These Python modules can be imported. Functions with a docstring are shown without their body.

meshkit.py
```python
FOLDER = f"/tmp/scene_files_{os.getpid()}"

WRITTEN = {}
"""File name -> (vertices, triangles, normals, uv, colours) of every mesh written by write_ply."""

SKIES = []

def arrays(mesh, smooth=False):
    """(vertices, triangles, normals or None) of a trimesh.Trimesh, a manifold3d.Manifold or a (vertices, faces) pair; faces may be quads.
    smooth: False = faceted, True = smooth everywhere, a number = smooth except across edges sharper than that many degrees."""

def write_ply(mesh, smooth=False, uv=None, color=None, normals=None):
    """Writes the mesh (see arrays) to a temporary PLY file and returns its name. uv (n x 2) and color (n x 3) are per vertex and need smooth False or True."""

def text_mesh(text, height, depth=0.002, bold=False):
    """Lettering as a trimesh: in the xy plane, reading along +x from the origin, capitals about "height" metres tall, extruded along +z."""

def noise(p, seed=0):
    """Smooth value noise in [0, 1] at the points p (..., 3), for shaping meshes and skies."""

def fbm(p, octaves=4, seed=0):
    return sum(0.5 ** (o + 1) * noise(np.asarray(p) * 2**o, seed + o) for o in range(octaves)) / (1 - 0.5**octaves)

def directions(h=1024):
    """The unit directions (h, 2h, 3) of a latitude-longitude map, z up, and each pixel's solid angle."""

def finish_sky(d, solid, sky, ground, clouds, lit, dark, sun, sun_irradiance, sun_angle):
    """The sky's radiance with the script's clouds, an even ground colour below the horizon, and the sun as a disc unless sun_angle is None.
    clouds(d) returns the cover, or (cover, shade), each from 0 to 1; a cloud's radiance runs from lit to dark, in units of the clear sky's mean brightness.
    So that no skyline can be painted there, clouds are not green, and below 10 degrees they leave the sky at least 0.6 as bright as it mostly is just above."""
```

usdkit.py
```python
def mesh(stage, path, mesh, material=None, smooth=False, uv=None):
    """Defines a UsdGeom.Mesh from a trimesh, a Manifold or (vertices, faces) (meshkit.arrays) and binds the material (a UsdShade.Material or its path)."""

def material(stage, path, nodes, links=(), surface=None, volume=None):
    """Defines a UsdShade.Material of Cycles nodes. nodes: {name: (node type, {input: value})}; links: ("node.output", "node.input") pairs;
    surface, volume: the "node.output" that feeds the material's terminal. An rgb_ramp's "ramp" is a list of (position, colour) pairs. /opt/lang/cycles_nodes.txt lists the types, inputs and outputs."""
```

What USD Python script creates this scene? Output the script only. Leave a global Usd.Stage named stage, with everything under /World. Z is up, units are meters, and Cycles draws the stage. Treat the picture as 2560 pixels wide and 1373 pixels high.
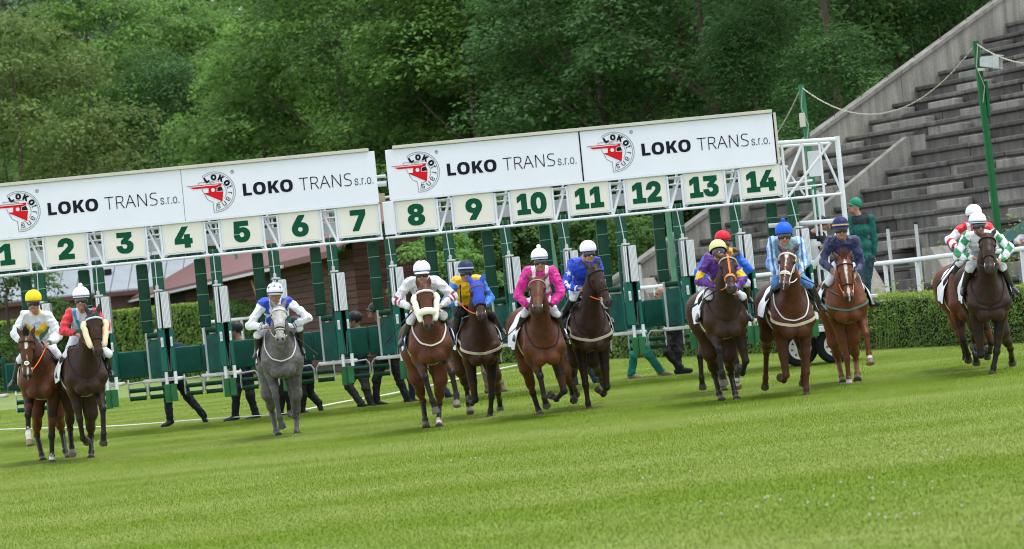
import math, random, glob
import numpy as np, trimesh, usdkit, meshkit
from pxr import Usd, UsdGeom, UsdLux, UsdShade, Gf, Sdf, Vt

stage = Usd.Stage.CreateInMemory()
UsdGeom.Xform.Define(stage, '/World')
UsdGeom.Scope.Define(stage, '/World/Looks')
stage.SetDefaultPrim(stage.GetPrimAtPath('/World'))

# ------------------------------------------------------------------ camera
FPX, CX, CY = 7250.0, 1280.0, 686.5            # focal length in photo pixels, picture centre
ROLL, PITCH, EYE = math.radians(5.687), math.atan(74.5 / 7215), np.array([0, 0, 1.60])
_f = np.array([0, math.cos(PITCH), math.sin(PITCH)]); _u0 = np.array([0, -math.sin(PITCH), math.cos(PITCH)]); _r0 = np.array([1.0, 0, 0])
_r = math.cos(ROLL) * _r0 - math.sin(ROLL) * _u0; _u = math.cos(ROLL) * _u0 + math.sin(ROLL) * _r0
cam = UsdGeom.Camera.Define(stage, '/World/camera')
m4 = Gf.Matrix4d(*_r, 0, *_u, 0, *(-_f), 0, *EYE, 1)
cam.AddTransformOp().Set(m4)
cam.CreateHorizontalApertureAttr(36.0)
cam.CreateFocalLengthAttr(36.0 * FPX / 2560)
cam.CreateFStopAttr(3.2); cam.CreateFocusDistanceAttr(41.0)
cam.CreateClippingRangeAttr((0.5, 5000.0))
cam.CreateExposureAttr(0.92)

# ------------------------------------------------------------------ sky and sun: bright overcast, a veiled sun high overhead
SUN_EL, SUN_AZ = math.radians(70), math.radians(105)     # azimuth = atan2(x, y)
usdkit.material(stage, '/World/Looks/sky', {
    'tc': ('texture_coordinate', {}),
    'map': ('mapping', {'scale': (1.0, 1.0, 2.4)}),
    'cl': ('noise_texture', {'scale': 2.2, 'detail': 5.0, 'roughness': 0.55}),
    'rmp': ('map_range', {'from_min': 0.30, 'from_max': 0.62, 'to_min': 0.62, 'to_max': 0.97}),
    'sky': ('sky_texture', {'sky_type': 'single_scattering', 'sun_disc': False, 'sun_elevation': SUN_EL, 'sun_rotation': SUN_AZ, 'altitude': 300.0}),
    'cloud': ('mix', {'mix_type': 'mix', 'color1': (7.9, 8.5, 9.3), 'color2': (10.2, 10.6, 11.2)}),
    'mx': ('mix', {'mix_type': 'mix'}),
    'bg': ('background_shader', {'strength': 0.10})},
    [('tc.generated', 'map.vector'), ('map.vector', 'cl.vector'), ('cl.fac', 'rmp.value'), ('cl.fac', 'cloud.fac'), ('rmp.result', 'mx.fac'), ('sky.color', 'mx.color1'), ('cloud.color', 'mx.color2'), ('mx.color', 'bg.color')],
    surface='bg.background')
dome = UsdLux.DomeLight.Define(stage, '/World/sky')
UsdShade.MaterialBindingAPI.Apply(dome.GetPrim()).Bind(UsdShade.Material.Get(stage, '/World/Looks/sky'))
dome.GetPrim().SetCustomDataByKey('kind', 'structure')
sun = UsdLux.DistantLight.Define(stage, '/World/sun')
sun.CreateIntensityAttr(0.40); sun.CreateAngleAttr(26.0); sun.CreateColorAttr(Gf.Vec3f(1.0, 0.97, 0.92))
sun.GetPrim().CreateAttribute('inputs:normalize', Sdf.ValueTypeNames.Bool).Set(True)
sun.AddRotateZOp().Set(-math.degrees(SUN_AZ)); sun.AddRotateXOp().Set(-(90 - math.degrees(SUN_EL)))

# ------------------------------------------------------------------ helpers
def P(px, py, y):
    """A world point at depth y (metres in front of the camera) on the line of sight of a photo pixel."""
    d = _f + _r * ((px - CX) / FPX) + _u * ((CY - py) / FPX)
    return EYE + d * (y / d[1])

def ground_depth(px, py, z=0.0):
    d = _f + _r * ((px - CX) / FPX) + _u * ((CY - py) / FPX); return d[1] * (z - EYE[2]) / d[2]

_names = {}
def path_for(name, parent):
    base = (str(parent.GetPath()) if parent is not None else '/World') + '/' + name
    n = _names.get(base, 0); _names[base] = n + 1
    return base if n == 0 else f'{base}_{n:03d}'

def look(name): return UsdShade.Material.Get(stage, '/World/Looks/' + name)

def tag(prim, label=None, cat=None, group=None, kind=None):
    for k, v in (('label', label), ('category', cat), ('group', group), ('kind', kind)):
        if v: prim.SetCustomDataByKey(k, v)
    return prim

def thing(name, label=None, cat=None, loc=(0, 0, 0), rotz=0.0, group=None, kind=None, parent=None):
    x = UsdGeom.Xform.Define(stage, path_for(name, parent))
    if any(loc) or rotz:
        x.AddTranslateOp().Set(Gf.Vec3d(*map(float, loc)))
        if rotz: x.AddRotateZOp().Set(math.degrees(rotz))
    return tag(x.GetPrim(), label, cat, group, kind)

def put(name, mesh, mat, parent=None, smooth=False, color=None, cname='tint', label=None):
    """ONE mesh prim under parent (or /World)."""
    m = usdkit.mesh(stage, path_for(name, parent), mesh, look(mat), smooth=smooth)
    if color is not None:
        UsdGeom.PrimvarsAPI(m).CreatePrimvar(cname, Sdf.ValueTypeNames.Color3fArray, 'vertex').Set(Vt.Vec3fArray.FromNumpy(np.asarray(color, np.float32)))
    if label: m.GetPrim().SetCustomDataByKey('label', label)
    return m.GetPrim()

def nrm(v):
    v = np.asarray(v, float); return v / (np.linalg.norm(v) + 1e-12)

def join(ms):
    ms = [m for m in ms if m is not None]
    return ms[0] if len(ms) == 1 else trimesh.util.concatenate(ms)

_boxv = None
def box(lo, hi, ch=0.006):
    """A box from corner to corner with chamfered edges."""
    lo, hi = np.minimum(lo, hi).astype(float), np.maximum(lo, hi).astype(float)
    s = (hi - lo) / 2; c = (hi + lo) / 2; ch = min(ch, s.min() * 0.45)
    global _boxv
    if _boxv is None:
        v = []
        for sx in (-1, 1):
            for sy in (-1, 1):
                for sz in (-1, 1):
                    for k in range(3): v.append(((sx, sy, sz), k))
        e = np.array([a for a, _ in v], float); kk = np.array([k for _, k in v])
        h = trimesh.convex.convex_hull(e * 1.0 - 0.3 * e * (np.arange(3)[None] != kk[:, None]), qhull_options='QJ Pp')
        idx = [int(np.argmin(np.abs((e * 1.0 - 0.3 * e * (np.arange(3)[None] != kk[:, None])) - p).sum(1))) for p in h.vertices]
        _boxv = (e[idx], kk[idx], h.faces.copy())
    e, kk, f = _boxv
    v = c + e * s - ch * e * (np.arange(3)[None] != kk[:, None])
    return trimesh.Trimesh(v, f, process=False)

def basis(d):
    d = nrm(d); a = np.cross(d, (0, 0, 1.0))
    if np.linalg.norm(a) < 1e-3: a = np.cross(d, (1.0, 0, 0))
    a = nrm(a); return a, np.cross(a, d)

def tube(pts, r, n=8, cap=True):
    """A tube along points; r a number or one per point."""
    p = np.asarray(pts, float); r = np.broadcast_to(np.asarray(r, float), (len(p),))
    t = np.gradient(p, axis=0); t /= np.linalg.norm(t, axis=1, keepdims=True) + 1e-12
    a, b = basis(t[0]); rings = []
    ang = np.arange(n) * 2 * math.pi / n
    for i in range(len(p)):
        a = nrm(a - t[i] * (a @ t[i])); b = np.cross(t[i], a)
        rings.append(p[i] + r[i] * (np.cos(ang)[:, None] * a + np.sin(ang)[:, None] * b))
    v = np.vstack(rings + ([p[:1], p[-1:]] if cap else [])); f = []
    m = len(p)
    i, j = np.meshgrid(np.arange(m - 1), np.arange(n), indexing='ij')
    q = np.stack([i * n + j, i * n + (j + 1) % n, (i + 1) * n + (j + 1) % n, (i + 1) * n + j], -1).reshape(-1, 4)
    f = np.vstack([q[:, [0, 1, 2]], q[:, [0, 2, 3]]])
    if cap:
        j = np.arange(n)
        f = np.vstack([f, np.stack([(j + 1) % n, j, np.full(n, m * n)], 1), np.stack([(m - 1) * n + j, (m - 1) * n + (j + 1) % n, np.full(n, m * n + 1)], 1)])
    return trimesh.Trimesh(v, f, process=False)

def bar(a, b, r, n=8): return tube([a, b], r, n)

def lathe(profile, n=20, axis_from=(0, 0, 0), axis_dir=(0, 0, 1)):
    """profile: (radius, height) pairs."""
    p = np.array(profile, float); d = nrm(axis_dir); a, b = basis(d); ang = np.arange(n) * 2 * math.pi / n
    v = np.vstack([np.asarray(axis_from) + d * h + r * (np.cos(ang)[:, None] * a + np.sin(ang)[:, None] * b) for r, h in p])
    m = len(p); i, j = np.meshgrid(np.arange(m - 1), np.arange(n), indexing='ij')
    q = np.stack([i * n + j, i * n + (j + 1) % n, (i + 1) * n + (j + 1) % n, (i + 1) * n + j], -1).reshape(-1, 4)
    t = trimesh.Trimesh(v, np.vstack([q[:, [0, 1, 2]], q[:, [0, 2, 3]]]), process=False)
    return t

_fonts = {}
def glyphs(text, height, weight=400, widen=1.0, fontname='Noto', track=0.0):
    """The outline of a word as shapely geometry, capitals `height` tall, from the origin along +x."""
    from PIL import Image, ImageDraw, ImageFont
    from shapely import affinity, box as sbox, union_all
    key = (fontname, weight)
    if key not in _fonts:
        d = glob.glob('/opt/blender-*/*/datafiles/fonts/')[0]
        f = ImageFont.truetype(d + ('Inter.woff2' if fontname == 'Inter' else 'NotoSansSymbols-VariableFont_wght.woff2'), 96)
        f.set_variation_by_axes([32, weight] if fontname == 'Inter' else [weight])
        _fonts[key] = f
    f = _fonts[key]; out = []; x = 0.0
    cap = -f.getbbox('H', anchor='ls')[1]
    for ch in text:
        if ch != ' ':
            x0, y0, x1, y1 = f.getbbox(ch, anchor='ls')
            im = Image.new('L', (x1 - x0 + 8, y1 - y0 + 8)); ImageDraw.Draw(im).text((4 - x0, 4 - y0), ch, 255, f, anchor='ls')
            on = np.pad(np.asarray(im) > 127, ((0, 0), (1, 1))).astype(np.int8)
            rows, st = np.nonzero(np.diff(on, axis=1) == 1); en = np.nonzero(np.diff(on, axis=1) == -1)[1]
            g = union_all(sbox(st, -rows - 1, en, -rows)).buffer(0.6).buffer(-0.6).simplify(0.8)
            out.append(affinity.translate(g, x + x0 - 4, 4 - y0))
        x += f.getlength(ch) + track * 96
    g = union_all(out); s = height / cap
    return affinity.scale(g, s * widen, s, origin=(0, 0))

def plate(shape, depth=0.004):
    """A flat shapely outline as a thin solid in the xz plane, its front towards -y."""
    ms = [trimesh.creation.extrude_polygon(g, depth, engine='earcut') for g in getattr(shape, 'geoms', [shape]) if g.area > 1e-7]
    m = trimesh.util.concatenate(ms)
    m.vertices = np.stack([m.vertices[:, 0], -m.vertices[:, 2], m.vertices[:, 1]], 1)
    return m

def shift(m, d):
    m = m.copy(); m.vertices = m.vertices + np.asarray(d, float); return m

# ------------------------------------------------------------------ materials
def mat(name, color, rough=0.6, var=0.0, scale=6.0, spec=0.18, bump=0.0, bscale=40.0, metal=0.0, attr=None, sheen=0.0, extra=None, coords='object', isl=0.0, stretch=None, coat=0.0, bdist=0.01):
    n = {'p': ('principled_bsdf', {'roughness': rough, 'specular_ior_level': spec, 'metallic': metal, 'sheen_weight': sheen, 'sheen_roughness': 0.4, 'coat_weight': coat})}
    l = []
    src = None
    if attr:
        n['at'] = ('attribute', {'attribute': attr}); src = 'at.color'
    if var or bump:
        n['tc'] = ('texture_coordinate', {}) if coords == 'object' else ('geometry', {})
        vec = 'tc.object' if coords == 'object' else 'tc.position'
        if stretch:
            n['mp'] = ('mapping', {'scale': stretch}); l.append((vec, 'mp.vector')); vec = 'mp.vector'
    if var:
        n['nz'] = ('noise_texture', {'scale': scale, 'detail': 6.0, 'roughness': 0.62}); l.append((vec, 'nz.vector'))
        n['mr'] = ('map_range', {'from_min': 0.28, 'from_max': 0.72, 'to_min': 1 - var, 'to_max': 1 + var}); l.append(('nz.fac', 'mr.value'))
        n['hs'] = ('hsv', {'color': color if color is not None else (0, 0, 0)}); l.append(('mr.result', 'hs.value'))
        if src: l.append((src, 'hs.color'))
        src = 'hs.color'
    if isl:
        n['ge'] = ('geometry', {}); n['mi'] = ('map_range', {'from_min': 0.0, 'from_max': 1.0, 'to_min': 1 - isl, 'to_max': 1 + isl})
        n['h2'] = ('hsv', {'color': color if color is not None else (0, 0, 0)})
        l += [('ge.random_per_island', 'mi.value'), ('mi.result', 'h2.value')]
        if src: l.append((src, 'h2.color'))
        src = 'h2.color'
    if src: l.append((src, 'p.base_color'))
    else: n['p'][1]['base_color'] = color
    if bump:
        n['bn'] = ('noise_texture', {'scale': bscale, 'detail': 4.0}); l.append((vec, 'bn.vector'))
        n['bp'] = ('bump', {'strength': bump, 'distance': bdist}); l += [('bn.fac', 'bp.height'), ('bp.normal', 'p.normal')]
    return usdkit.material(stage, '/World/Looks/' + name, n, l, surface='p.BSDF')

mat('white_paint', (0.58, 0.60, 0.625), 0.38, 0.07, 3.0)
mat('board_white', (0.62, 0.645, 0.70), 0.45, 0.03, 1.5)
mat('cream_trim', (0.46, 0.445, 0.375), 0.5, 0.08, 4.0)
mat('cream_plate', (0.62, 0.60, 0.53), 0.5, 0.04, 3.0)
mat('ink_black', (0.012, 0.013, 0.018), 0.7, spec=0.05)
mat('ink_red', (0.50, 0.012, 0.018), 0.7, spec=0.05)
mat('number_green', (0.006, 0.068, 0.034), 0.7, spec=0.05)
mat('pad_green', (0.010, 0.058, 0.033), 0.42, 0.25, 5.0, bump=0.25, bscale=30)
mat('pad_teal', (0.010, 0.088, 0.068), 0.40, 0.22, 4.0, bump=0.2, bscale=14)
mat('panel_teal', (0.022, 0.115, 0.098), 0.30, 0.30, 5.0, bump=0.2, bscale=10)
mat('frame_teal', (0.008, 0.092, 0.068), 0.38, 0.15, 6.0)
mat('flap_green', (0.018, 0.10, 0.035), 0.35, 0.3, 5.0)
mat('strap', (0.17, 0.32, 0.24), 0.6)
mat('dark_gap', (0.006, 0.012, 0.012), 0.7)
mat('galvanised', (0.42, 0.43, 0.43), 0.42, 0.15, 12.0, metal=0.35)
mat('tray_metal', (0.56, 0.57, 0.57), 0.45, 0.2, 9.0)
mat('raw_wood', (0.40, 0.33, 0.22), 0.7, 0.25, 8.0)
mat('tyre', (0.012, 0.012, 0.013), 0.75, 0.2, 10.0)
mat('rim', (0.66, 0.65, 0.60), 0.45, 0.1, 8.0)
mat('cable', (0.35, 0.36, 0.36), 0.4, metal=0.5)

mat('door_grey', (0.22, 0.24, 0.25), 0.5, 0.1, 4.0)
ONLY=None
# ------------------------------------------------------------------ organic shapes: smooth unions of tapered limbs, meshed by surface nets
class Body:
    def __init__(self): self.p = []
    def cone(self, a, b, ra, rb, k=0.03, tag=None, n=None, sq=1.0):
        self.p.append(('c', np.asarray(a, float), np.asarray(b, float), ra, rb, k, tag, None if n is None else nrm(n), sq)); return self
    def ball(self, c, r, k=0.03, tag=None, n=None, sq=1.0): return self.cone(c, c, r, r, k, tag, n, sq)
    def ell(self, c, ax, rad, k=0.03, tag=None):
        self.p.append(('e', np.asarray(c, float), np.asarray(ax, float), np.asarray(rad, float), None, k, tag, None, 1.0)); return self
    def cut(self, c, r, k=0.02):
        self.p.append(('s', np.asarray(c, float), None, r, None, k, None, None, 1.0)); return self
    def frustum(self, a, b, ra, rb, k=0.01, tag=None):
        self.p.append(('f', np.asarray(a, float), np.asarray(b, float), ra, rb, k, tag, None, 1.0)); return self
    @staticmethod
    def dist(q, X):
        kind, a, b, ra, rb, _, _, n, sq = q
        if kind == 'e':
            d = X - a; loc = d @ b.T
            k0 = np.sqrt(((loc / ra) ** 2).sum(-1)); k1 = np.sqrt(((loc / ra ** 2) ** 2).sum(-1)) + 1e-9
            return k0 * (k0 - 1) / k1
        if kind == 's': return np.sqrt(((X - a) ** 2).sum(-1)) - ra
        if kind == 'f':
            ab = b - a; L = np.linalg.norm(ab); d = X - a; t = d @ ab / L
            rad = np.sqrt(np.maximum((d ** 2).sum(-1) - t * t, 0)); r = ra + (rb - ra) * np.clip(t / L, 0, 1)
            return np.maximum(rad - r, np.maximum(-t, t - L))
        d = X - a; ab = b - a
        if n is not None:
            d = d + (sq - 1) * (d @ n)[..., None] * n; ab = ab + (sq - 1) * (ab @ n) * n
        t = np.clip((d @ ab) / (ab @ ab + 1e-12), 0, 1)
        return np.sqrt(((d - t[..., None] * ab) ** 2).sum(-1)) - (ra + (rb - ra) * t)
    @staticmethod
    def grid_dist(q, axes):
        """dist() on a grid given by its three axes, from linear forms."""
        kind, a, b, ra, rb, _, _, n, sq = q
        ds = [(axes[i] - a[i]).astype(np.float32) for i in range(3)]
        lin = lambda w: (ds[0] * np.float32(w[0]))[:, None, None] + (ds[1] * np.float32(w[1]))[None, :, None] + (ds[2] * np.float32(w[2]))[None, None, :]
        if kind == 'e':
            l = [lin(b[i]) for i in range(3)]
            k0 = np.sqrt(sum((l[i] / np.float32(ra[i])) ** 2 for i in range(3))); k1 = np.sqrt(sum((l[i] / np.float32(ra[i] ** 2)) ** 2 for i in range(3))) + np.float32(1e-9)
            return k0 * (k0 - 1) / k1
        d2 = (ds[0] ** 2)[:, None, None] + (ds[1] ** 2)[None, :, None] + (ds[2] ** 2)[None, None, :]
        if kind == 's': return np.sqrt(d2) - np.float32(ra)
        ab = b - a
        if kind == 'f':
            L = np.linalg.norm(ab); t = lin(ab / L); rad = np.sqrt(np.maximum(d2 - t * t, 0)); r = ra + (rb - ra) * np.clip(t / np.float32(L), 0, 1)
            return np.maximum(rad - r, np.maximum(-t, t - np.float32(L)))
        if n is not None:
            ab = ab + (sq - 1) * (ab @ n) * n; w = ab + (sq - 1) * (ab @ n) * n; d2 = d2 + np.float32(sq * sq - 1) * lin(n) ** 2
        else: w = ab
        l2 = float(ab @ ab)
        if l2 < 1e-10: return np.sqrt(d2) - np.float32(ra)
        p_ = lin(w); t = np.clip(p_ / np.float32(l2), 0, 1)
        return np.sqrt(np.maximum(d2 - 2 * t * p_ + t * t * np.float32(l2), 0)) - (np.float32(ra) + np.float32(rb - ra) * t)
    @staticmethod
    def blend(q, cur, d):
        k = np.float32(q[5])
        if q[0] == 's':
            h = np.clip(0.5 - 0.5 * (cur + d) / k, 0, 1); return cur * (1 - h) + (-d) * h + k * h * (1 - h)
        h = np.clip(0.5 + 0.5 * (cur - d) / k, 0, 1)
        return cur * (1 - h) + d * h - k * h * (1 - h)
    def eval(self, X):
        cur = np.full(X.shape[:-1], 1e3)
        for q in self.p: cur = self.blend(q, cur, self.dist(q, X))
        return cur
    def bbox(self, q):
        kind, a, b, ra, rb = q[:5]
        if kind == 'e': r = ra.max(); return a - r, a + r
        if kind == 's': return a - ra, a + ra
        r = max(ra, rb); return np.minimum(a, b) - r, np.maximum(a, b) + r
    def mesh(self, cell):
        bb = [self.bbox(q) for q in self.p if q[0] != 's']
        lo = np.min([x[0] for x in bb], 0) - 4 * cell - 0.02; hi = np.max([x[1] for x in bb], 0) + 4 * cell + 0.02
        n = np.ceil((hi - lo) / cell).astype(int) + 1
        D = np.full(n, 1e3, np.float32)
        ax = [lo[i] + cell * np.arange(n[i]) for i in range(3)]
        for q in self.p:
            a, b = self.bbox(q); pad = q[5] + 2.5 * cell
            i0 = np.clip(np.floor((a - pad - lo) / cell).astype(int), 0, n); i1 = np.clip(np.ceil((b + pad - lo) / cell).astype(int) + 1, 0, n)
            sl = tuple(slice(i0[i], i1[i]) for i in range(3))
            D[sl] = self.blend(q, D[sl], self.grid_dist(q, [ax[i][sl[i]] for i in range(3)]))
        return surface_nets(D, lo, cell)
    def nearest(self, V):
        """Index of the primitive nearest to each vertex, and the position 0..1 along it."""
        best = np.full(len(V), 1e9); idx = np.zeros(len(V), int); tt = np.zeros(len(V))
        for i, q in enumerate(self.p):
            if q[0] == 's': continue
            d = self.dist(q, V); m = d < best
            best[m] = d[m]; idx[m] = i
            if q[0] in 'cf':
                ab = q[2] - q[1]; tt[m] = np.clip(((V[m] - q[1]) @ ab) / (ab @ ab + 1e-12), 0, 1)
        return idx, tt
    def march(self, o, d, far, near=0.0, n=60):
        """First surface points met when coming in along -d from o + far*d."""
        o, d = np.atleast_2d(o).astype(float), np.atleast_2d(d).astype(float); o = np.broadcast_to(o, d.shape) if len(o) == 1 else o
        t = np.linspace(far, near, n); X = o[:, None] + t[None, :, None] * d[:, None]
        S = self.eval(X) < 0; hit = np.argmax(S, 1); hit = np.where(S.any(1), hit, n - 1)
        lo = t[hit]; hi = t[np.maximum(hit - 1, 0)]
        for _ in range(8):
            mid = (lo + hi) / 2; s = self.eval(o + mid[:, None] * d) < 0
            lo = np.where(s, mid, lo); hi = np.where(s, hi, mid)
        return o + hi[:, None] * d

_corner = np.array(list(np.ndindex(2, 2, 2)))
_edges = [(i, j) for i in range(8) for j in range(i + 1, 8) if np.abs(_corner[i] - _corner[j]).sum() == 1]
def surface_nets(D, lo, cell):
    s = D < 0; nx, ny, nz = D.shape
    c = np.zeros((nx - 1, ny - 1, nz - 1), np.int8)
    for a, b, e in _corner: c += s[a:nx - 1 + a, b:ny - 1 + b, e:nz - 1 + e]
    act = np.argwhere((c > 0) & (c < 8))
    strd = np.array([ny * nz, nz, 1]); base = act @ strd; off = _corner @ strd
    d = D.ravel()[base[:, None] + off[None]].astype(float)
    acc = np.zeros((len(act), 3)); cnt = np.zeros(len(act))
    for i, j in _edges:
        m = (d[:, i] < 0) != (d[:, j] < 0)
        t = np.where(m, d[:, i] / np.where(m, d[:, i] - d[:, j], 1), 0)
        acc += m[:, None] * (_corner[i] + t[:, None] * (_corner[j] - _corner[i])); cnt += m
    V = lo + cell * (act + acc / cnt[:, None])
    ind = np.full(c.shape, -1, np.int32); ind[tuple(act.T)] = np.arange(len(act))
    F = []
    for axis in range(3):
        o1, o2 = [k for k in range(3) if k != axis]
        sa = np.take(s, np.arange(s.shape[axis] - 1), axis); sb = np.take(s, np.arange(1, s.shape[axis]), axis)
        e = np.argwhere(sa != sb); e = e[(e[:, o1] > 0) & (e[:, o2] > 0) & (e[:, o1] < s.shape[o1] - 1) & (e[:, o2] < s.shape[o2] - 1)]
        neg = sa[tuple(e.T)]
        def at(a, b):
            x = e.copy(); x[:, o1] += a; x[:, o2] += b; return ind[tuple(x.T)]
        q = np.stack([at(-1, -1), at(0, -1), at(0, 0), at(-1, 0)], 1)
        flip = neg if axis != 1 else ~neg
        q = np.where(flip[:, None], q, q[:, ::-1]); F.append(q)
    F = np.vstack(F); F = np.vstack([F[:, [0, 1, 2]], F[:, [0, 2, 3]]])
    return trimesh.Trimesh(V, F[(F >= 0).all(1)], process=False)

def rot_axis(v, axis, ang):
    axis = nrm(axis); v = np.asarray(v, float)
    return v * math.cos(ang) + np.cross(axis, v) * math.sin(ang) + axis * (axis @ v) * (1 - math.cos(ang))

def solve(parent, px, L, flag, zmin=None):
    """A joint on the sight line of a photo pixel, L metres from its parent: towards the camera (f), away (b) or level (0)."""
    q0 = P(px[0], px[1], parent[1]); d = np.linalg.norm(q0 - parent)
    dy = math.sqrt(max(L * L - d * d, 0)) if flag in 'fb' else 0.0
    return P(px[0], px[1], parent[1] + (-dy if flag == 'f' else dy))


def strands(roots, dirs, lens, r0, rng, droop=0.3, seg=4, spread=0.15, up=np.array([0, 0, 1.0])):
    """Tufts of hair: thin tapering three-sided locks."""
    ms = []
    for o, d, L in zip(roots, dirs, lens):
        d = nrm(np.asarray(d) + spread * np.array([rng.gauss(0, 1) for _ in range(3)]))
        pts = [np.asarray(o, float)]
        for s in range(seg):
            d = nrm(d - up * droop / seg); pts.append(pts[-1] + d * L / seg)
        ms.append(tube(pts, np.linspace(r0, r0 * 0.15, seg + 1), 3, cap=False))
    return join(ms)
# ------------------------------------------------------------------ ground
TD = np.array([-0.310, 0.951, 0.0]); TN = np.array([0.951, 0.310, 0.0])     # along the track, and away from it to the right
HA = np.array([9.06, 51.3, 0.0])                                             # a point at the foot of the clipped hedge
def leaf_mat(name, col, trans=0.35, isl=0.35, pos_var=0.25, pscale=0.35, rough=0.55, dark=None):
    return usdkit.material(stage, '/World/Looks/' + name, {
        'ge': ('geometry', {}), 'nz': ('noise_texture', {'scale': pscale, 'detail': 4.0, 'roughness': 0.6}),
        'm1': ('map_range', {'from_min': 0.0, 'from_max': 1.0, 'to_min': 1 - isl, 'to_max': 1 + isl}),
        'm2': ('map_range', {'from_min': 0.3, 'from_max': 0.7, 'to_min': 1 - pos_var, 'to_max': 1 + pos_var}),
        'mm': ('math', {'math_type': 'multiply'}), 'mh': ('map_range', {'from_min': 0.0, 'from_max': 1.0, 'to_min': 0.485, 'to_max': 0.512}),
        'hs': ('hsv', {'color': col}), 'p': ('principled_bsdf', {'roughness': rough, 'specular_ior_level': 0.25}), 't': ('translucent_bsdf', {}), 'mx': ('mix_closure', {'fac': trans})},
        [('ge.position', 'nz.vector'), ('ge.random_per_island', 'm1.value'), ('nz.fac', 'm2.value'), ('m1.result', 'mm.value1'), ('m2.result', 'mm.value2'), ('mm.value', 'hs.value'), ('ge.random_per_island', 'mh.value'), ('mh.result', 'hs.hue'),
         ('hs.color', 'p.base_color'), ('hs.color', 't.color'), ('p.BSDF', 'mx.closure1'), ('t.BSDF', 'mx.closure2')], surface='mx.closure')

def grass_nodes(name, a, b, blade):
    """Mown turf: broad soft mowing bands and patches of paler and darker grass, in world space."""
    nodes = {'ge': ('geometry', {}), 'mp': ('mapping', {'rotation': (0, 0, 0.22), 'scale': (0.045, 0.33, 1.0)}), 'n1': ('noise_texture', {'scale': 1.0, 'detail': 3.0, 'roughness': 0.5}),
             'n2': ('noise_texture', {'scale': 0.75, 'detail': 6.0, 'roughness': 0.65}), 'n3': ('noise_texture', {'scale': 14.0, 'detail': 4.0}),
             'r1': ('map_range', {'from_min': 0.36, 'from_max': 0.64, 'to_min': 0.0, 'to_max': 1.0}), 'r2': ('map_range', {'from_min': 0.3, 'from_max': 0.7, 'to_min': -0.35, 'to_max': 0.35}),
             'ad': ('math', {'math_type': 'add', 'use_clamp': True}), 'mx': ('mix', {'mix_type': 'mix', 'color1': a, 'color2': b}),
             'r3': ('map_range', {'from_min': 0.25, 'from_max': 0.75, 'to_min': 0.72, 'to_max': 1.28}), 'hs': ('hsv', {}), 'p': ('principled_bsdf', {'roughness': 0.6, 'specular_ior_level': 0.2})}
    links = [('ge.position', 'mp.vector'), ('mp.vector', 'n1.vector'), ('ge.position', 'n2.vector'), ('ge.position', 'n3.vector'), ('n1.fac', 'r1.value'), ('n2.fac', 'r2.value'), ('r1.result', 'ad.value1'), ('r2.result', 'ad.value2'),
             ('ad.value', 'mx.fac'), ('mx.color', 'hs.color'), ('r3.result', 'hs.value'), ('hs.color', 'p.base_color')]
    if blade:
        nodes['t'] = ('translucent_bsdf', {}); nodes['sm'] = ('mix_closure', {'fac': 0.14})
        links += [('ge.random_per_island', 'r3.value'), ('hs.color', 't.color'), ('p.BSDF', 'sm.closure1'), ('t.BSDF', 'sm.closure2')]
        return usdkit.material(stage, '/World/Looks/' + name, nodes, links, surface='sm.closure')
    links.append(('n3.fac', 'r3.value'))
    return usdkit.material(stage, '/World/Looks/' + name, nodes, links, surface='p.BSDF')
GA, GB = (0.345, 0.535, 0.036), (0.530, 0.680, 0.150)
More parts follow.
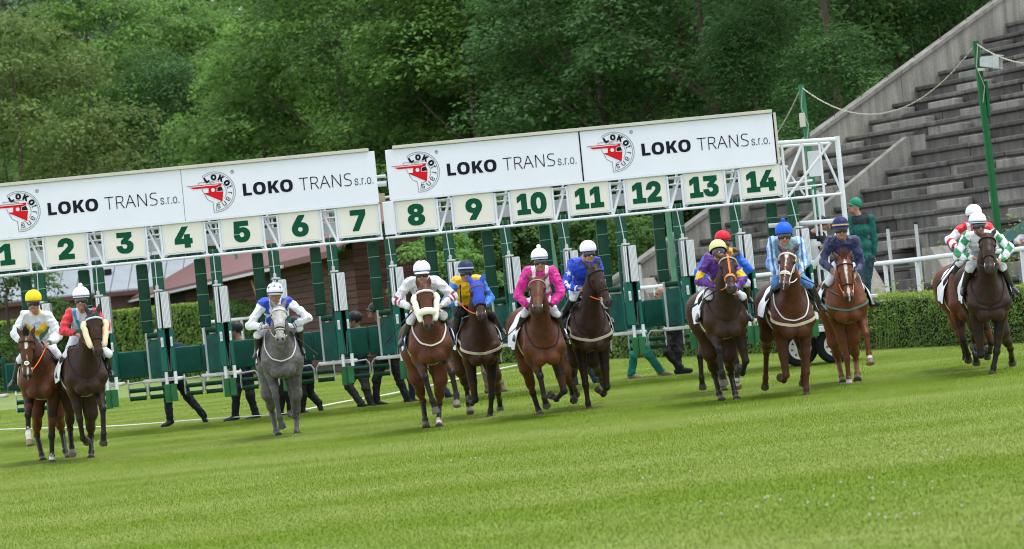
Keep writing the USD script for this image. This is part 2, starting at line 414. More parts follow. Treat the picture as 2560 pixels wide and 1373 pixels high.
grass_nodes('turf', tuple(0.30 * x for x in GA), tuple(0.30 * x for x in GB), False); grass_nodes('grass_blade', GA, GB, True)
xs = np.concatenate([np.linspace(-700, -60, 14), np.linspace(-50, 50, 41), np.linspace(60, 700, 14)]); ys = np.concatenate([np.linspace(-60, 0, 4), np.linspace(6, 130, 63), np.linspace(140, 260, 13), np.linspace(300, 1500, 9)])
GX, GY = np.meshgrid(xs, ys, indexing='ij'); n, m = GX.shape
def ground_z(x, y):
    x, y = np.asarray(x, float), np.asarray(y, float)
    return 0.018 * (meshkit.noise(np.stack([x * 0.35, y * 0.35, 0 * x], -1), 3) - 0.5) * np.clip((y - 5) / 20, 0, 1)
gv = np.stack([GX, GY, ground_z(GX, GY)], -1).reshape(-1, 3); i, j = np.meshgrid(np.arange(n - 1), np.arange(m - 1), indexing='ij'); q = np.stack([i * m + j, (i + 1) * m + j, (i + 1) * m + j + 1, i * m + j + 1], -1).reshape(-1, 4)
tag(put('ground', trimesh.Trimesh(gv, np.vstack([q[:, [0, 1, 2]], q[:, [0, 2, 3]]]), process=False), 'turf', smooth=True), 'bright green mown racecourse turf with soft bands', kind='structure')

def grass_patch(rng, n, size, h0, h1, w):
    V, Fc = [], []
    for k in range(n):
        x, y = rng.uniform(-size, size, 2); h = rng.uniform(h0, h1); a = rng.uniform(0, 2 * math.pi); le = rng.uniform(0.15, 0.75) * h; b = a + rng.normal(0, 0.6)
        dx, dy = math.cos(a) * w / 2, math.sin(a) * w / 2; lx, ly = -math.sin(b) * le, math.cos(b) * le; o = len(V)
        V += [(x - dx, y - dy, -0.01), (x + dx, y + dy, -0.01), (x - dx * 0.8 + lx * 0.35, y - dy * 0.8 + ly * 0.35, h * 0.55), (x + dx * 0.8 + lx * 0.35, y + dy * 0.8 + ly * 0.35, h * 0.55), (x + lx, y + ly, h)]
        Fc += [(o, o + 1, o + 3), (o, o + 3, o + 2), (o + 2, o + 3, o + 4)]
    return trimesh.Trimesh(np.array(V), np.array(Fc), process=False)

def instancer(name, protos, mats, pos, yaw, scale, idx, label, cat):
    pi = UsdGeom.PointInstancer.Define(stage, path_for(name, None)); tag(pi.GetPrim(), label, cat, kind='stuff')
    rel = pi.CreatePrototypesRel()
    for k, (p_, m_) in enumerate(zip(protos, mats)):
        mm_ = usdkit.mesh(stage, f'{pi.GetPath()}/blades_{k:03d}' if k else f'{pi.GetPath()}/blades', p_, look(m_), smooth=True)
        if name == 'grass':
            nn_ = np.array(mm_.GetNormalsAttr().Get()) * 0.45 + np.array([0, 0, 1.0]); nn_ /= np.linalg.norm(nn_, axis=1, keepdims=True); mm_.GetNormalsAttr().Set(Vt.Vec3fArray.FromNumpy(nn_.astype(np.float32)))
        rel.AddTarget(mm_.GetPath())
    pi.CreatePositionsAttr(Vt.Vec3fArray.FromNumpy(np.asarray(pos, np.float32))); pi.CreateProtoIndicesAttr(Vt.IntArray.FromNumpy(np.asarray(idx, np.int32)))
    q = np.zeros((len(pos), 4), np.float32); q[:, 2] = np.sin(yaw / 2); q[:, 3] = np.cos(yaw / 2)
    pi.CreateOrientationsAttr(Vt.QuathArray([Gf.Quath(float(w), 0, 0, float(z)) for z, w in q[:, 2:]])); pi.CreateScalesAttr(Vt.Vec3fArray.FromNumpy(np.asarray(scale, np.float32)))
    return pi
nr = np.random.default_rng(11)
def scatter(y0, y1, dens, wide=0.187):
    s = 1 / math.sqrt(dens); gx, gy = np.meshgrid(np.arange(-wide * y1, wide * y1, s), np.arange(y0, y1, s), indexing='ij'); x, y = (a + nr.uniform(-0.36, 0.36, a.shape) * s for a in (gx, gy)); k = np.abs(x) < wide * y + 0.3
    x, y = x[k], y[k]; return np.stack([x, y, ground_z(x, y)], -1)
pts = np.vstack([scatter(15.5, 34, 17), scatter(34, 56, 15), scatter(56, 84, 8)]); k = len(pts)
near = [grass_patch(nr, 440, 0.22, 0.010, 0.027, 0.0040) for _ in range(4)]
sc = nr.uniform(0.8, 1.15, k)[:, None] * np.array([1, 1, 1.0]); far = pts[:, 1] > 45; sc[far, 0] *= 1.5; sc[far, 1] *= 1.5
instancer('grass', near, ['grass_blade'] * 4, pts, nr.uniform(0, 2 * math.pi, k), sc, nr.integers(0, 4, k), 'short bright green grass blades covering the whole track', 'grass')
# white clover heads in the foreground
mat('clover_white', (0.42, 0.42, 0.34), 0.8)
cp = []
for (px, py, n, sx, sy) in ((1860, 1150, 34, 200, 14), (2240, 1210, 45, 240, 26), (2050, 1260, 60, 300, 26), (2420, 1120, 26, 140, 30), (1660, 1185, 22, 120, 12), (1180, 1150, 16, 90, 8), (640, 1200, 10, 260, 40), (2300, 1290, 26, 260, 12), (420, 1290, 8, 200, 12)):
    for _ in range(int(n * 0.35)):
        x, y = px + nr.normal(0, sx * 0.5), py + nr.normal(0, sy * 0.5) - 0.05 * nr.normal(0, sx * 0.3)
        w = P(x, y, ground_depth(x, y, 0.05)); cp.append((w[0], w[1], 0.050))
cv = trimesh.creation.icosphere(1, 0.0075); cp = np.array(cp)
instancer('clover_flowers', [cv], ['clover_white'], cp, nr.uniform(0, 6, len(cp)), nr.uniform(0.6, 1.3, (len(cp), 1)) * np.ones(3), np.zeros(len(cp), int), 'tiny white clover heads dotted in the foreground grass', 'clover')
# white marking tape lying on the grass
mat('tape_white', (0.50, 0.50, 0.46), 0.6, 0.08, 5.0)
tp = [(-60, 1077), (120, 1072), (250, 1066), (420, 1056), (560, 1047), (700, 1035), (830, 1010), (960, 990), (1080, 962), (1180, 938), (1290, 915), (1400, 893)]
pp = np.array([P(x, y, ground_depth(x, y, 0.06)) for x, y in tp]); tt_ = np.linspace(0, len(pp) - 1, 80); cl_ = np.stack([np.interp(tt_, np.arange(len(pp)), pp[:, k]) for k in range(3)], 1); cl_[1:-1] = (cl_[:-2] + cl_[1:-1] + cl_[2:]) / 3
cl_[:, 2] = 0.062 + 0.012 * np.sin(tt_ * 2.1); t_ = np.gradient(cl_, axis=0); sd = np.stack([-t_[:, 1], t_[:, 0], 0 * t_[:, 0]], 1); sd /= np.linalg.norm(sd, axis=1, keepdims=True); wv = 0.018 + 0.006 * np.sin(tt_ * 1.3) + 0.020 * (tt_ > 5.5); wv = wv[:, None]
tv = np.vstack([cl_ + sd * wv + (0, 0, 0.010), cl_ - sd * wv]); kk = np.arange(79); tf = np.vstack([np.stack([kk, kk + 1, 80 + kk + 1], 1), np.stack([kk, 80 + kk + 1, 80 + kk], 1)])
tag(put('marking_tape', (np.vstack([tv, tv - (0, 0, 0.004)]), np.vstack([tf, tf[:, ::-1] + 160])), 'tape_white'), 'long white marking tape lying across the grass behind the gate', 'tape')
# ------------------------------------------------------------------ starting gate: stalls 1 to 14, local u along the gate, v away from the camera
GTH = 0.0629
GO = np.array([-2.037, 49.805, 0.07])
def gu(u, v, z): return np.array([u - 7.5, v, z], float)
gate = thing('starting_gate', 'long white and green racing start gate with numbered stalls 1 to 14 under sponsor boards', 'starting gate', GO, GTH)
from shapely.geometry import Polygon, LineString, Point
from shapely import affinity, union_all

def logo():
    """The round emblem, drawn from outlines; units of its outer radius, upright."""
    K = 533.0
    c, s = math.cos(math.radians(5.6)), math.sin(math.radians(5.6))
    def q(x, y):
        x, y = (x - 945) / K, (y - 732) / K
        return (x * c - y * s, -(x * s + y * c))
    def arc(r, a0, a1, n=48): return [(r * math.cos(math.radians(a)), r * math.sin(math.radians(a))) for a in np.linspace(a0, a1, n)]
    w = 0.016
    lines = [LineString(arc(1.0, 124, -98)).buffer(w / 2), LineString(arc(0.915, 121, -92)).buffer(w / 2),
             LineString([arc(1, 124, 0)[0], q(685, 480), q(500, 495), q(515, 535)]).buffer(w / 2),
             LineString([arc(0.915, 121, 0)[0], q(735, 490)] + arc(0.555, 119, 64, 14)).buffer(w / 2),
             LineString(arc(0.555, 44, -38, 16)).buffer(w / 2), LineString(arc(0.555, -60, -86, 8) + [arc(0.915, 0, -92)[-1]]).buffer(w / 2),
             LineString([q(595, 665), q(640, 745)]).buffer(w / 2), LineString([q(670, 800), q(750, 935), q(890, 998), arc(1, 0, -98)[-1]]).buffer(w / 2)]
    def arctext(txt, r, mid, h, weight, step, flip=False, widen=1.0):
        out = []
        for i, ch in enumerate(txt):
            g = glyphs(ch, h, weight, widen, 'Inter'); x0, y0, x1, y1 = g.bounds
            a = mid - (i - (len(txt) - 1) / 2) * step
            g = affinity.translate(g, -(x0 + x1) / 2, 0)
            g = affinity.rotate(g, a - 90, origin=(0, 0))
            out.append(affinity.translate(g, r * math.cos(math.radians(a)), r * math.sin(math.radians(a))))
        return out
    black = [b.buffer(0.012) for b in arctext('LOKO', 0.600, 76, 0.265, 900, 29)] + lines
    black += arctext('trans', 0.62, -33, 0.30, 380, 24)
    black.append(Polygon([q(1003, 620), q(1105, 578), q(1160, 690), q(1003, 710)]))
    black.append(Polygon([q(795, 490), q(928, 478), q(928, 490), q(795, 502)]))
    gR = glyphs('R', 0.085, 500, 1, 'Inter'); b = gR.bounds
    black += [affinity.translate(gR, q(1395, 195)[0] - (b[0] + b[2]) / 2, q(1395, 195)[1] - 0.04), Point(q(1395, 195)).buffer(0.085).difference(Point(q(1395, 195)).buffer(0.070))]
    red = Polygon([q(195, 585), q(1115, 497), q(1108, 560), q(985, 610), q(985, 725), q(1160, 712), q(1140, 980), q(630, 765), q(770, 752), q(772, 625), q(375, 662), q(270, 615)])
    red = red.difference(Polygon([q(200, 600), q(1000, 522), q(1045, 535), q(1010, 548), q(265, 622)])).difference(Point(q(890, 675)).buffer(52 / K))
    return union_all(black), red
LOGO_BLACK, LOGO_RED = logo()
def fitw(g, w):
    b = g.bounds; return affinity.scale(affinity.translate(g, -b[0], 0), w / (b[2] - b[0]), 1, origin=(0, 0))
W_LOKO = fitw(glyphs('LOKO', 0.212, 880), 0.855); W_TRANS = fitw(glyphs('TRANS', 0.212, 290, track=0.01), 0.895); W_SRO = fitw(glyphs('s.r.o.', 0.158, 330, 1, 'Inter', track=0.01), 0.32)
ULX = (0.76, 4.065, 7.395), (7.575, 10.935, 14.305)
for half, us in enumerate(ULX):
    for k in range(2):
        u0, u1 = us[k] + 0.004 * k, us[k + 1] - 0.004
        z0, z1 = (3.51, 4.39) if half == 0 else (3.525, 4.385)
        b = put('sponsor_board', box(gu(u0, -0.03, z0), gu(u1, 0.03, z1), 0.004), 'board_white', gate)
        uu = (u0 + (0.60 if k == 0 and half == 0 else 0.545), -0.0305, z0 + 0.43)
        if half == 0 and k == 0: uu = (1.285, -0.0305, z0 + 0.43)
        elif half == 0: uu = (4.615, -0.0305, z0 + 0.44)
        elif k == 0: uu = (8.13, -0.0305, z0 + 0.43)
        else: uu = (11.51, -0.0305, z0 + 0.45)
        R = 0.345
        o = gu(*uu)
        put('emblem_lines', shift(plate(affinity.scale(LOGO_BLACK, R, R, origin=(0, 0)), 0.003), o), 'ink_black', b)
        put('emblem_wing', shift(plate(affinity.scale(LOGO_RED, R, R, origin=(0, 0)), 0.004), o), 'ink_red', b)
        for g, dx, mt in ((W_LOKO, 0.475, 'ink_black'), (W_TRANS, 1.445, 'ink_black'), (W_SRO, 2.39, 'ink_black')):
            put('lettering', shift(plate(g, 0.003), o + np.array([dx, 0, -0.115])), mt, b)
        if k == 0 and half == 1: put('board_joint', box(gu(u1 - 0.012, -0.036, z0 + 0.002), gu(u1 + 0.012, -0.031, z1 - 0.002), 0.001), 'ink_black', b)
    ua, ub = us[0] + (0.0 if half == 0 else 0.13), us[2] - (0.10 if half == 0 else 0.0)
    put('top_trim', box(gu(ua, -0.06, 4.392), gu(ub, 0.04, 4.447), 0.004), 'cream_trim', gate)
    put('bottom_trim', box(gu(us[0] + 0.02, -0.045, z0 - 0.034), gu(us[2] - 0.02, 0.03, z0 - 0.003), 0.004), 'white_paint', gate)
put('board_end_post', box(gu(14.325, -0.035, 3.5), gu(14.37, 0.03, 4.39), 0.004), 'cream_trim', gate)
put('board_end_gap', box(gu(14.308, -0.028, 3.53), gu(14.323, 0.03, 4.37), 0.001), 'ink_black', gate)

for i in range(1, 15):
    c = 3.236
    pl = put('number_plate', box(gu(i - 0.355, -0.012, c - 0.285), gu(i + 0.355, 0.012, c + 0.275), 0.004), 'white_paint', gate)
    put('plate_face', box(gu(i - 0.318, -0.0165, c - 0.255), gu(i + 0.318, -0.0125, c + 0.245), 0.001), 'cream_plate', pl)
    g = glyphs(str(i), 0.345, 900, 0.98 if i < 10 else 0.90, 'Inter', track=-0.035).buffer(0.008, join_style='mitre')
    b = g.bounds
    put('number', shift(plate(affinity.translate(g, -(b[0] + b[2]) / 2, -(b[1] + b[3]) / 2), 0.003), gu(i, -0.0166, c - 0.005)), 'number_green', pl)
    for sx in (-0.375, 0.375):
        put('plate_upright', box(gu(i + sx - 0.018, -0.02, 2.91), gu(i + sx + 0.018, 0.03, 3.47), 0.004), 'white_paint', gate)
        put('corner_brace', bar(gu(i + sx * 0.98, 0.06, 2.90), gu(i + sx * 0.62, 0.06, 2.99), 0.016, 6), 'white_paint', gate)
        put('corner_brace', bar(gu(i + sx * 0.98, 0.06, 3.40), gu(i + sx * 0.70, 0.06, 3.50), 0.016, 6), 'white_paint', gate)

# overhead truss
def rail(name, u0, u1, v, z, r): put(name, bar(gu(u0, v, z), gu(u1, v, z), r, 10), 'white_paint', gate, smooth=40)
for a, b in ((0.2, 7.40), (7.44, 15.42)):
    rail('front_rail', a, b, -0.02, 2.88, 0.024)
for a, b in ((0.2, 7.35), (7.5, 14.5)):
    rail('upper_chord', a, b, 0.09, 3.44, 0.022); rail('upper_chord', a, b, 0.55, 3.60, 0.024); rail('middle_chord', a, b, 0.50, 3.335, 0.018)
    rail('rear_chord', a, b, 1.9, 2.95, 0.025); rail('rear_chord', a, b, 1.9, 3.5, 0.025)
for i in range(1, 15):
    m = 1 if i <= 7 else -1
    a, b = (i + 0.40, i + 0.615) if m > 0 else (i + 0.60, i + 0.385)
    if i != 7 and i < 14:
        put('diagonal_brace', bar(gu(a, 0.09, 3.42), gu(b, 0.0, 2.90), 0.024, 8), 'white_paint', gate, smooth=40)
        put('diagonal_brace', bar(gu(a + 0.03, 0.55, 3.55), gu(b - 0.06 * m, 0.5, 2.95), 0.022, 8), 'white_paint', gate, smooth=40)
        put('rear_panel', box(gu(i + 0.30, 0.62, 3.06), gu(i + 0.70, 0.64, 3.27), 0.004), 'white_paint', gate)
    put('rear_upright', bar(gu(i + 0.5, 1.9, 2.95), gu(i + 0.5, 1.9, 3.5), 0.02, 6), 'white_paint', gate)
    put('cross_tie', bar(gu(i + 0.5, 0.05, 2.93), gu(i + 0.5, 1.9, 2.95), 0.025, 6), 'white_paint', gate)
    put('cross_tie', bar(gu(i + 0.5, 0.1, 3.44), gu(i + 0.5, 1.9, 3.5), 0.02, 6), 'white_paint', gate)
put('centre_post', box(gu(7.44, -0.05, 2.93), gu(7.63, 0.10, 3.50), 0.01), 'white_paint', gate)
put('wood_block', box(gu(7.38, 0.1, 3.48), gu(7.50, 0.22, 3.66), 0.006), 'raw_wood', gate)
rail('coupling_tube', 7.25, 7.55, 0.12, 3.82, 0.05); rail('coupling_tube', 7.25, 7.55, 0.12, 3.95, 0.03)

# padded dividers, doors and tail gates
def pad_post(u, v, z0, z1, w, d):
    p = put('padded_post', box(gu(u - w / 2, v - d / 2, z0), gu(u + w / 2, v + d / 2, z1), 0.022), 'pad_green', gate, smooth=50)
    zs = np.arange(z1 - 0.27, z0 + 0.1, -0.23 if d < 0.17 else -0.36)
    for z in zs:
        put('strap', box(gu(u - w / 2 - 0.003, v - d / 2 - 0.003, z - 0.006), gu(u + w / 2 + 0.003, v + d / 2 + 0.003, z + 0.006), 0.002), 'strap', p)
rng = random.Random(4)
for i in range(0, 15):
    c = i + 0.5
    dj = rng.uniform(-0.02, 0.02)
    pad_post(c, 0.02, 1.75, 2.86, 0.185, 0.16)
    pad_post(c - 0.29, 0.54, 1.66, 2.86, 0.19, 0.18)
    bm = put('padded_beam', box(gu(c - 0.10, 0.03, 2.90), gu(c + 0.12, 0.16, 2.985), 0.02), 'pad_green', gate, smooth=50)
    for k in (-0.03, 0.06): put('strap', box(gu(c + k, 0.027, 2.898), gu(c + k + 0.01, 0.163, 2.988), 0.002), 'strap', bm)
    if i > 0:
        bm = put('padded_beam', box(gu(i - 0.34, 0.05, 2.885), gu(i + 0.34, 0.16, 2.96), 0.02), 'pad_green', gate, smooth=50)
        for k in (-0.2, 0.0, 0.2): put('strap', box(gu(i + k, 0.047, 2.883), gu(i + k + 0.01, 0.163, 2.963), 0.002), 'strap', bm)
    # open front doors, seen end on
    zt = 2.36 + dj
    for k, (u0, u1, v0) in enumerate(((-0.06, 0.02, -0.42), (0.035, 0.175, -0.46))):
        zz = zt - 0.012 * k
        d = put('front_door', box(gu(c + u0, v0, 1.71), gu(c + u1, -0.075, zz), 0.018), 'door_grey', gate, smooth=45)
        ns = 2 if k == 0 else 6; rw_ = (u1 - u0) / (ns + 0.5) * 0.40
        for q in range(ns):
            uq = c + u0 + (u1 - u0) * (q + 0.75) / (ns + 0.5)
            put('rib', box(gu(uq - rw_, v0 - 0.014, 1.72), gu(uq + rw_, v0 - 0.001, zz - 0.012), 0.003), 'white_paint', d)
        lo = ((-0.06, 0.055), (0.125, 0.178))[k]
        ld = put('door_frame', box(gu(c + lo[0], v0, 0.98), gu(c + lo[1], -0.03, 1.705), 0.012), 'frame_teal', gate, smooth=45)
        put('latch_plate', box(gu(c + lo[0] + (0.03 if k == 0 else 0.008), v0 - 0.014, 1.40), gu(c + lo[0] + (0.075 if k == 0 else 0.045), v0 - 0.001, 1.56), 0.008), 'white_paint', ld)
        put('latch_bolt', bar(gu(c + lo[0] + (0.052 if k == 0 else 0.026), v0 - 0.03, 1.44), gu(c + lo[0] + (0.052 if k == 0 else 0.026), v0 - 0.03, 1.53), 0.010, 6), 'galvanised', ld)
        put('strut_rod', bar(gu(c + lo[0] + (0.125 if k == 0 else -0.03), -0.30, 0.98), gu(c + lo[0] + (0.105 if k == 0 else -0.01), -0.30, 1.36), 0.012, 6), 'galvanised', gate)
        put('door_foot', bar(gu(c + (lo[0] + lo[1]) / 2 + 0.01, v0 + 0.04, 0.76), gu(c + (lo[0] + lo[1]) / 2 + 0.01, v0 + 0.04, 0.975), 0.030, 10), 'white_paint', gate, smooth=40)
        fu = c + (-0.045, 0.062)[k]
        put('rubber_flap', box(gu(fu, v0 - 0.02, 0.45 + 0.02 * k), gu(fu + 0.105, v0 + 0.06, 0.765), 0.006), 'flap_green', gate)
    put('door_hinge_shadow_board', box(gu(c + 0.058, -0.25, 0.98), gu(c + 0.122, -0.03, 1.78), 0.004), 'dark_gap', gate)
    put('bump_pad', box(gu(c - 0.105, -0.02, 1.56), gu(c - 0.064, 0.10, 2.08), 0.018), 'pad_teal', gate, smooth=50)
    put('door_clamp', box(gu(c - 0.065, -0.44, zt), gu(c + 0.075, -0.36, zt + 0.03), 0.004), 'galvanised', gate)
    put('door_clamp', box(gu(c - 0.03, -0.43, zt + 0.03), gu(c + 0.02, -0.37, zt + 0.10), 0.004), 'galvanised', gate)
    put('release_cable', bar(gu(c - 0.005, -0.40, zt + 0.05), gu(c - 0.02, -0.06, 2.90), 0.009, 5), 'cable', gate)
    # side panel with a padded roll and a step ring
    put('side_panel_frame', box(gu(c - 0.335, 0.36, 0.86), gu(c - 0.298, 0.42, 1.66), 0.006), 'white_paint', gate)
    put('side_panel', box(gu(c - 0.290, 0.33, 0.885), gu(c - 0.055, 0.42, 1.535), 0.035), 'panel_teal', gate, smooth=50)
    put('side_panel_edge', box(gu(c - 0.052, 0.30, 0.885), gu(c - 0.040, 0.40, 1.50), 0.003), 'white_paint', gate)
    put('side_panel_wing', box(gu(c - 0.085, -0.02, 0.86), gu(c - 0.066, 0.28, 1.62), 0.006), 'panel_teal', gate)
    put('padded_roll', tube([gu(c - 0.30 + 0.235 * t, 0.35, 1.615) for t in np.linspace(0, 1, 12)], [0.047 + 0.004 * (k % 2) for k in range(12)], 12), 'pad_green', gate, smooth=60)
    put('roll_block', box(gu(c - 0.235, 0.34, 1.536), gu(c - 0.165, 0.38, 1.565), 0.004), 'white_paint', gate)
    ring = [gu(c - 0.36, -0.10, 0.84), gu(c - 0.40, -0.05, 0.84), gu(c - 0.40, 0.30, 0.84), gu(c - 0.36, 0.36, 0.84), gu(c + 0.20, 0.36, 0.84), gu(c + 0.235, 0.30, 0.84), gu(c + 0.235, -0.05, 0.84), gu(c + 0.20, -0.10, 0.84), gu(c - 0.36, -0.10, 0.84)]
    put('step_ring', tube(ring, 0.031, 8), 'tray_metal', gate, smooth=50)
    # deep side wall of the stall
    put('stall_wall', box(gu(c - 0.17, 0.62, 0.95), gu(c - 0.11, 2.2, 1.50), 0.02), 'pad_teal', gate)
    put('rear_post', box(gu(c - 0.03, 2.20, 0.9), gu(c + 0.03, 2.26, 1.5), 0.01), 'frame_teal', gate)
    for s in (-1, 1):
        w = 0.5 - 0.32
        cu = c + s * 0.32
        u0, u1 = cu - 0.155, cu + 0.155
        out, inn = (u1, u0) if s > 0 else (u0, u1)
        put('foot_bracket', tube([gu(inn, 2.30, 0.86), gu(inn, 2.25, 0.80), gu(inn, 2.25, 0.53), gu(inn + 0.03 * s, 2.25, 0.50)], 0.016, 6), 'tray_metal', gate)
        put('foot_bracket', tube([gu(inn, 2.25, 0.79), gu(out - 0.05 * s, 2.25, 0.81), gu(out, 2.25, 0.74), gu(out + 0.005 * s, 2.25, 0.56), gu(out - 0.03 * s, 2.25, 0.51)], 0.017, 6), 'tray_metal', gate)
        for z in (0.665, 0.525):
            put('foot_roller', tube([gu(u0 + 0.01 + (u1 - u0 - 0.02) * t, 2.23, z) for t in (0, 0.06, 0.07, 0.93, 0.94, 1)], [0.046, 0.046, 0.041, 0.041, 0.046, 0.046], 10), 'pad_green', gate, smooth=40)
    if i > 0:
        put('tail_pad', box(gu(i - 0.478, 2.30, 0.885), gu(i - 0.004, 2.40, 1.385 + dj), 0.04), 'pad_teal', gate, smooth=50)
        put('tail_pad', box(gu(i + 0.004, 2.30, 0.885), gu(i + 0.478, 2.40, 1.39 + dj), 0.04), 'pad_teal', gate, smooth=50)

# open end truss and running gear at the right
E0 = 15.40
def wt(name, a, b, r=0.026): put(name, bar(gu(*a), gu(*b), r, 10), 'white_paint', gate, smooth=40)
wt('end_chord', (14.33, 0.0, 3.86), (E0, 0.0, 3.83), 0.038); wt('end_chord', (14.33, 0.8, 3.84), (E0, 0.8, 3.81), 0.03)
wt('end_leg', (E0, 0, 3.88), (E0, 0, 1.0), 0.045); wt('end_leg', (E0, 2.2, 3.0), (E0, 2.2, 0.5), 0.04)
wt('end_upright', (14.42, 0, 3.83), (14.42, 0, 2.90)); wt('end_upright', (15.08, 0.0, 3.83), (15.08, 0.0, 2.90), 0.022)
wt('end_brace', (14.44, 0, 3.15), (14.78, 0, 3.80)); wt('end_brace', (14.46, 0.02, 2.92), (15.28, 0.0, 3.78)); wt('end_brace', (14.44, 0.05, 3.45), (14.74, 0.05, 2.92), 0.018)
wt('end_upright', (14.78, 0, 3.80), (14.78, 0, 2.9), 0.022); wt('end_brace', (15.10, 0.02, 3.78), (E0 - 0.02, 0.02, 2.95), 0.022)
wt('end_chord', (14.33, 0.02, 3.14), (14.9, 0.02, 3.16), 0.02); wt('end_chord', (14.33, 0.4, 3.06), (15.2, 0.4, 3.08), 0.018)
wt('end_chord', (14.1, 0.3, 2.45), (E0, 0.1, 2.42), 0.042); wt('end_brace', (E0, 0.05, 2.35), (14.55, 0.05, 1.45), 0.042)
wt('guard_rail', (15.02, 0.8, 2.2), (15.02, 0.8, 3.02), 0.02); wt('guard_rail', (14.4, 0.8, 3.05), (15.0, 0.8, 3.05), 0.02); wt('guard_rail', (15.12, 0.9, 2.2), (15.12, 0.9, 3.0), 0.02)
wt('guard_rail', (14.35, 0.6, 1.75), (14.95, 0.6, 1.75), 0.028); wt('guard_rail', (14.95, 0.6, 1.75), (14.95, 0.6, 0.95), 0.026); wt('end_brace', (14.5, 0.6, 0.95), (15.2, 0.6, 1.40), 0.036)
put('end_panel', box(gu(15.0, 0.85, 3.25), gu(15.25, 0.87, 3.70), 0.004), 'white_paint', gate)
put('chassis_beam', box(gu(14.3, 0.5, 0.52), gu(15.7, 0.62, 0.62), 0.01), 'white_paint', gate); put('chassis_beam', box(gu(14.3, 2.1, 0.52), gu(15.9, 2.22, 0.62), 0.01), 'white_paint', gate)
put('platform', box(gu(14.45, 0.63, 1.02), gu(15.95, 2.08, 1.08), 0.006), 'galvanised', gate)
put('platform_leg', box(gu(15.6, 0.9, 0.62), gu(15.68, 1.0, 1.018), 0.006), 'white_paint', gate); put('platform_leg', box(gu(14.6, 1.9, 0.62), gu(14.68, 2.0, 1.018), 0.006), 'white_paint', gate)
def wheel(u, v):
    o = gu(u, v, 0.258); R = 0.335
    w = put('wheel', lathe([(0.20, -0.10), (0.21, -0.115), (0.29, -0.118), (0.325, -0.09), (R, -0.04), (R, 0.04), (0.325, 0.09), (0.29, 0.118), (0.21, 0.115), (0.20, 0.10), (0.20, -0.10)], 36, o, (0, 1, 0)), 'tyre', gate, smooth=40)
    rm = put('rim', lathe([(0.0, -0.045), (0.06, -0.06), (0.075, -0.05), (0.12, -0.035), (0.165, -0.06), (0.185, -0.095), (0.205, -0.105), (0.205, 0.1), (0.0, 0.1)], 32, o, (0, 1, 0)), 'rim', w, smooth=35)
    for k in range(8):
        a = k * math.pi / 4 + 0.2
        q = o + np.array([math.cos(a) * 0.135, -0.052, math.sin(a) * 0.135]); r2 = np.array([math.cos(a), 0, math.sin(a)]); t2 = np.array([-math.sin(a), 0, math.cos(a)])
        tri = np.array([q + r2 * 0.026 + t2 * 0.026, q + r2 * 0.026 - t2 * 0.026, q - r2 * 0.026])
        v = np.vstack([tri + (0, -0.004, 0), tri + (0, 0.012, 0)])
        put('rim_slot', trimesh.convex.convex_hull(v), 'dark_gap', w)
wheel(15.18, 1.1); wheel(14.58, 1.3)
# ------------------------------------------------------------------ trees, hedges
mat('bark', (0.075, 0.058, 0.045), 0.9, 0.35, 6.0, bump=0.8, bscale=10, stretch=(1, 1, 0.25))
leaf_mat('leaf_yellow', (0.154, 0.251, 0.066), 0.42, 0.30, 0.42, 0.5); leaf_mat('leaf_mid', (0.132, 0.302, 0.062), 0.42, 0.30, 0.45, 0.4); leaf_mat('leaf_bright', (0.176, 0.395, 0.078), 0.45, 0.30, 0.42, 0.4)
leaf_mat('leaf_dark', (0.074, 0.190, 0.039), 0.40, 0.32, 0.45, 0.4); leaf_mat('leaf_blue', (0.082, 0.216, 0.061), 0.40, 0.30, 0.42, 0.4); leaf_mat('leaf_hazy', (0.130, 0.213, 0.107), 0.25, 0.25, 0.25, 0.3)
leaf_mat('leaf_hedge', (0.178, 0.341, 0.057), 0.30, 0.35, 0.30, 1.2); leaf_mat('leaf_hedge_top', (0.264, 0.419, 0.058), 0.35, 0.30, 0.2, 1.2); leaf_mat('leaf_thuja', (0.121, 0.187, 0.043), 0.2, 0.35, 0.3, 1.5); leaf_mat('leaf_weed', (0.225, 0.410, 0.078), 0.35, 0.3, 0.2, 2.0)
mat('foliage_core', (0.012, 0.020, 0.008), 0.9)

def leaves(cen, nor, size, g, aspect=0.55):
    """One bent leaf (two triangles each side of the midrib) per centre, facing nor."""
    n = len(cen); r = g.normal(size=(n, 3)); a = r - nor * (r * nor).sum(1, keepdims=True); a /= np.linalg.norm(a, axis=1, keepdims=True) + 1e-9; b = np.cross(nor, a)
    s = np.asarray(size).reshape(-1, 1); tip, base = cen + a * s * 0.5, cen - a * s * 0.5; l, r2 = cen + b * s * aspect * 0.5 + nor * s * 0.10, cen - b * s * aspect * 0.5 + nor * s * 0.10
    v = np.stack([base, l, tip, r2], 1).reshape(-1, 3); o = np.arange(n)[:, None] * 4
    f = np.vstack([o + [0, 2, 1], o + [0, 3, 2]]); return v, f

def soft_up(prim, w=0.7):
    """Leaf normals leaning towards the sky, as curved and drooping leaves catch light on the whole."""
    at = UsdGeom.Mesh(prim).GetNormalsAttr(); n = np.array(at.Get()); n = n * np.where(n[:, 2:] < -0.2, -1, 1) + np.array([0, 0, w]); n /= np.linalg.norm(n, axis=1, keepdims=True); at.Set(Vt.Vec3fArray.FromNumpy(n.astype(np.float32)))

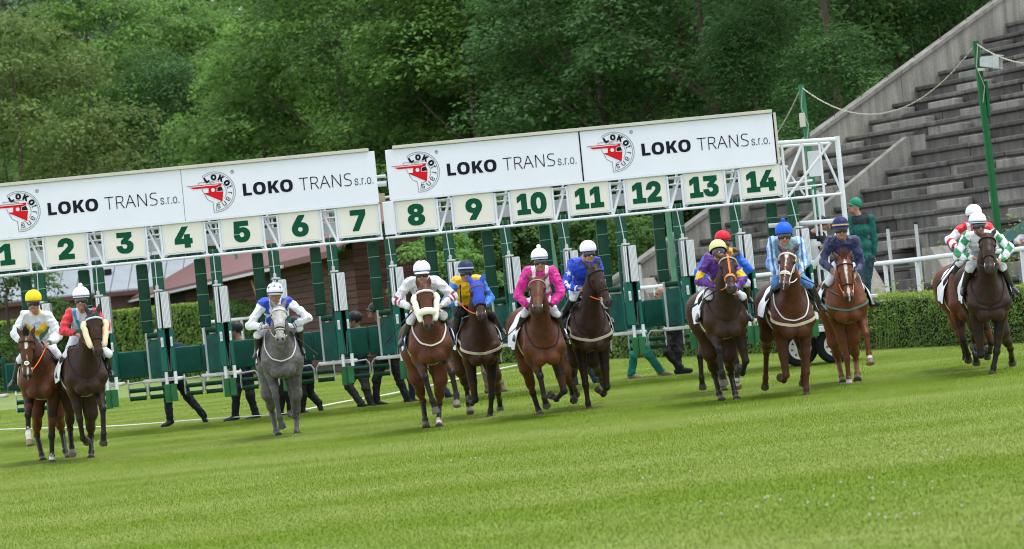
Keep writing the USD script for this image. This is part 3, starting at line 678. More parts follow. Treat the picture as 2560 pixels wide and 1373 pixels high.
def crown_clumps(g, H, z0, R, n, shape):
    """Clump centres and radii filling a crown of height H from z0, greatest radius R."""
    c, r = [], []
    while len(c) < n:
        u = g.uniform(0, 1); z = z0 + (H - z0) * u
        if shape == 'round': rad = R * math.sqrt(max(1 - (2 * u - 0.85) ** 2 / 1.35, 0.03))
        elif shape == 'tall': rad = R * (0.55 + 0.9 * u * (1 - u) * 2) * (1 - 0.65 * max(u - 0.6, 0) / 0.4)
        else: rad = R * (1 - u) ** 0.8 + 0.2
        a = g.uniform(0, 2 * math.pi); k = math.sqrt(g.uniform(0.18, 1.0)); k *= 0.78 + 0.4 * meshkit.noise(np.array([math.cos(a) * 1.7 + 9, math.sin(a) * 1.7 + 4, u * 4 + R]), int(H * 10) % 97)
        c.append((math.cos(a) * rad * k, math.sin(a) * rad * k, z)); r.append(g.uniform(0.7, 1.35) * R * 0.235)
    return np.array(c), np.array(r)

def make_tree(name, seed, H, z0, R, nclump, nleaf, lsize, lmat, shape='round', droop=0.0, trunk_r=0.28, limbs=12):
    g = np.random.default_rng(seed); c, r = crown_clumps(g, H, z0, R, nclump, shape)
    cen, nor, siz = [], [], []
    for cc, rr in zip(c, r):
        n = int(nleaf * (rr / (R * 0.235)) ** 1.6); d = g.normal(size=(n, 3)); d /= np.linalg.norm(d, axis=1, keepdims=True); d[:, 2] = np.where(d[:, 2] < -0.35, -d[:, 2] * 0.6, d[:, 2])
        lump = 0.72 + 0.55 * meshkit.noise(d * 2.6 + seed + cc, 5)
        k = rr * lump * g.uniform(0.55, 1.0, n) ** 0.4; p = cc + d * k[:, None] * np.array([1.15, 1.15, 0.72]); p[:, 2] -= droop * (np.hypot(d[:, 0], d[:, 1]) ** 2) * rr
        nn = d * 0.55 + np.array([0, 0, 0.75]) + g.normal(0, 0.42, (n, 3)); nn /= np.linalg.norm(nn, axis=1, keepdims=True)
        cen.append(p); nor.append(nn); siz.append(g.uniform(0.65, 1.3, n) * lsize)
    cen, nor, siz = np.vstack(cen), np.vstack(nor), np.concatenate(siz); ok = cen[:, 2] > 0.25; v, f = leaves(cen[ok], nor[ok], siz[ok], g)
    rng = random.Random(seed); pts = [(0, 0, -0.3)]; x = y = 0.0
    for z in np.linspace(0.5, H * 0.9, 9): x += rng.uniform(-0.14, 0.14); y += rng.uniform(-0.14, 0.14); pts.append((x, y, z))
    pts = np.array(pts); tr = tube(pts, np.linspace(trunk_r * 1.15, trunk_r * 0.15, len(pts)), 9)
    far = np.argsort(-np.hypot(c[:, 0], c[:, 1]))[: limbs * 3: 3]; br = []
    for k in far:
        z = max(c[k][2] * 0.62, z0 * 0.7); b = np.array([np.interp(z, pts[:, 2], pts[:, 0]), np.interp(z, pts[:, 2], pts[:, 1]), z]); m = (b + c[k]) / 2 + np.array([rng.uniform(-.5, .5), rng.uniform(-.5, .5), -0.5])
        br.append(tube([b, b * 0.65 + m * 0.35 + (0, 0, 0.1), m, c[k]], [trunk_r * 0.36, trunk_r * 0.28, trunk_r * 0.2, trunk_r * 0.06], 6))
    return dict(name=name, crown=(v, f), trunk=tr, limbs=br, mat=lmat)

PROTO = {}
def proto(key, **k): PROTO[key] = make_tree(**k)
proto('yellow', name='broadleaf_tree', seed=1, H=18.5, z0=1.5, R=6.6, nclump=120, nleaf=300, lsize=0.27, lmat='leaf_yellow', droop=0.1)
proto('mid', name='broadleaf_tree', seed=2, H=22, z0=2.0, R=6.2, nclump=130, nleaf=300, lsize=0.27, lmat='leaf_mid')
proto('bright', name='broadleaf_tree', seed=3, H=19, z0=2.0, R=5.6, nclump=120, nleaf=290, lsize=0.26, lmat='leaf_bright', droop=0.25)
proto('dark', name='broadleaf_tree', seed=4, H=23, z0=1.0, R=6.8, nclump=140, nleaf=310, lsize=0.25, lmat='leaf_dark')
proto('blue', name='broadleaf_tree', seed=5, H=21, z0=1.5, R=5.6, nclump=130, nleaf=310, lsize=0.22, lmat='leaf_blue', shape='tall', droop=0.35)
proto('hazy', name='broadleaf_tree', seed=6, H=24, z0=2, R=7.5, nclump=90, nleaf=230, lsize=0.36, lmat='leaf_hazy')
proto('pine', name='tall_trunk_tree', seed=7, H=21, z0=8.5, R=4.4, nclump=60, nleaf=260, lsize=0.24, lmat='leaf_blue', droop=0.3, trunk_r=0.115, limbs=12)
proto('shrub', name='shrub', seed=8, H=5.0, z0=0.2, R=2.6, nclump=60, nleaf=190, lsize=0.16, lmat='leaf_dark', trunk_r=0.10, limbs=6)
proto('shrub_bright', name='shrub', seed=9, H=4.6, z0=0.2, R=2.0, nclump=46, nleaf=180, lsize=0.16, lmat='leaf_mid', trunk_r=0.08, limbs=6)
proto('thuja', name='conifer', seed=10, H=4.3, z0=0.15, R=0.72, nclump=90, nleaf=130, lsize=0.10, lmat='leaf_thuja', shape='cone', trunk_r=0.07, limbs=3)
_first = {}
def plant(key, px, Y, scale, label, group=None, wide=1.0, rot=None, py=300, z=0.0):
    p = PROTO[key]; rng = random.Random(int(px * 7 + Y)); x = P(px, py, Y)[0]; name = p['name']
    if key not in _first:
        t = thing(name + '_' + 'x', None) if False else None
        cls = stage.CreateClassPrim(f'/World/_tree_{key}'); _first[key] = cls
        soft_up(put('crown', p['crown'], p['mat'], cls, smooth=True)); put('trunk', p['trunk'], 'bark', cls, smooth=60)
        for b in p['limbs']: put('limb', b, 'bark', cls, smooth=60)
    o = UsdGeom.Xform.Define(stage, path_for(name, None)); o.AddTranslateOp().Set(Gf.Vec3d(float(x), float(Y), float(z))); o.AddRotateZOp().Set(rot if rot is not None else rng.uniform(0, 360)); o.AddScaleOp().Set(Gf.Vec3f(scale * wide, scale * wide, scale))
    pr = o.GetPrim(); pr.GetReferences().AddInternalReference(_first[key].GetPath()); pr.SetInstanceable(True); tag(pr, label, 'tree' if 'tree' in name else ('shrub' if 'shrub' in name else 'conifer'), group); return pr
# front rank, left to right
plant('yellow', 40, 150, 1.0, 'yellowish green broadleaf tree at the left edge of the picture', rot=20)
plant('yellow', 262, 158, 0.62, 'smaller yellowish green tree leaning out right of the big one at the left edge', rot=200)
plant('mid', 225, 186, 1.12, 'mid green tree behind the yellowish trees at the left')
plant('blue', 400, 180, 0.92, 'dull green tree between the yellowish trees and the bright green one', wide=1.2)
plant('mid', 455, 196, 1.10, 'mid green tree whose rounded top stands left of the bright green tree')
plant('bright', 655, 166, 0.98, 'bright fresh green tree above the second sponsor board', rot=80)
plant('bright', 800, 176, 0.90, 'bright green tree just left of the gap between the sponsor boards', rot=10)
plant('mid', 860, 158, 1.10, 'mid green tree above the gap between the sponsor boards', wide=1.1)
plant('dark', 1035, 146, 1.02, 'dark green tree above the left end of the third sponsor board')
plant('mid', 1190, 138, 0.95, 'dark to mid green tree above the middle of the third sponsor board', wide=1.15)
plant('dark', 1330, 140, 0.98, 'dark green tree above the joint of the third and fourth sponsor boards')
plant('blue', 1500, 126, 0.98, 'feathery dull green tree above the emblem of the fourth sponsor board', wide=1.2)
plant('dark', 1640, 130, 0.92, 'dark green tree above the middle of the fourth sponsor board')
plant('blue', 1790, 120, 0.98, 'feathery dull green tree above the right end of the fourth sponsor board', wide=1.25)
plant('blue', 1900, 112, 0.58, 'lower feathery tree behind the green pole with the rope, left of the grandstand', wide=1.15)
plant('pine', 2074, 107, 1.55, 'tall tree with a bare trunk behind the grandstand parapet', rot=0, py=70)
plant('blue', 2092, 103, 0.49, 'feathery tree low behind the sloping grandstand parapet', wide=1.3)
plant('blue', 2275, 124, 1.0, 'feathery tree hanging over the grandstand parapet at the top', wide=0.75)
plant('dark', 2420, 128, 1.0, 'very dark tree behind the grandstand at the top right')
plant('dark', 2580, 120, 1.0, 'dark tree behind the grandstand at the right edge')
# the wood behind
for px, Y, s, k in ((-60, 205, 1.15, 'mid'), (110, 225, 1.2, 'mid'), (330, 235, 1.15, 'hazy'), (560, 230, 1.25, 'mid'), (720, 215, 1.2, 'mid'), (930, 190, 1.25, 'dark'), (1110, 182, 1.25, 'dark'), (1260, 178, 1.2, 'dark'), (1420, 165, 1.25, 'dark'), (1570, 168, 1.2, 'dark'), (1720, 160, 1.25, 'dark'), (1870, 155, 1.25, 'dark'), (2000, 150, 1.2, 'dark'), (2130, 152, 1.2, 'dark'), (2300, 160, 1.25, 'dark'), (2480, 158, 1.2, 'dark'), (2640, 150, 1.2, 'dark')):
    plant(k, px, Y, s, 'tall tree deep in the dark wood behind the front trees', 'trees deep in the wood')
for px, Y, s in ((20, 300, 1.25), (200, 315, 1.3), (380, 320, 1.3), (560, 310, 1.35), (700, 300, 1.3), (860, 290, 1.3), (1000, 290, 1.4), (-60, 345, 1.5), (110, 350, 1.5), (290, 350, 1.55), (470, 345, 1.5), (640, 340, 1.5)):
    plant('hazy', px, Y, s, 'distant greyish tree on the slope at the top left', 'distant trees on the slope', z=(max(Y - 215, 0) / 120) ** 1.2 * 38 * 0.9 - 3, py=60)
# undergrowth seen under the gate's beam
for px, Y, s, k, w in ((1105, 86, 0.85, 'shrub_bright', 'lighter green shrub left of the pale pole, seen between stalls 8 and 9'), (1215, 92, 0.95, 'shrub', 'dark shrub seen through stall 9 of the gate'), (1320, 94, 0.9, 'shrub', 'dark shrub seen through stall 10 of the gate'), (1420, 94, 0.9, 'shrub', 'dark shrub seen between stalls 10 and 11 of the gate'), (1500, 92, 0.8, 'shrub', 'dark shrub seen through stall 11 of the gate'), (1575, 90, 0.75, 'shrub', 'dark shrub at the foot of the sloping parapet, seen left of stall 12')):
    plant(k, px, Y, s, w, 'shrubs at the foot of the wood', py=680)
plant('shrub', 18, 122, 1.25, 'dark green bush at the left edge under the white gate rail', py=760)
plant('shrub_bright', 345, 150, 0.6, 'small green bush by the low roof behind the tall hedge', py=740)
plant('thuja', 908, 90, 1.0, 'narrow pointed conifer in front of the brown timber shed', py=720)

# hillside behind the wood
hx_, hy_ = np.meshgrid(np.linspace(-260, 260, 40), np.linspace(205, 420, 22), indexing='ij'); hz = np.clip((hy_ - 215) / 120, 0, 1) ** 1.2 * 38 + 3 * meshkit.fbm(np.stack([hx_ * 0.03, hy_ * 0.03, 0 * hx_], -1), 3) - 2.0
n, m = hx_.shape; i, j = np.meshgrid(np.arange(n - 1), np.arange(m - 1), indexing='ij'); q = np.stack([i * m + j, (i + 1) * m + j, (i + 1) * m + j + 1, i * m + j + 1], -1).reshape(-1, 4)
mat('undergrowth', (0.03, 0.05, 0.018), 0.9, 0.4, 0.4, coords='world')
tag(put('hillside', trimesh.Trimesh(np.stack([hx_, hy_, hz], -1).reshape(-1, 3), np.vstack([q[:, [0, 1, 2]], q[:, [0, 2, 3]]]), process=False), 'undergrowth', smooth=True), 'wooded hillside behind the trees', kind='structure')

def hedge(name, p0, p1, h0, h1, thick, dens, lsize, lm, lmt, label, seed, right=True):
    g = np.random.default_rng(seed); p0, p1 = np.array(p0, float), np.array(p1, float); L = np.linalg.norm(p1 - p0); d = (p1 - p0) / L; nn = np.array([-d[1], d[0], 0]); nn = nn if nn[1] < 0 else -nn   # nn faces the camera
    t = thing(name, label, 'hedge', p0)
    hh = lambda s: h0 + (h1 - h0) * s
    a, b = np.zeros(3), p1 - p0
    v = []
    for s, e in ((0, a), (1, b)):
        for w in (0.06, thick - 0.06):
            for z in (-0.02, hh(s) - 0.07): v.append(e - nn * w + (0, 0, z))
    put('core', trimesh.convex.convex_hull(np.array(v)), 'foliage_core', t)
    n = int(L * dens * (h0 + h1) / 2); s = g.uniform(0, 1, n); z = g.uniform(0, 1, n) * hh(s); bump = (meshkit.fbm(np.stack([s * L * 2.2, z * 2.2, 0 * z + seed], -1), 3) - 0.5) * 0.16
    c = a + s[:, None] * (b - a) + nn * (bump + g.normal(0, 0.02, n))[:, None]; c[:, 2] = z
    no = nn + g.normal(0, 0.55, (n, 3)) + (0, 0, 0.45); no /= np.linalg.norm(no, axis=1, keepdims=True)
    vv, f = leaves(c, no, g.uniform(0.6, 1.3, n) * lsize, g, 0.6); put('side_leaves', (vv, f), lm, t)
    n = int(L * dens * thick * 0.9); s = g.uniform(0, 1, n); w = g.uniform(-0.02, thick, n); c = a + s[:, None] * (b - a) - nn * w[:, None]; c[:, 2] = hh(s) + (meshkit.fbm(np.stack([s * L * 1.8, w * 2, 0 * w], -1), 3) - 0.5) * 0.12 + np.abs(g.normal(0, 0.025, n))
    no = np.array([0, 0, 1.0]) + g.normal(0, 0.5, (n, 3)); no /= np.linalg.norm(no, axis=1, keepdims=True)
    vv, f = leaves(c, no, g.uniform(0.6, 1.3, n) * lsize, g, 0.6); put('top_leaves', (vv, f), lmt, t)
    return t
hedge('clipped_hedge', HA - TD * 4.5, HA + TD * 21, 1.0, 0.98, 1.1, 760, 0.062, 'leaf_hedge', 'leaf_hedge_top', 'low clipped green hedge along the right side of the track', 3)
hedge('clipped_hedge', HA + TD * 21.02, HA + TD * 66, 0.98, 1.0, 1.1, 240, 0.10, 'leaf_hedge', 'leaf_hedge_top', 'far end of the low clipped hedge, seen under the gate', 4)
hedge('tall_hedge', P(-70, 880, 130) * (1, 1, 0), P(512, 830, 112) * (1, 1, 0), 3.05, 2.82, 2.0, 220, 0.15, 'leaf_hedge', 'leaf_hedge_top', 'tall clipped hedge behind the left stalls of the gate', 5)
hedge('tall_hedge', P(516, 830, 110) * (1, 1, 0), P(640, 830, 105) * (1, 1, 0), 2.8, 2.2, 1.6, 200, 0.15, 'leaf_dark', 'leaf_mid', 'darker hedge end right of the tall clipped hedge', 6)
# weeds behind the clipped hedge
g = np.random.default_rng(21)
for px, label in ((2215, 'leafy weeds over the hedge beside the white fence post'), (2345, 'bright leafy bush topping the hedge left of the far right horses'), (2545, 'tall weeds at the right edge beside the green pole')):
    Y = 57.0 if px < 2500 else 60.0; o = np.array([(px - CX) / FPX * Y, Y, 0.0]); n = 420 if px == 2345 else 260
    sx, h0, h1 = (0.42, 0.95, 1.45) if px == 2345 else ((0.32, 0.9, 1.35) if px < 2500 else (0.5, 1.6, 2.5))
    t = thing('weeds', label, 'weeds', o); c = np.stack([g.normal(0, sx, n), g.normal(0, 0.25, n), g.uniform(h0 - 0.4, h1, n) - 0.3 * np.abs(g.normal(0, 1, n))], -1); no = g.normal(0, 0.6, (n, 3)) + (0, -0.3, 0.9); no /= np.linalg.norm(no, axis=1, keepdims=True)
    put('leaves', leaves(c, no, g.uniform(0.06, 0.13, n), g, 0.45), 'leaf_weed', t); put('stems', join([bar((x, y, 0), (x + 0.05, y, z), 0.006, 4) for x, y, z in c[::9]]), 'leaf_weed', t)
# ------------------------------------------------------------------ concrete grandstand
def concrete(name, col, var, streak, rough=0.85):
    usdkit.material(stage, '/World/Looks/' + name, {
        'ge': ('geometry', {}), 'n1': ('noise_texture', {'scale': 0.55, 'detail': 7.0, 'roughness': 0.65}), 'mp': ('mapping', {'scale': (2.6, 2.6, 0.16)}), 'n2': ('noise_texture', {'scale': 1.7, 'detail': 5.0, 'roughness': 0.7}), 'n3': ('noise_texture', {'scale': 22.0, 'detail': 4.0}),
        'r1': ('map_range', {'from_min': 0.3, 'from_max': 0.7, 'to_min': 1 - var, 'to_max': 1 + var}), 'r2': ('map_range', {'from_min': 0.42, 'from_max': 0.68, 'to_min': 1.0, 'to_max': 1 - streak}), 'r3': ('map_range', {'from_min': 0.3, 'from_max': 0.7, 'to_min': 0.88, 'to_max': 1.12}),
        'm1': ('math', {'math_type': 'multiply'}), 'm2': ('math', {'math_type': 'multiply'}), 'hs': ('hsv', {'color': col}), 'bp': ('bump', {'strength': 0.5, 'distance': 0.02}), 'p': ('principled_bsdf', {'roughness': rough, 'specular_ior_level': 0.25})},
        [('ge.position', 'n1.vector'), ('ge.position', 'mp.vector'), ('mp.vector', 'n2.vector'), ('ge.position', 'n3.vector'), ('n1.fac', 'r1.value'), ('n2.fac', 'r2.value'), ('n3.fac', 'r3.value'), ('r1.result', 'm1.value1'), ('r2.result', 'm1.value2'), ('m1.value', 'm2.value1'), ('r3.result', 'm2.value2'),
         ('m2.value', 'hs.value'), ('hs.color', 'p.base_color'), ('n3.fac', 'bp.height'), ('bp.normal', 'p.normal')], surface='p.BSDF')
concrete('concrete_pale', (0.240, 0.226, 0.196), 0.22, 0.40); concrete('concrete_dark', (0.056, 0.053, 0.047), 0.35, 0.45); concrete('concrete_mid', (0.098, 0.094, 0.084), 0.35, 0.45); concrete('concrete_light', (0.190, 0.182, 0.162), 0.32, 0.42); concrete('concrete_slab', (0.066, 0.063, 0.056), 0.30, 0.40)
mat('rebar', (0.05, 0.035, 0.028), 0.8)
SD = np.array([0.407, -0.914, 0.0]); SN = np.array([0.914, 0.407, 0.0]); SO = np.array([3.5, 80.0, 0.0])   # along the rows towards the camera; up the stand
stand = thing('grandstand', 'disused concrete grandstand of weathered terrace rows with a sloping end parapet', 'grandstand', SO)
def sw(a, t, z): return SD * a + SN * t + np.array([0, 0, z])
def sbox(a0, a1, t0, t1, z0, z1, ch=0.012):
    b = box((a0, t0, z0), (a1, t1, z1), ch); v = b.vertices; b.vertices = SD * v[:, :1] + SN * v[:, 1:2] + np.array([0, 0, 1.0]) * v[:, 2:3]
    b.faces = b.faces[:, ::-1]; return b
def splate(a0, a1, pts):
    """A wall standing across the rows between a0 and a1, its outline in (t, z)."""
    e = trimesh.creation.extrude_polygon(Polygon(pts), abs(a1 - a0), engine='earcut'); v = e.vertices.copy()
    e.vertices = SD * (min(a0, a1) + v[:, 2:3]) + SN * v[:, :1] + np.array([0, 0, 1.0]) * v[:, 1:2]
    return e
NR, RUN, RISE, T0, Z0 = 17, 0.83, 0.425, 0.35, 2.02
rng = random.Random(12)
top = lambda t: 2.30 + 0.530 * t
for k, (t0, t1) in enumerate(((-0.9, 4.6), (4.62, 9.0), (9.02, 14.5), (14.52, 22.0))):
    put('parapet', splate(-0.34, 0.0, [(t0, 0.0), (t1, 0.0), (t1, top(t1) + 0.02), (t0, top(t0) + 0.02)]), 'concrete_pale', stand)
    put('parapet_cap', splate(-0.40, 0.06, [(t0, top(t0) + 0.023), (t1, top(t1) + 0.023), (t1, top(t1) + 0.14), (t0, top(t0) + 0.14)]), 'concrete_light', stand)
for t in np.arange(4.9, 13.6, 0.95):
    z = top(t) + 0.14; put('reinforcing_bar', bar(sw(-0.2, t, z - 0.02), sw(-0.2 + rng.uniform(-0.05, 0.05), t + rng.uniform(-0.06, 0.06), z + rng.uniform(0.30, 0.55)), 0.012, 5), 'rebar', stand)
tones = ['concrete_dark', 'concrete_dark', 'concrete_mid', 'concrete_mid', 'concrete_light']
for r in range(-3, NR):
    t0 = T0 + r * RUN; z1 = Z0 + r * RISE; a = 0.02
    lo = 0.02 if r >= 0 else (0.6 if r == -1 else 1.5)
    a = lo
    while a < 27:
        ln = rng.choice((1.3, 2.6, 3.0, 1.9)); b = min(a + ln, 27.3)
        if not (r < 1 and (13.3 < (a + b) / 2 < 16.6)):
            put('riser_block', sbox(a + 0.012, b - 0.012, t0 + rng.uniform(-0.012, 0.012), t0 + RUN + 0.25, z1 - RISE - 0.3, z1 - 0.13), rng.choice(tones[:4] if rng.random() < 0.72 else tones[2:]), stand)
            put('seat_slab', sbox(a + 0.006, b - 0.006, t0 - 0.075 + rng.uniform(-0.01, 0.01), t0 + RUN * 0.98, z1 - 0.128, z1 + rng.uniform(-0.012, 0.012), 0.03), rng.choice(('concrete_slab', 'concrete_slab', 'concrete_dark', 'concrete_mid', 'concrete_mid')), stand)
            if rng.random() < 0.55:
                w = rng.uniform(0.8, 1.6); a0 = rng.uniform(a + 0.05, max(b - w - 0.05, a + 0.06)); put('half_step', sbox(a0, min(a0 + w, b - 0.02), t0 - 0.40, t0 - 0.082, z1 - RISE - 0.02, z1 - RISE * 0.5, 0.02), rng.choice(('concrete_light', 'concrete_mid', 'concrete_light')), stand)
        a = b
# stair cheeks up the terraces and the lower entrance stairs
put('stair_cheek', splate(5.86, 6.12, [(1.6, 1.2), (5.7, 3.2), (5.75, 5.02), (5.2, 4.98), (1.6, 2.85)]), 'concrete_light', stand)
put('stair_cheek', splate(17.4, 17.66, [(0.8, 0.9), (5.0, 2.6), (5.05, 4.2), (0.8, 2.1)]), 'concrete_pale', stand)
for aa, z in ((13.0, 1.75), (16.5, 1.75), (5.0, 1.6), (2.0, 1.75)):
    e = trimesh.creation.extrude_polygon(Polygon([(0, 0), (1.9, 0), (1.9, 0.25), (0.35, z + 0.2), (0, z + 0.2)]), 0.45, engine='earcut'); v = e.vertices.copy()
    e.vertices = SD * (aa + v[:, :1]) + SN * (-0.75 - v[:, 2:3] * 1.0) + np.array([0, 0, 1.0]) * v[:, 1:2]; e.faces = e.faces[:, ::-1]
    put('stair_cheek', e, 'concrete_pale', stand)
for k in range(7):
    put('stair_step', sbox(13.5, 16.45, -1.9 + 0.36 * k, -1.9 + 0.36 * (k + 1) + 0.9, 0.0, 0.36 + 0.23 * k, 0.015), 'concrete_mid', stand)
put('front_wall', sbox(-0.3, 12.9, -1.15, -0.75, 0.0, 1.55), 'concrete_light', stand); put('front_wall', sbox(17.0, 27.0, -1.15, -0.75, 0.0, 1.45), 'concrete_light', stand)
put('foundation', sbox(0.05, 27.2, 0.2, 20.0, 0.0, 0.5), 'concrete_dark', stand)

# ------------------------------------------------------------------ white rail fence and grey posts
FA = HA + TN * 1.55
rl = thing('rail_fence', 'white tubular rail fence behind the clipped hedge on the right', 'fence', FA)
RZ = 1.70
put('rail', tube([TD * s + (0, 0, RZ + 0.012 * math.sin(s * 1.3)) for s in np.arange(-4.5, 34, 1.5)], 0.050, 10), 'white_paint', rl, smooth=60)
for k, s in enumerate(np.arange(-3.0, 34, 1.5)): put('post', bar(TD * s, TD * s + (0, 0, RZ - 0.052), 0.043, 8), 'white_paint', rl, smooth=40)
for i, (px, d, lab) in enumerate(((2297, 'tall grey steel post beside the fence, nearer of two behind the hedge', 2.42), (2226, 'tall grey steel post beside the fence, left of a similar one', 2.4), (1655, 'right one of two tall grey steel posts seen through the gate', 2.35), (1600, 'left one of two tall grey steel posts seen through the gate', 2.3))):
    q = FA + TN * 0.18
    k_ = (px - CX) / FPX; s = (q[0] - k_ * q[1]) / (0.31 + k_ * 0.951); o = q + TD * s
    t = thing('steel_post', d, 'post', o, group='grey steel posts along the fence'); put('shaft', bar((0, 0, 0), (0.0, 0, lab), 0.036, 8), 'galvanised', t, smooth=40); put('cap', bar((0, 0, lab), (0, 0, lab + 0.04), 0.045, 8), 'dark_gap', t)
rl2 = thing('rail_fence', 'white rail fence by the timber shed behind the left stalls', 'fence', np.array([-10.4, 104.0, 0]))
dd = nrm(np.array([-0.20, 0.98, 0])) * 0 + np.array([0.93, -0.36, 0.0])
put('rail', tube([dd * s + (0, 0, 2.05) for s in (-1.0, 2.5, 6.2)], 0.055, 8), 'white_paint', rl2, smooth=50)
for s in np.arange(-0.9, 6.3, 0.78): put('post', bar(dd * s, dd * s + (0, 0, 2.0), 0.05, 8), 'white_paint', rl2, smooth=40)

# ------------------------------------------------------------------ green poles with ropes and a floodlight
mat('pole_green', (0.022, 0.150, 0.075), 0.6, 0.2, 3.0); mat('pole_bright', (0.006, 0.085, 0.024), 0.5, 0.2, 3.0); mat('pole_pale', (0.075, 0.20, 0.12), 0.6, 0.2, 3.0)
mat('rope', (0.36, 0.34, 0.29), 0.8, 0.3, 30.0); mat('lamp_grey', (0.40, 0.42, 0.43), 0.45, 0.1, 5.0); mat('lamp_glass', (0.20, 0.21, 0.16), 0.2)
tops = {}
PL = {-1: (2860, 60, 47.8), 0: (2440, 108, 56.0), 1: (2002, 207, 63.8), 2: (1672, 560, 71.7), 3: (1392, 690, 79.5), 4: (1169, 640, 87.3), 5: (1000, 640, 95.0), 6: (845, 640, 102.6), 7: (711, 660, 110.5), 8: (600, 740, 118.4)}
names = {0: ('thick bright green pole carrying a grey floodlight, in front of the grandstand', 'pole_bright', 0.072), 1: ('green pole with a small box on it, at the foot of the grandstand parapet', 'pole_green', 0.068), 2: ('pale green pole between stalls 12 and 13, behind the gate', 'pole_pale', 0.07), 3: ('leaning pale green pole behind stall 10', 'pole_pale', 0.07), 4: ('pale green pole behind stall 9 in front of a tree trunk', 'pole_pale', 0.07), 6: ('green pole behind stall 7, by the timber shed', 'pole_green', 0.06), 7: ('thin green pole in front of the timber shed, behind stall 6', 'pole_green', 0.06), 8: ('thin green pole in front of the pink roof, behind stall 5', 'pole_green', 0.06)}
for k, (px, py, Y) in PL.items():
    w = P(px, py, Y); h = 5.78; lean = np.array([-0.09 if k < 2 else 0.0, 0, 0])
    if k == 3: lean = np.array([-0.35, 0, 0])
    o = np.array([w[0] - lean[0] * min(w[2] / h, 1), Y, 0.0])
    tops[k] = o + lean + (0, 0, h - 0.05)
    if k not in names: continue
    lab, mt, r = names[k]; t = thing('pole', lab, 'pole', o)
    put('shaft', tube([(0, 0, -0.1), lean * 0.5 + (0, 0, h / 2), lean + (0, 0, h)], [r * 1.05, r, r * 0.95], 8), mt, t, smooth=40)
    if k == 1: put('junction_box', box((-0.20, -0.10, 4.85), (-0.08, 0.02, 5.16), 0.01), 'cream_trim', t)
    if k == 0: put('splint', box((-0.005, -0.06, 4.3), (0.05, 0.05, 5.0), 0.01), 'pole_bright', t)
    put('tie', tube([lean + (0.01, -r - 0.01, h - 0.1), lean * 0.9 + (-0.06, -r - 0.03, h - 0.5), lean * 0.8 + (0.05, -r - 0.02, h - 0.9), lean * 0.7 + (-0.02, -r - 0.01, h - 1.2)], 0.008, 5), 'rope', t)
rl_ = ['rope from the thick green pole out of the picture to the right', 'braided rope sagging between the thick green pole and the green pole by the parapet', 'braided rope running down behind the fourth sponsor board from the green pole', 'braided rope sagging behind stalls 10 and 11', 'rope behind stall 9', None, None, 'rope in front of the pink roof']
for k, lab in enumerate(rl_):
    if not lab: continue
    a, b = tops[k - 1], tops[k]; o = (a + b) / 2; s = np.linspace(0, 1, 90); sag = 0.95 if k in (1,) else (0.75 if k == 0 else 1.5)
    p = a + s[:, None] * (b - a); p[:, 2] -= sag * 4 * s * (1 - s) * (1.0); t = thing('rope', lab, 'rope', o); ph = np.arange(90)
    off = np.stack([0.009 * np.cos(ph * 2.2), 0 * ph, 0.012 * np.sin(ph * 2.2)], 1)
    put('strand', shift(tube(p + off, 0.0095, 5), -o), 'rope', t); put('strand', shift(tube(p - off, 0.0095, 5), -o), 'rope', t)
lo = P(2474, 155, 55.8); t = thing('floodlight', 'grey box floodlight fixed to the thick green pole', 'floodlight', lo)
lm = lambda m: trimesh.Trimesh(m.vertices @ np.array([[0.92, -0.36, -0.12], [0.38, 0.92, 0.0], [0.10, -0.05, 0.99]]) * 0.98, m.faces, process=False)
hv = []
for x, y in ((-0.17, 0.11), (0.10, 0.15)): hv += [(x, -y, -y * 0.8), (x, y, -y * 0.8), (x, y, y * 0.8), (x, -y, y * 0.8)]
put('housing', lm(trimesh.convex.convex_hull(np.array(hv))), 'lamp_grey', t); put('hood', lm(box((0.10, -0.17, 0.115), (0.24, 0.17, 0.135), 0.004)), 'lamp_grey', t); put('hood_side', lm(box((0.10, -0.17, -0.12), (0.22, -0.155, 0.115), 0.004)), 'lamp_grey', t); put('hood_side', lm(box((0.10, 0.155, -0.12), (0.22, 0.17, 0.115), 0.004)), 'lamp_grey', t)
put('hood_bottom', lm(box((0.10, -0.17, -0.135), (0.24, 0.17, -0.122), 0.004)), 'lamp_grey', t); put('lens', lm(box((0.102, -0.13, -0.10), (0.112, 0.13, 0.10), 0.003)), 'lamp_glass', t); put('bracket', box((-0.24, -0.03, -0.16), (-0.10, 0.03, -0.10), 0.006), 'galvanised', t)
for s in (-0.05, 0.05): put('guard_bar', lm(bar((0.118, s, -0.1), (0.118, s, 0.1), 0.006, 5)), 'galvanised', t)

# ------------------------------------------------------------------ timber shed with a pink tin roof, and the grey roofed building behind
mat('plank_brown', (0.060, 0.030, 0.021), 0.85, 0.35, 3.0, bump=0.5, bscale=18, stretch=(0.3, 0.3, 4)); mat('plank_dark', (0.044, 0.023, 0.017), 0.85, 0.35, 3.0, bump=0.5, bscale=18, stretch=(0.3, 0.3, 4)); mat('plank_red', (0.072, 0.033, 0.023), 0.85, 0.35, 3.0, bump=0.5, bscale=18, stretch=(0.3, 0.3, 4))
mat('roof_pink', (0.145, 0.066, 0.064), 0.6, 0.16, 1.2, bump=0.1); mat('roof_edge', (0.10, 0.042, 0.040), 0.6, 0.2, 3.0); mat('roof_grey', (0.27, 0.30, 0.33), 0.5, 0.10, 1.0); mat('wall_brown', (0.10, 0.062, 0.050), 0.8, 0.25, 2.0); mat('post_yellow', (0.34, 0.21, 0.08), 0.7, 0.2, 4.0); mat('opening', (0.012, 0.011, 0.010), 0.9)
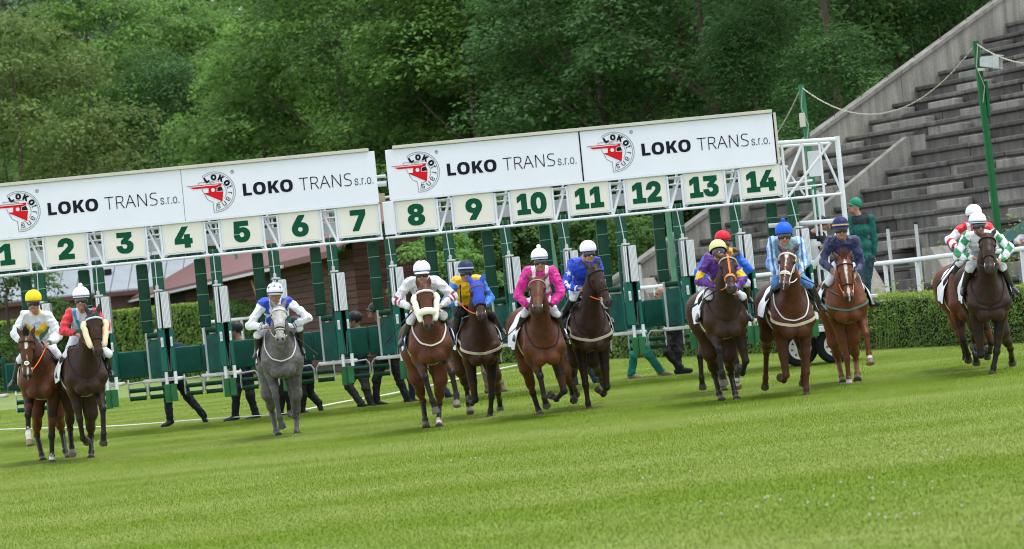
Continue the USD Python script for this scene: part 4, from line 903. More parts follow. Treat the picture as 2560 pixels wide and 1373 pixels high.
S0, S1 = np.array([-4.75, 88.0, 0]), np.array([-20.0, 150.0, 0]); sd_ = nrm(S1 - S0); sn_ = np.array([-sd_[1], sd_[0], 0]); sn_ = sn_ if sn_[0] > 0 else -sn_; SL = np.linalg.norm(S1 - S0)
shed = thing('timber_shed', 'dark brown timber shed with horizontal planks and a faded pink tin roof', 'shed', S0)
def hb(s0, s1, w0, w1, z0, z1, ch=0.006):
    b = box((s0, w0, z0), (s1, w1, z1), ch); v = b.vertices; b.vertices = sd_ * v[:, :1] + sn_ * v[:, 1:2] + np.array([0, 0, 1.0]) * v[:, 2:3]; return b if np.dot(np.cross(sd_, sn_), (0, 0, 1)) > 0 else trimesh.Trimesh(b.vertices, b.faces[:, ::-1], process=False)
put('inner_wall', hb(0.1, SL, 0.06, 2.5, 0.0, 3.75), 'opening', shed)
for r in range(18):
    z0 = 0.02 + r * 0.207
    s = 0.0
    while s < 40:
        ln = rng.choice((4.2, 5.0, 3.6)); put('plank', hb(s, min(s + ln - 0.012, 40), rng.uniform(-0.008, 0.0), 0.055, z0, z0 + rng.uniform(0.188, 0.198), 0.004), rng.choice(('plank_brown', 'plank_dark', 'plank_red')), shed); s += ln
for r in range(19):
    z0 = 0.02 + r * 0.207; w1 = 2.55
    w = 0.0
    while w < w1 - 0.2:
        ln = rng.choice((2.5, 3.7)); put('plank', hb(-0.05 + rng.uniform(-0.008, 0), 0.0, w, min(w + ln - 0.01, w1), z0, z0 + 0.195, 0.004), rng.choice(('plank_brown', 'plank_dark', 'plank_red')), shed); w += ln
def hquad(pts, th=0.06):
    p = np.array([sd_ * a + sn_ * b + np.array([0, 0, c]) for a, b, c in pts]); return trimesh.convex.convex_hull(np.vstack([p, p + (0, 0, th)]))
for k in range(14):
    a0, a1 = -0.0 + SL * k / 14, SL * (k + 1) / 14 - 0.03
    if k == 0: a0 = -0.7
    put('roof_sheet', hquad([(a0, -0.75, 3.72), (a1, -0.75, 3.72), (a1, 3.2, 5.45), (a0, 3.2, 5.45)]), 'roof_pink', shed)
put('barge_board', hb(-0.72, SL, -0.80, -0.76, 3.56, 3.76), 'roof_edge', shed); put('gutter', hb(8, SL, -0.90, -0.82, 3.54, 3.64), 'galvanised', shed)
put('post', bar(sd_ * 14 + sn_ * -0.25 + (0, 0, 0.4), sd_ * 19 + sn_ * -0.2 + (0, 0, 3.4), 0.09, 6), 'post_yellow', shed)
put('doorway', hb(27, 33, -0.02, -0.012, 0.0, 2.9), 'opening', shed); put('doorway', hb(-0.065, -0.06, 1.6, 3.2, 0.0, 2.6), 'opening', shed)
G0 = P(-180, 800, 141) * (1, 1, 0); gb = thing('low_building', 'long low building with a pale grey corrugated roof and a brown wall', 'building', G0)
put('wall', box((0, 0, 0), (13.2, 6, 3.95), 0.02), 'wall_brown', gb)
for k in range(16):
    x0, x1 = -0.4 + 0.86 * k, -0.4 + 0.86 * (k + 1) - 0.04; v = np.array([(x0, -0.6, 4.12), (x1, -0.6, 4.12), (x1, 4.5, 6.6), (x0, 4.5, 6.6)]); put('roof_sheet', trimesh.convex.convex_hull(np.vstack([v, v + (0, 0, 0.08)])), 'roof_grey', gb)
put('fascia', box((-0.4, -0.66, 3.90), (13.4, -0.61, 4.10), 0.01), 'roof_edge', gb); put('chimney_stub', box((8.6, 1.0, 4.7), (8.95, 1.3, 5.3), 0.02), 'opening', gb)
# ------------------------------------------------------------------ horses
mat('horse_coat', None, 0.46, 0.22, 7.0, spec=0.20, attr='tint', bump=0.6, bscale=12, bdist=0.02)
mat('horse_hair', None, 0.55, attr='tint', isl=0.25)
mat('fleece', (0.72, 0.63, 0.40), 0.95, 0.10, 30.0, bump=0.6, bscale=260, sheen=0.4)
mat('fleece_white', (0.78, 0.75, 0.64), 0.95, 0.10, 30.0, bump=0.6, bscale=260, sheen=0.4)
mat('strap_dark', (0.016, 0.011, 0.009), 0.4)
mat('strap_brown', (0.20, 0.062, 0.028), 0.5)
mat('strap_white', (0.62, 0.61, 0.57), 0.5)
mat('strap_tan', (0.50, 0.44, 0.32), 0.6)
mat('strap_orange', (0.75, 0.13, 0.015), 0.5)
mat('strap_green', (0.10, 0.22, 0.17), 0.6)
mat('strap_blue', (0.05, 0.13, 0.45), 0.5)
mat('strap_lightblue', (0.45, 0.62, 0.72), 0.5)
mat('strap_pink', (0.55, 0.25, 0.30), 0.5)
mat('cloth_white', (0.72, 0.72, 0.76), 0.75, 0.06, 6.0, bump=0.3, bscale=25)
mat('cloth_cream', (0.66, 0.60, 0.44), 0.8, 0.06, 6.0, bump=0.3, bscale=25)
mat('cloth_dark', (0.012, 0.012, 0.02), 0.8, 0.1, 6.0)
mat('hood_blue', (0.028, 0.062, 0.36), 0.75, 0.14, 14.0, bump=0.4, bscale=80)
mat('bit_metal', (0.6, 0.6, 0.6), 0.25, metal=0.9)

COATS = {'bay': (0.078, 0.025, 0.009), 'darkbay': (0.036, 0.0135, 0.0058), 'brown': (0.026, 0.0115, 0.0055), 'redbay': (0.090, 0.027, 0.010), 'chestnut': (0.122, 0.039, 0.014), 'liver': (0.055, 0.018, 0.008), 'grey': (0.115, 0.111, 0.104), 'black': (0.025, 0.0120, 0.0065)}
HCELL = 0.0150

def make_horse(S):
    rng = random.Random(S['seed']); coat = np.array(COATS[S['coat']])
    gz = S['depth']
    br = P(*S['chest'], gz); hp = P(S['hip'][0], S['hip'][1], gz + 1.35)
    F = br - hp; F[2] = 0; F = nrm(F); L = np.cross((0, 0, 1.0), F); Z = np.array([0, 0, 1.0])
    base = br - F * 0.62; base[2] = 0
    dzf = float(np.clip(br[2] - 0.90, -0.16, 0.13)); dzr = S.get('rear', 0.0)
    def T(f, l, z):
        w = np.clip((f + 0.9) / 1.5, 0, 1)
        return base + F * f + L * l + Z * (z + dzf * w + dzr * (1 - w))
    B = Body()
    # trunk
    B.cone(T(0.39, 0, 1.17), T(0.12, 0, 1.17), 0.225, 0.295, 0.10, 'body', L, 1.06)
    B.cone(T(0.12, 0, 1.17), T(-0.32, 0, 1.20), 0.335, 0.325, 0.10, 'body', L, 1.13)
    B.cone(T(-0.32, 0, 1.20), T(-0.78, 0, 1.27), 0.32, 0.27, 0.12, 'body', L, 1.12)
    B.cone(T(0.34, 0, 1.47), T(-0.10, 0, 1.46), 0.075, 0.09, 0.12, 'body')
    B.cone(T(-0.55, 0, 1.36), T(-0.90, 0, 1.33), 0.16, 0.13, 0.10, 'body')
    for s in (-1, 1):
        B.cone(T(0.26, 0.14 * s, 1.42), T(0.47, 0.175 * s, 1.06), 0.095, 0.125, 0.06, 'body')
        B.cone(T(0.545, 0.090 * s, 0.92), T(0.50, 0.10 * s, 1.04), 0.100, 0.10, 0.034, 'body')
        B.cone(T(-0.72, 0.135 * s, 1.30), T(-0.86, 0.14 * s, 1.14), 0.205, 0.185, 0.09, 'body')
    # head and neck
    wn = T(0.20, 0, 1.36)
    pol = solve(wn, S['poll'], S.get('neck', 0.92), 'f'); muz = solve(pol, S['muzzle'], 0.585, 'f')
    h = nrm(muz - pol); hl = np.cross(Z, -h); hl = L - h * (L @ h) if np.linalg.norm(hl) < 0.2 else hl
    hl = nrm(L * 0.6 + nrm(hl) * 0.4 if (hl @ L) > 0 else L * 0.6 - nrm(hl) * 0.4); hl = nrm(hl - h * (hl @ h)); dn = np.cross(hl, h); dn = dn if dn @ F > 0 or dn[2] > 0 else -dn
    if dn[2] < 0 and (dn @ F) < 0: dn = -dn
    HL = np.linalg.norm(muz - pol)
    def Hd(t, l, d): return pol + h * (t * HL) + hl * l + dn * d
    nb = T(0.36, 0, 1.17); nm = (nb * 0.45 + (pol - dn * 0.05) * 0.55) + Z * 0.02
    cw = np.cross(nrm(pol - nb), L)
    B.cone(nb, nm, 0.235, 0.165, 0.12, 'neck', L, 1.42); B.cone(nm, Hd(0.10, 0, -0.075), 0.165, 0.105, 0.08, 'neck', L, 1.30)
    B.cone(T(0.30, 0, 1.45), Hd(-0.03, 0, -0.02), 0.075, 0.05, 0.09, 'neck')
    B.ell(Hd(0.13, 0, -0.02), np.array([h, hl, dn]), (0.14, 0.098, 0.088), 0.03, 'head')
    B.cone(Hd(0.14, 0, 0.0), Hd(0.50, 0, 0.012), 0.090, 0.066, 0.03, 'head', hl, 0.92)
    B.cone(Hd(0.45, 0, 0.006), Hd(0.86, 0, -0.008), 0.067, 0.053, 0.03, 'head')
    for s in (-1, 1):
        B.ell(Hd(0.30, 0.043 * s, -0.085), np.array([h, hl, dn]), (0.12, 0.044, 0.090), 0.035, 'jaw')
        B.ball(Hd(0.285, 0.094 * s, 0.018), 0.027, 0.022, 'brow')
        B.ball(Hd(0.30, 0.103 * s, 0.006), 0.0165, 0.006, 'eye')
        B.cone(Hd(0.42, 0.060 * s, -0.015), Hd(0.62, 0.046 * s, -0.02), 0.016, 0.012, 0.02, 'head')
        B.ball(Hd(0.925, 0.036 * s, 0.002), 0.036, 0.02, 'muzzle')
        et = S.get('ears', (0.6, 0.55))   # how far the tips lean out, and up against back
        e0 = Hd(-0.01, 0.060 * s, 0.0); e1 = e0 + 0.165 * nrm(hl * s * et[0] * 0.5 + Z * et[1] - h * 0.55 + dn * et[2] if len(et) > 2 else hl * s * et[0] * 0.5 + Z * et[1] - h * 0.55)
        em = e0 * 0.55 + e1 * 0.45
        B.cone(e0, em, 0.030, 0.033, 0.02, 'ear', dn, 1.7); B.cone(em, e1, 0.033, 0.007, 0.01, 'ear', dn, 1.5)
    B.ell(Hd(0.93, 0, -0.02), np.array([h, hl, dn]), (0.068, 0.060, 0.055), 0.03, 'muzzle')
    B.cone(Hd(0.55, 0, -0.075), Hd(0.90, 0, -0.062), 0.048, 0.030, 0.04, 'jaw'); B.ball(Hd(0.955, 0, -0.05), 0.032, 0.02, 'muzzle')
    for s in (-1, 1): B.cut(Hd(0.955, 0.036 * s, 0.036), 0.0155, 0.006)
    # legs
    hoofs = {}
    def hoof(fet, hf, tag, fl):
        d = nrm(hf - fet); top = fet + d * np.linalg.norm(hf - fet) * 0.52; end = fet + d * max(np.linalg.norm(hf - fet), 0.12)
        if end[2] < 0.004: end[2] = 0.004
        B.cone(fet, top, 0.037, 0.040, 0.02, tag + '3'); B.ball(fet, 0.043, 0.015, tag + '3')
        B.frustum(top, end, 0.045, 0.064, 0.012, tag + '4')
    for s, nm_ in ((-1, 'RF'), (1, 'LF')):
        k, f_, o_, fl = S[nm_]
        sh = T(0.46, 0.165 * s, 1.05); el0 = T(0.27, 0.165 * s, 0.93)
        kn = solve(el0, k, 0.42, fl[0]); el = el0 + 0.22 * (kn - el0) * np.array([0.3, 1, 0.15])
        ft = solve(kn, f_, 0.29, fl[1]); hf = solve(ft, o_, 0.175, fl[2])
        B.cone(sh, el, 0.118, 0.098, 0.05, 'body'); B.cone(el, el * 0.45 + kn * 0.55, 0.098, 0.062, 0.05, nm_ + '1'); B.cone(el * 0.45 + kn * 0.55, kn, 0.062, 0.044, 0.03, nm_ + '1')
        B.ball(kn, 0.049, 0.02, nm_ + '2'); B.cone(kn, ft, 0.040, 0.033, 0.025, nm_ + '2')
        bk = np.cross(nrm(ft - kn), L); bk = bk if bk @ F < 0 else -bk
        B.cone(kn + bk * 0.022 + (ft - kn) * 0.2, ft + bk * 0.018, 0.017, 0.018, 0.02, nm_ + '2')
        hoof(ft, hf, nm_, fl)
    for s, nm_ in ((-1, 'RH'), (1, 'LH')):
        st, hk, f_, o_, fl = S[nm_]
        hip = T(-0.76, 0.15 * s, 1.22); stf = solve(hip, (st[0] - 9 * s, st[1]), 0.42, fl[0]); B.ball(T(-0.70, 0.165 * s, 1.06), 0.165, 0.10, 'body'); hok = solve(stf, hk, 0.46, fl[1]); ft = solve(hok, f_, 0.37, fl[2]); hf = solve(ft, o_, 0.175, fl[3])
        B.cone(hip, stf, 0.20, 0.086, 0.10, 'body'); B.cone(T(-0.93, 0.12 * s, 1.18), stf * 0.3 + hok * 0.7, 0.13, 0.045, 0.10, nm_ + '1')
        B.cone(stf, stf * 0.4 + hok * 0.6, 0.080, 0.052, 0.09, nm_ + '1'); B.cone(stf * 0.4 + hok * 0.6, hok, 0.052, 0.042, 0.03, nm_ + '1')
        B.ball(hok, 0.047, 0.02, nm_ + '2'); B.cone(hok, ft, 0.039, 0.034, 0.025, nm_ + '2')
        bk = np.cross(nrm(ft - hok), L); bk = bk if bk @ F < 0 else -bk
        B.ball(hok + bk * 0.05 + Z * 0.02, 0.028, 0.03, nm_ + '2'); B.cone(hok + bk * 0.03, ft + bk * 0.016, 0.02, 0.019, 0.02, nm_ + '2')
        hoof(ft, hf, nm_, fl)
    M = B.mesh(HCELL); V = np.array(M.vertices)
    # coat colours
    idx, tt = B.nearest(V); tags = np.array([q[6] or '' for q in B.p])[idx]
    C = np.tile(coat, (len(V), 1)); nz = meshkit.fbm(V * 3.5 + S['seed'] * 7.3, 3)[:, None]; fine = meshkit.noise(V * 38.0, 5)[:, None]
    top = np.clip((V[:, 2:3] - 0.9) / 0.6, 0, 1)
    if S['coat'] == 'grey':
        dap = np.clip((meshkit.noise(V * 24.0, 3)[:, None] - 0.35) * 2.2, 0, 1)
        C = C * (0.72 + 0.40 * dap + 0.25 * (nz - 0.5)) * (0.8 + 0.4 * fine)
        pts_col = np.array((0.055, 0.053, 0.052))
    else:
        C = C * (0.75 + 0.5 * nz) * (0.9 + 0.2 * fine)
        pts_col = np.array((0.008, 0.007, 0.0065)) if S['coat'] in ('bay', 'redbay', 'darkbay', 'brown', 'black') else coat * 0.9
    black_pts = S.get('points', 1.0)
    def mixto(mask, col):
        nonlocal C
        mask = np.clip(mask, 0, 1)[:, None]; C = C * (1 - mask) + np.asarray(col) * mask
    for nm_ in ('RF', 'LF', 'RH', 'LH'):
        m1, m2, m3, m4 = [tags == nm_ + x for x in '1234']
        front = nm_[1] == 'F'
        mixto(black_pts * np.where(m1, np.clip((tt - (0.15 if front else 0.55)) / 0.7, 0, 1) ** 1.3 * (0.9 if front else 0.6), 0), pts_col)
        mixto(black_pts * (m2 | m3) * 0.95, pts_col)
        hc = (0.060, 0.050, 0.042) if S['coat'] != 'grey' else (0.05, 0.05, 0.05)
        hc = S.get('hoofcol', {}).get(nm_, hc)
        mixto(m4 * 1.0, np.array(hc) * 0.9)
        sock = S.get('socks', {}).get(nm_)
        if sock:
            mixto(m3 * np.clip((tt - (1 - sock)) * 6 + fine[:, 0] * 1.2, 0, 1), (0.62, 0.58, 0.54))
            if sock > 1: mixto(m2 * np.clip((tt - (2 - sock)) * 8 + (fine[:, 0] - 0.5) * 3, 0, 1), (0.62, 0.58, 0.54))
    d0 = V - pol; ht = d0 @ h / HL; hs = d0 @ hl; hd = d0 @ dn
    hm = np.isin(tags, ('head', 'jaw', 'brow', 'muzzle', 'eye')) & (ht > 0)
    if S['coat'] == 'grey':
        mixto(hm * np.clip(1.1 - np.abs(ht - 0.3) * 1.3, 0, 0.85) * np.clip(0.4 + fine[:, 0], 0, 1), (0.46, 0.455, 0.44))
        mixto(hm * np.clip((ht - 0.85) * 6, 0, 1) * 0.8, (0.10, 0.095, 0.09))
    else:
        mixto(hm * np.clip((ht - 0.80) * 6, 0, 1) * S.get('muzdark', 0.85), (0.030, 0.025, 0.023))
        mixto(np.isin(tags, ('neck',)) * 0.35 * black_pts, pts_col)
        mixto(hm * np.clip((0.16 - np.abs(ht - 0.68)) * 6, 0, 1) * S.get('tan', 0.3), coat * 1.7)
    for (t0, t1, w0, w1, c) in S.get('blaze', ()):
        wv = w0 + (w1 - w0) * np.clip((ht - t0) / (t1 - t0 + 1e-6), 0, 1)
        wv = wv * np.clip(np.minimum(ht - t0, t1 - ht) / 0.035, 0, 1) ** 0.6
        mixto(hm * (hd > -0.02) * np.clip((wv - np.abs(hs - c) + (fine[:, 0] - 0.5) * 0.006) / 0.006 + 0.5, 0, 1), (0.62, 0.57, 0.52))
    eyes = np.min([np.linalg.norm(V - Hd(0.30, 0.111 * s, 0.010), axis=1) for s in (-1, 1)], 0)
    mixto((eyes < 0.021) * hm, (0.006, 0.005, 0.005))
    nos = np.min([np.linalg.norm(V - Hd(0.955, 0.034 * s, 0.026), axis=1) for s in (-1, 1)], 0); mixto((nos < 0.021) * 1.0, (0.008, 0.006, 0.006))
    mixto((tags == 'ear') * 0.35, (0.02, 0.015, 0.012) if S['coat'] != 'grey' else (0.16, 0.155, 0.15))
    R = thing('horse', S['label'], 'horse', base, group='racehorses leaving the starting gate')
    body = put('body', shift(trimesh.Trimesh(V, M.faces, process=False), -base), 'horse_coat', R, smooth=True, color=C)
    H = dict(B=B, R=R, base=base, T=T, Hd=Hd, F=F, L=L, Z=Z, h=h, hl=hl, dn=dn, pol=pol, muz=muz, S=S, V=V, ht=ht, tags=tags, M=M)
    # mane, forelock and tail
    mc = np.array(S.get('mane', (0.014, 0.012, 0.011)))
    def hair(name, roots, dirs, lens, r0, **kw):
        m = strands(roots, dirs, lens, r0, rng, **kw); put(name, shift(m, -base), 'horse_hair', R, color=np.tile(mc, (len(m.vertices), 1)))
    n = S.get('forelock', 26); fl_len = S.get('tuft', 0.10); flup = S.get('tuftup', 0.1)
    roots = [Hd(-0.03 + 0.05 * rng.random(), rng.uniform(-0.035, 0.035), 0.035 + 0.01 * rng.random()) for _ in range(n)]
    hair('forelock', roots, [dn * 0.6 + h * (0.9 - flup * 2) + Z * flup + hl * rng.uniform(-0.4, 0.4) for _ in roots], [fl_len * rng.uniform(0.6, 1.2) for _ in roots], 0.006, droop=0.5 - 0.4 * flup, spread=0.25)
    roots, dirs = [], []
    for k in range(170):
        t = rng.random(); o = T(0.28, 0, 1.53) * (1 - t) + (Hd(-0.05, 0, 0.01) + Z * 0.015) * t
        roots.append(o + L * rng.uniform(-0.02, 0.02)); dirs.append(L * S.get('maneside', 0.7) + Z * 0.6 - F * 0.3)
    hair('mane', roots, dirs, [rng.uniform(0.09, 0.15) for _ in roots], 0.007, droop=2.2, spread=0.15)
    roots = [T(-1.02, rng.uniform(-0.03, 0.03), 1.30) for _ in range(46)]
    hair('tail', roots, [-F * 1.0 + Z * rng.uniform(-0.3, 0.4) + L * S.get('tailside', 0.0) for _ in roots], [rng.uniform(0.5, 0.75) for _ in roots], 0.011, droop=1.9, seg=6, spread=0.12)
    tack(H); return H

def loop(H, name, pts, r, matn, close=False, n=6):
    pts = np.asarray(pts)
    if close: pts = np.vstack([pts, pts[:1]])
    return put(name, shift(tube(pts, r, n), -H['base']), matn, H['R'], smooth=60)

def head_ring(H, t, a0, a1, lift, n=22, d0=-0.03, tilt=0.0):
    a = np.radians(np.linspace(a0, a1, n)); d = np.cos(a)[:, None] * H['dn'] + np.sin(a)[:, None] * H['hl']
    o = np.array([H['Hd'](t + tilt * math.cos(x), 0, d0) for x in a])
    return H['B'].march(o, d, 0.22) + d * lift

def head_side(H, s, t0, t1, dd0, dd1, lift, n=12):
    o = np.array([H['Hd'](t, 0, dd) for t, dd in zip(np.linspace(t0, t1, n), np.linspace(dd0, dd1, n))]); d = np.tile(H['hl'] * s, (n, 1))
    return H['B'].march(o, d, 0.2) + d * lift

def neck_strap(H, pts, lift, n=30):
    """A strap over the chest through rough (forward, left, up) positions, pulled onto the body."""
    pts = np.array(pts, float); x = np.linspace(0, len(pts) - 1, n); q = np.stack([np.interp(x, np.arange(len(pts)), pts[:, k]) for k in range(3)], 1)
    q[1:-1] = (q[:-2] + 2 * q[1:-1] + q[2:]) / 4
    W = np.array([H['T'](*p) for p in q]); o = np.array([H['T'](0.1, 0, p[2] + 0.05) for p in q]); d = W - o; d /= np.linalg.norm(d, axis=1, keepdims=True)
    return H['B'].march(o, d, 0.95) + d * lift

def band(pts, nrms, w, wd, th=0.004):
    """A flat band along points: half width w along wd, standing th proud."""
    pts, nrms, wd = np.asarray(pts), np.asarray(nrms), np.asarray(wd); wd = np.broadcast_to(wd, pts.shape)
    a, b = pts + wd * w, pts - wd * w
    v = np.concatenate([a + nrms * th, b + nrms * th, b, a]); n = len(pts); f = []
    for k in range(4):
        o, p = k * n, ((k + 1) % 4) * n
        i = np.arange(n - 1); f.append(np.stack([o + i, o + i + 1, p + i + 1, p + i], 1))
    f = np.vstack(f); return trimesh.Trimesh(v, np.vstack([f[:, [0, 1, 2]], f[:, [0, 2, 3]]]), process=False)

def tack(H):
    S, B, T, Hd = H['S'], H['B'], H['T'], H['Hd']; base, R = H['base'], H['R']
    bm = S.get('bridle', 'strap_dark'); r = 0.009 if bm == 'strap_dark' else 0.011
    loop(H, 'browband', head_ring(H, 0.135, -95, 95, 0.006), S.get('brow_r', r * 1.1), S.get('brow', bm))
    for s in (-1, 1):
        loop(H, 'cheek_strap', head_side(H, s, 0.03, 0.74, -0.02, -0.035, 0.005), r * 0.9, bm)
        ring = Hd(0.80, 0.062 * s, -0.035); a = np.linspace(0, 2 * math.pi, 15)
        loop(H, 'bit_ring', ring + 0.034 * (np.cos(a)[:, None] * H['h'] + np.sin(a)[:, None] * H['dn']), 0.005, 'bit_metal')
        loop(H, 'throat_lash', head_side(H, s, 0.06, 0.36, -0.05, -0.15, 0.004, 8), r * 0.7, bm)
    nb = S.get('nose', bm)
    if nb: loop(H, 'noseband', head_ring(H, 0.63, -170, 170, 0.006, 26, -0.035), S.get('nose_r', r * 1.2), nb)
    if S.get('fleece_nose'):
        p = head_ring(H, 0.63, -115, 115, 0.028, 18, -0.03); rr = np.full(18, 0.047)
        rr[0] = rr[-1] = 0.025
        put('fleece_noseband', shift(tube(p, rr, 12), -base), 'fleece_white', R, smooth=True)
    if S.get('fleece_cheek'):
        for s in (-1, 1):
            p = head_side(H, s, 0.16, 0.82, 0.012, -0.01, 0.036, 16); p += np.outer(np.sin(np.linspace(0, math.pi, 16)), H['hl'] * s * 0.022)
            rr = np.full(16, 0.040); rr[0] = rr[-1] = 0.024; rr[1] = rr[-2] = 0.036; p[1:-1] = (p[:-2] + p[1:-1] * 2 + p[2:]) / 4
            put('fleece_cheekpiece', shift(tube(p, rr, 12), -base), S['fleece_cheek'], R, smooth=True)
    if S.get('nosepad'):
        a = np.linspace(0, 2 * math.pi, 17); o = np.array([Hd(0.66, 0, 0.0)] * 17) + 0.026 * (np.cos(a)[:, None] * H['hl'] + np.sin(a)[:, None] * H['h'] * 0.75)
        loop(H, 'nose_pad', B.march(o, np.tile(H['dn'], (17, 1)), 0.2) + H['dn'] * 0.010, 0.013, 'fleece_white')
    if S.get('face_strap'):
        ts = np.linspace(0.0, 0.60, 14); o = np.array([Hd(t, 0, -0.02) for t in ts]); q = B.march(o, np.tile(H['dn'], (14, 1)), 0.2) + H['dn'] * 0.006
        put('face_strap', shift(band(q, np.tile(H['dn'], (14, 1)), 0.011, H['hl']), -base), S['face_strap'], R)
        loop(H, 'nose_strap', head_ring(H, 0.72, -75, 75, 0.008, 14, -0.03, -0.12), 0.010, S['face_strap'])
    if S.get('cross_nose'):
        p = head_ring(H, 0.60, -120, 120, 0.007, 20, -0.035, 0.08); loop(H, 'cross_noseband', p, 0.009, S['cross_nose'])
    if S.get('hood'):
        M, V, ht, tags = H['M'], H['V'], H['ht'], H['tags']; d0 = V - H['pol']; hs = d0 @ H['hl']
        hm = np.isin(tags, ('head', 'jaw', 'brow', 'ear', 'eye')) & (ht < 0.64) & (ht > -0.35)
        ed = np.min([np.linalg.norm(V - Hd(0.30, 0.088 * s, 0.02), axis=1) for s in (-1, 1)], 0)
        keep = (hm & (ed > 0.034)); fm = keep[M.faces].all(1)
        N = trimesh.Trimesh(V, M.faces, process=False).vertex_normals
        sub = trimesh.Trimesh(V + N * 0.008, M.faces[fm], process=False); sub.remove_unreferenced_vertices()
        put('hood', shift(sub, -base), 'hood_blue', R, smooth=True)
    # saddle cloth, girth and a small racing saddle
    cm = S.get('cloth', 'cloth_white'); w0, drop = S.get('flare', 0.05), S.get('drop', 108)
    fs = np.linspace(-0.34, 0.24, 10); ph = np.radians(np.linspace(-drop, drop, 33)); grid = []
    for f_ in fs:
        d = np.sin(ph)[:, None] * H['L'] + np.cos(ph)[:, None] * H['Z']; o = np.array([T(f_, 0, 1.18)] * len(ph))
        grid.append(B.march(o, d, 0.6) + d * (0.012 + w0 * np.clip((np.abs(ph) - 0.9) / 1.0, 0, 1)[:, None] ** 1.2 + 0.006 * np.sin(np.abs(ph) * 9 + f_ * 14)[:, None]))
    g = np.array(grid); n, m = g.shape[:2]; i, j = np.meshgrid(np.arange(n - 1), np.arange(m - 1), indexing='ij')
    q = np.stack([i * m + j, i * m + j + 1, (i + 1) * m + j + 1, (i + 1) * m + j], -1).reshape(-1, 4); v = g.reshape(-1, 3)
    cl = trimesh.Trimesh(v, np.vstack([q[:, [0, 1, 2]], q[:, [0, 2, 3]]]), process=False); nn = cl.vertex_normals
    up = nn if (nn[m // 2] @ H['Z']) > 0 else -nn
    inner = trimesh.Trimesh(v - up * 0.008, cl.faces[:, ::-1], process=False)
    sc = put('saddle_cloth', shift(join([cl, inner]), -base), cm, R, smooth=True)
    edge = np.vstack([g[-1], g[::-1, -1][1:], g[0, ::-1][1:], g[1:, 0]])
    loop(H, 'cloth_binding', edge + 0.002 * H['Z'], 0.007, S.get('bind', cm))
    a = np.radians(np.linspace(0, 360, 33)); d = np.sin(a)[:, None] * H['L'] + np.cos(a)[:, None] * H['Z']; pts = B.march(np.array([T(0.06, 0, 1.17)] * 33), d, 0.7) + d * 0.004
    put('girth', shift(band(pts, d, 0.045, H['F'], 0.008), -base), S.get('girth', 'strap_white'), R)
    sb = Body(); sb.cone(T(0.14, 0, 1.555), T(-0.20, 0, 1.565), 0.05, 0.075, 0.03, None, H['Z'], 1.6)
    for s in (-1, 1): sb.cone(T(0.05, 0.08 * s, 1.54), T(0.10, 0.29 * s, 1.34), 0.07, 0.06, 0.03, None, H['L'], 2.6)
    put('saddle', shift(sb.mesh(0.022), -base), 'strap_dark', R, smooth=True)
    for pts, matn, rr in S.get('straps', ()):
        q = neck_strap(H, pts, 0.008)
        d = q - np.array([T(0.1, 0, 1.15)] * len(q)); d /= np.linalg.norm(d, axis=1, keepdims=True); t = np.gradient(q, axis=0); t /= np.linalg.norm(t, axis=1, keepdims=True)
        wd = np.cross(t, d); wd /= np.linalg.norm(wd, axis=1, keepdims=True)
        put('chest_strap', shift(band(q - d * 0.004, d, rr, wd, 0.010), -base), matn, R)

BREAST = [(0.10, -0.36, 1.25), (0.40, -0.33, 1.14), (0.62, -0.2, 1.03), (0.72, 0, 0.98), (0.62, 0.2, 1.03), (0.40, 0.33, 1.14), (0.10, 0.36, 1.25)]
NECKLOOP = [(0.25, -0.2, 1.55), (0.45, -0.24, 1.30), (0.62, -0.15, 1.10), (0.68, 0, 1.05), (0.62, 0.15, 1.10), (0.45, 0.24, 1.30), (0.25, 0.2, 1.55)]
def gd(px, py, back): return ground_depth(px, py) + back
HS = []
def HSP(**k): k['seed'] = len(HS) + 1; HS.append(k)
HSP(coat='bay', label='bay racehorse with white diamond on its brow and fleece nose pad, at the left edge', depth=gd(130, 1161, 0.05), chest=(99, 972), hip=(112, 905), poll=(66, 842), muzzle=(69, 945),
    RF=((70, 1037), (71, 1085), (76, 1114), 'f0f'), LF=((129, 1090), (130, 1138), (130, 1160), '000'), RH=((84, 1030), (92, 1088), (104, 1138), (108, 1157), 'fbff'), LH=((152, 1035), (155, 1080), (163, 1128), (172, 1147), 'fbff'),
    socks={'RF': 1.3, 'LF': 0.95}, blaze=((0.14, 0.32, 0.020, 0.020, 0.0), (0.75, 0.93, 0.010, 0.012, 0.01)), nosepad=True, tuft=0.15, tuftup=0.9, forelock=70, mane=(0.03, 0.027, 0.026), cloth='cloth_cream', flare=0.03, ears=(0.9, 0.35), hoofcol={'RF': (0.22, 0.17, 0.12)})
HSP(coat='brown', label='dark bay racehorse wearing cream sheepskin cheekpieces and a pale blue browband', depth=gd(228, 1151, -0.85), chest=(222, 970), hip=(186, 905), poll=(233, 787), muzzle=(247, 886),
    RF=((199, 1047), (207, 1096), (218, 1105), 'fbb'), LF=((257, 1022), (259, 1084), (258, 1112), 'f0b'), RH=((165, 1015), (175, 1072), (179, 1118), (181, 1138), 'fbff'), LH=((236, 1035), (227, 1090), (228, 1130), (228, 1150), 'fbff'),
    fleece_cheek='fleece', brow='strap_lightblue', brow_r=0.013, tan=0.8, cloth='cloth_white', bind='cloth_dark', flare=0.05, ears=(0.7, 0.6), straps=((NECKLOOP, 'strap_dark', 0.006),), hoofcol={'RH': (0.2, 0.17, 0.14)}, points=0.9)
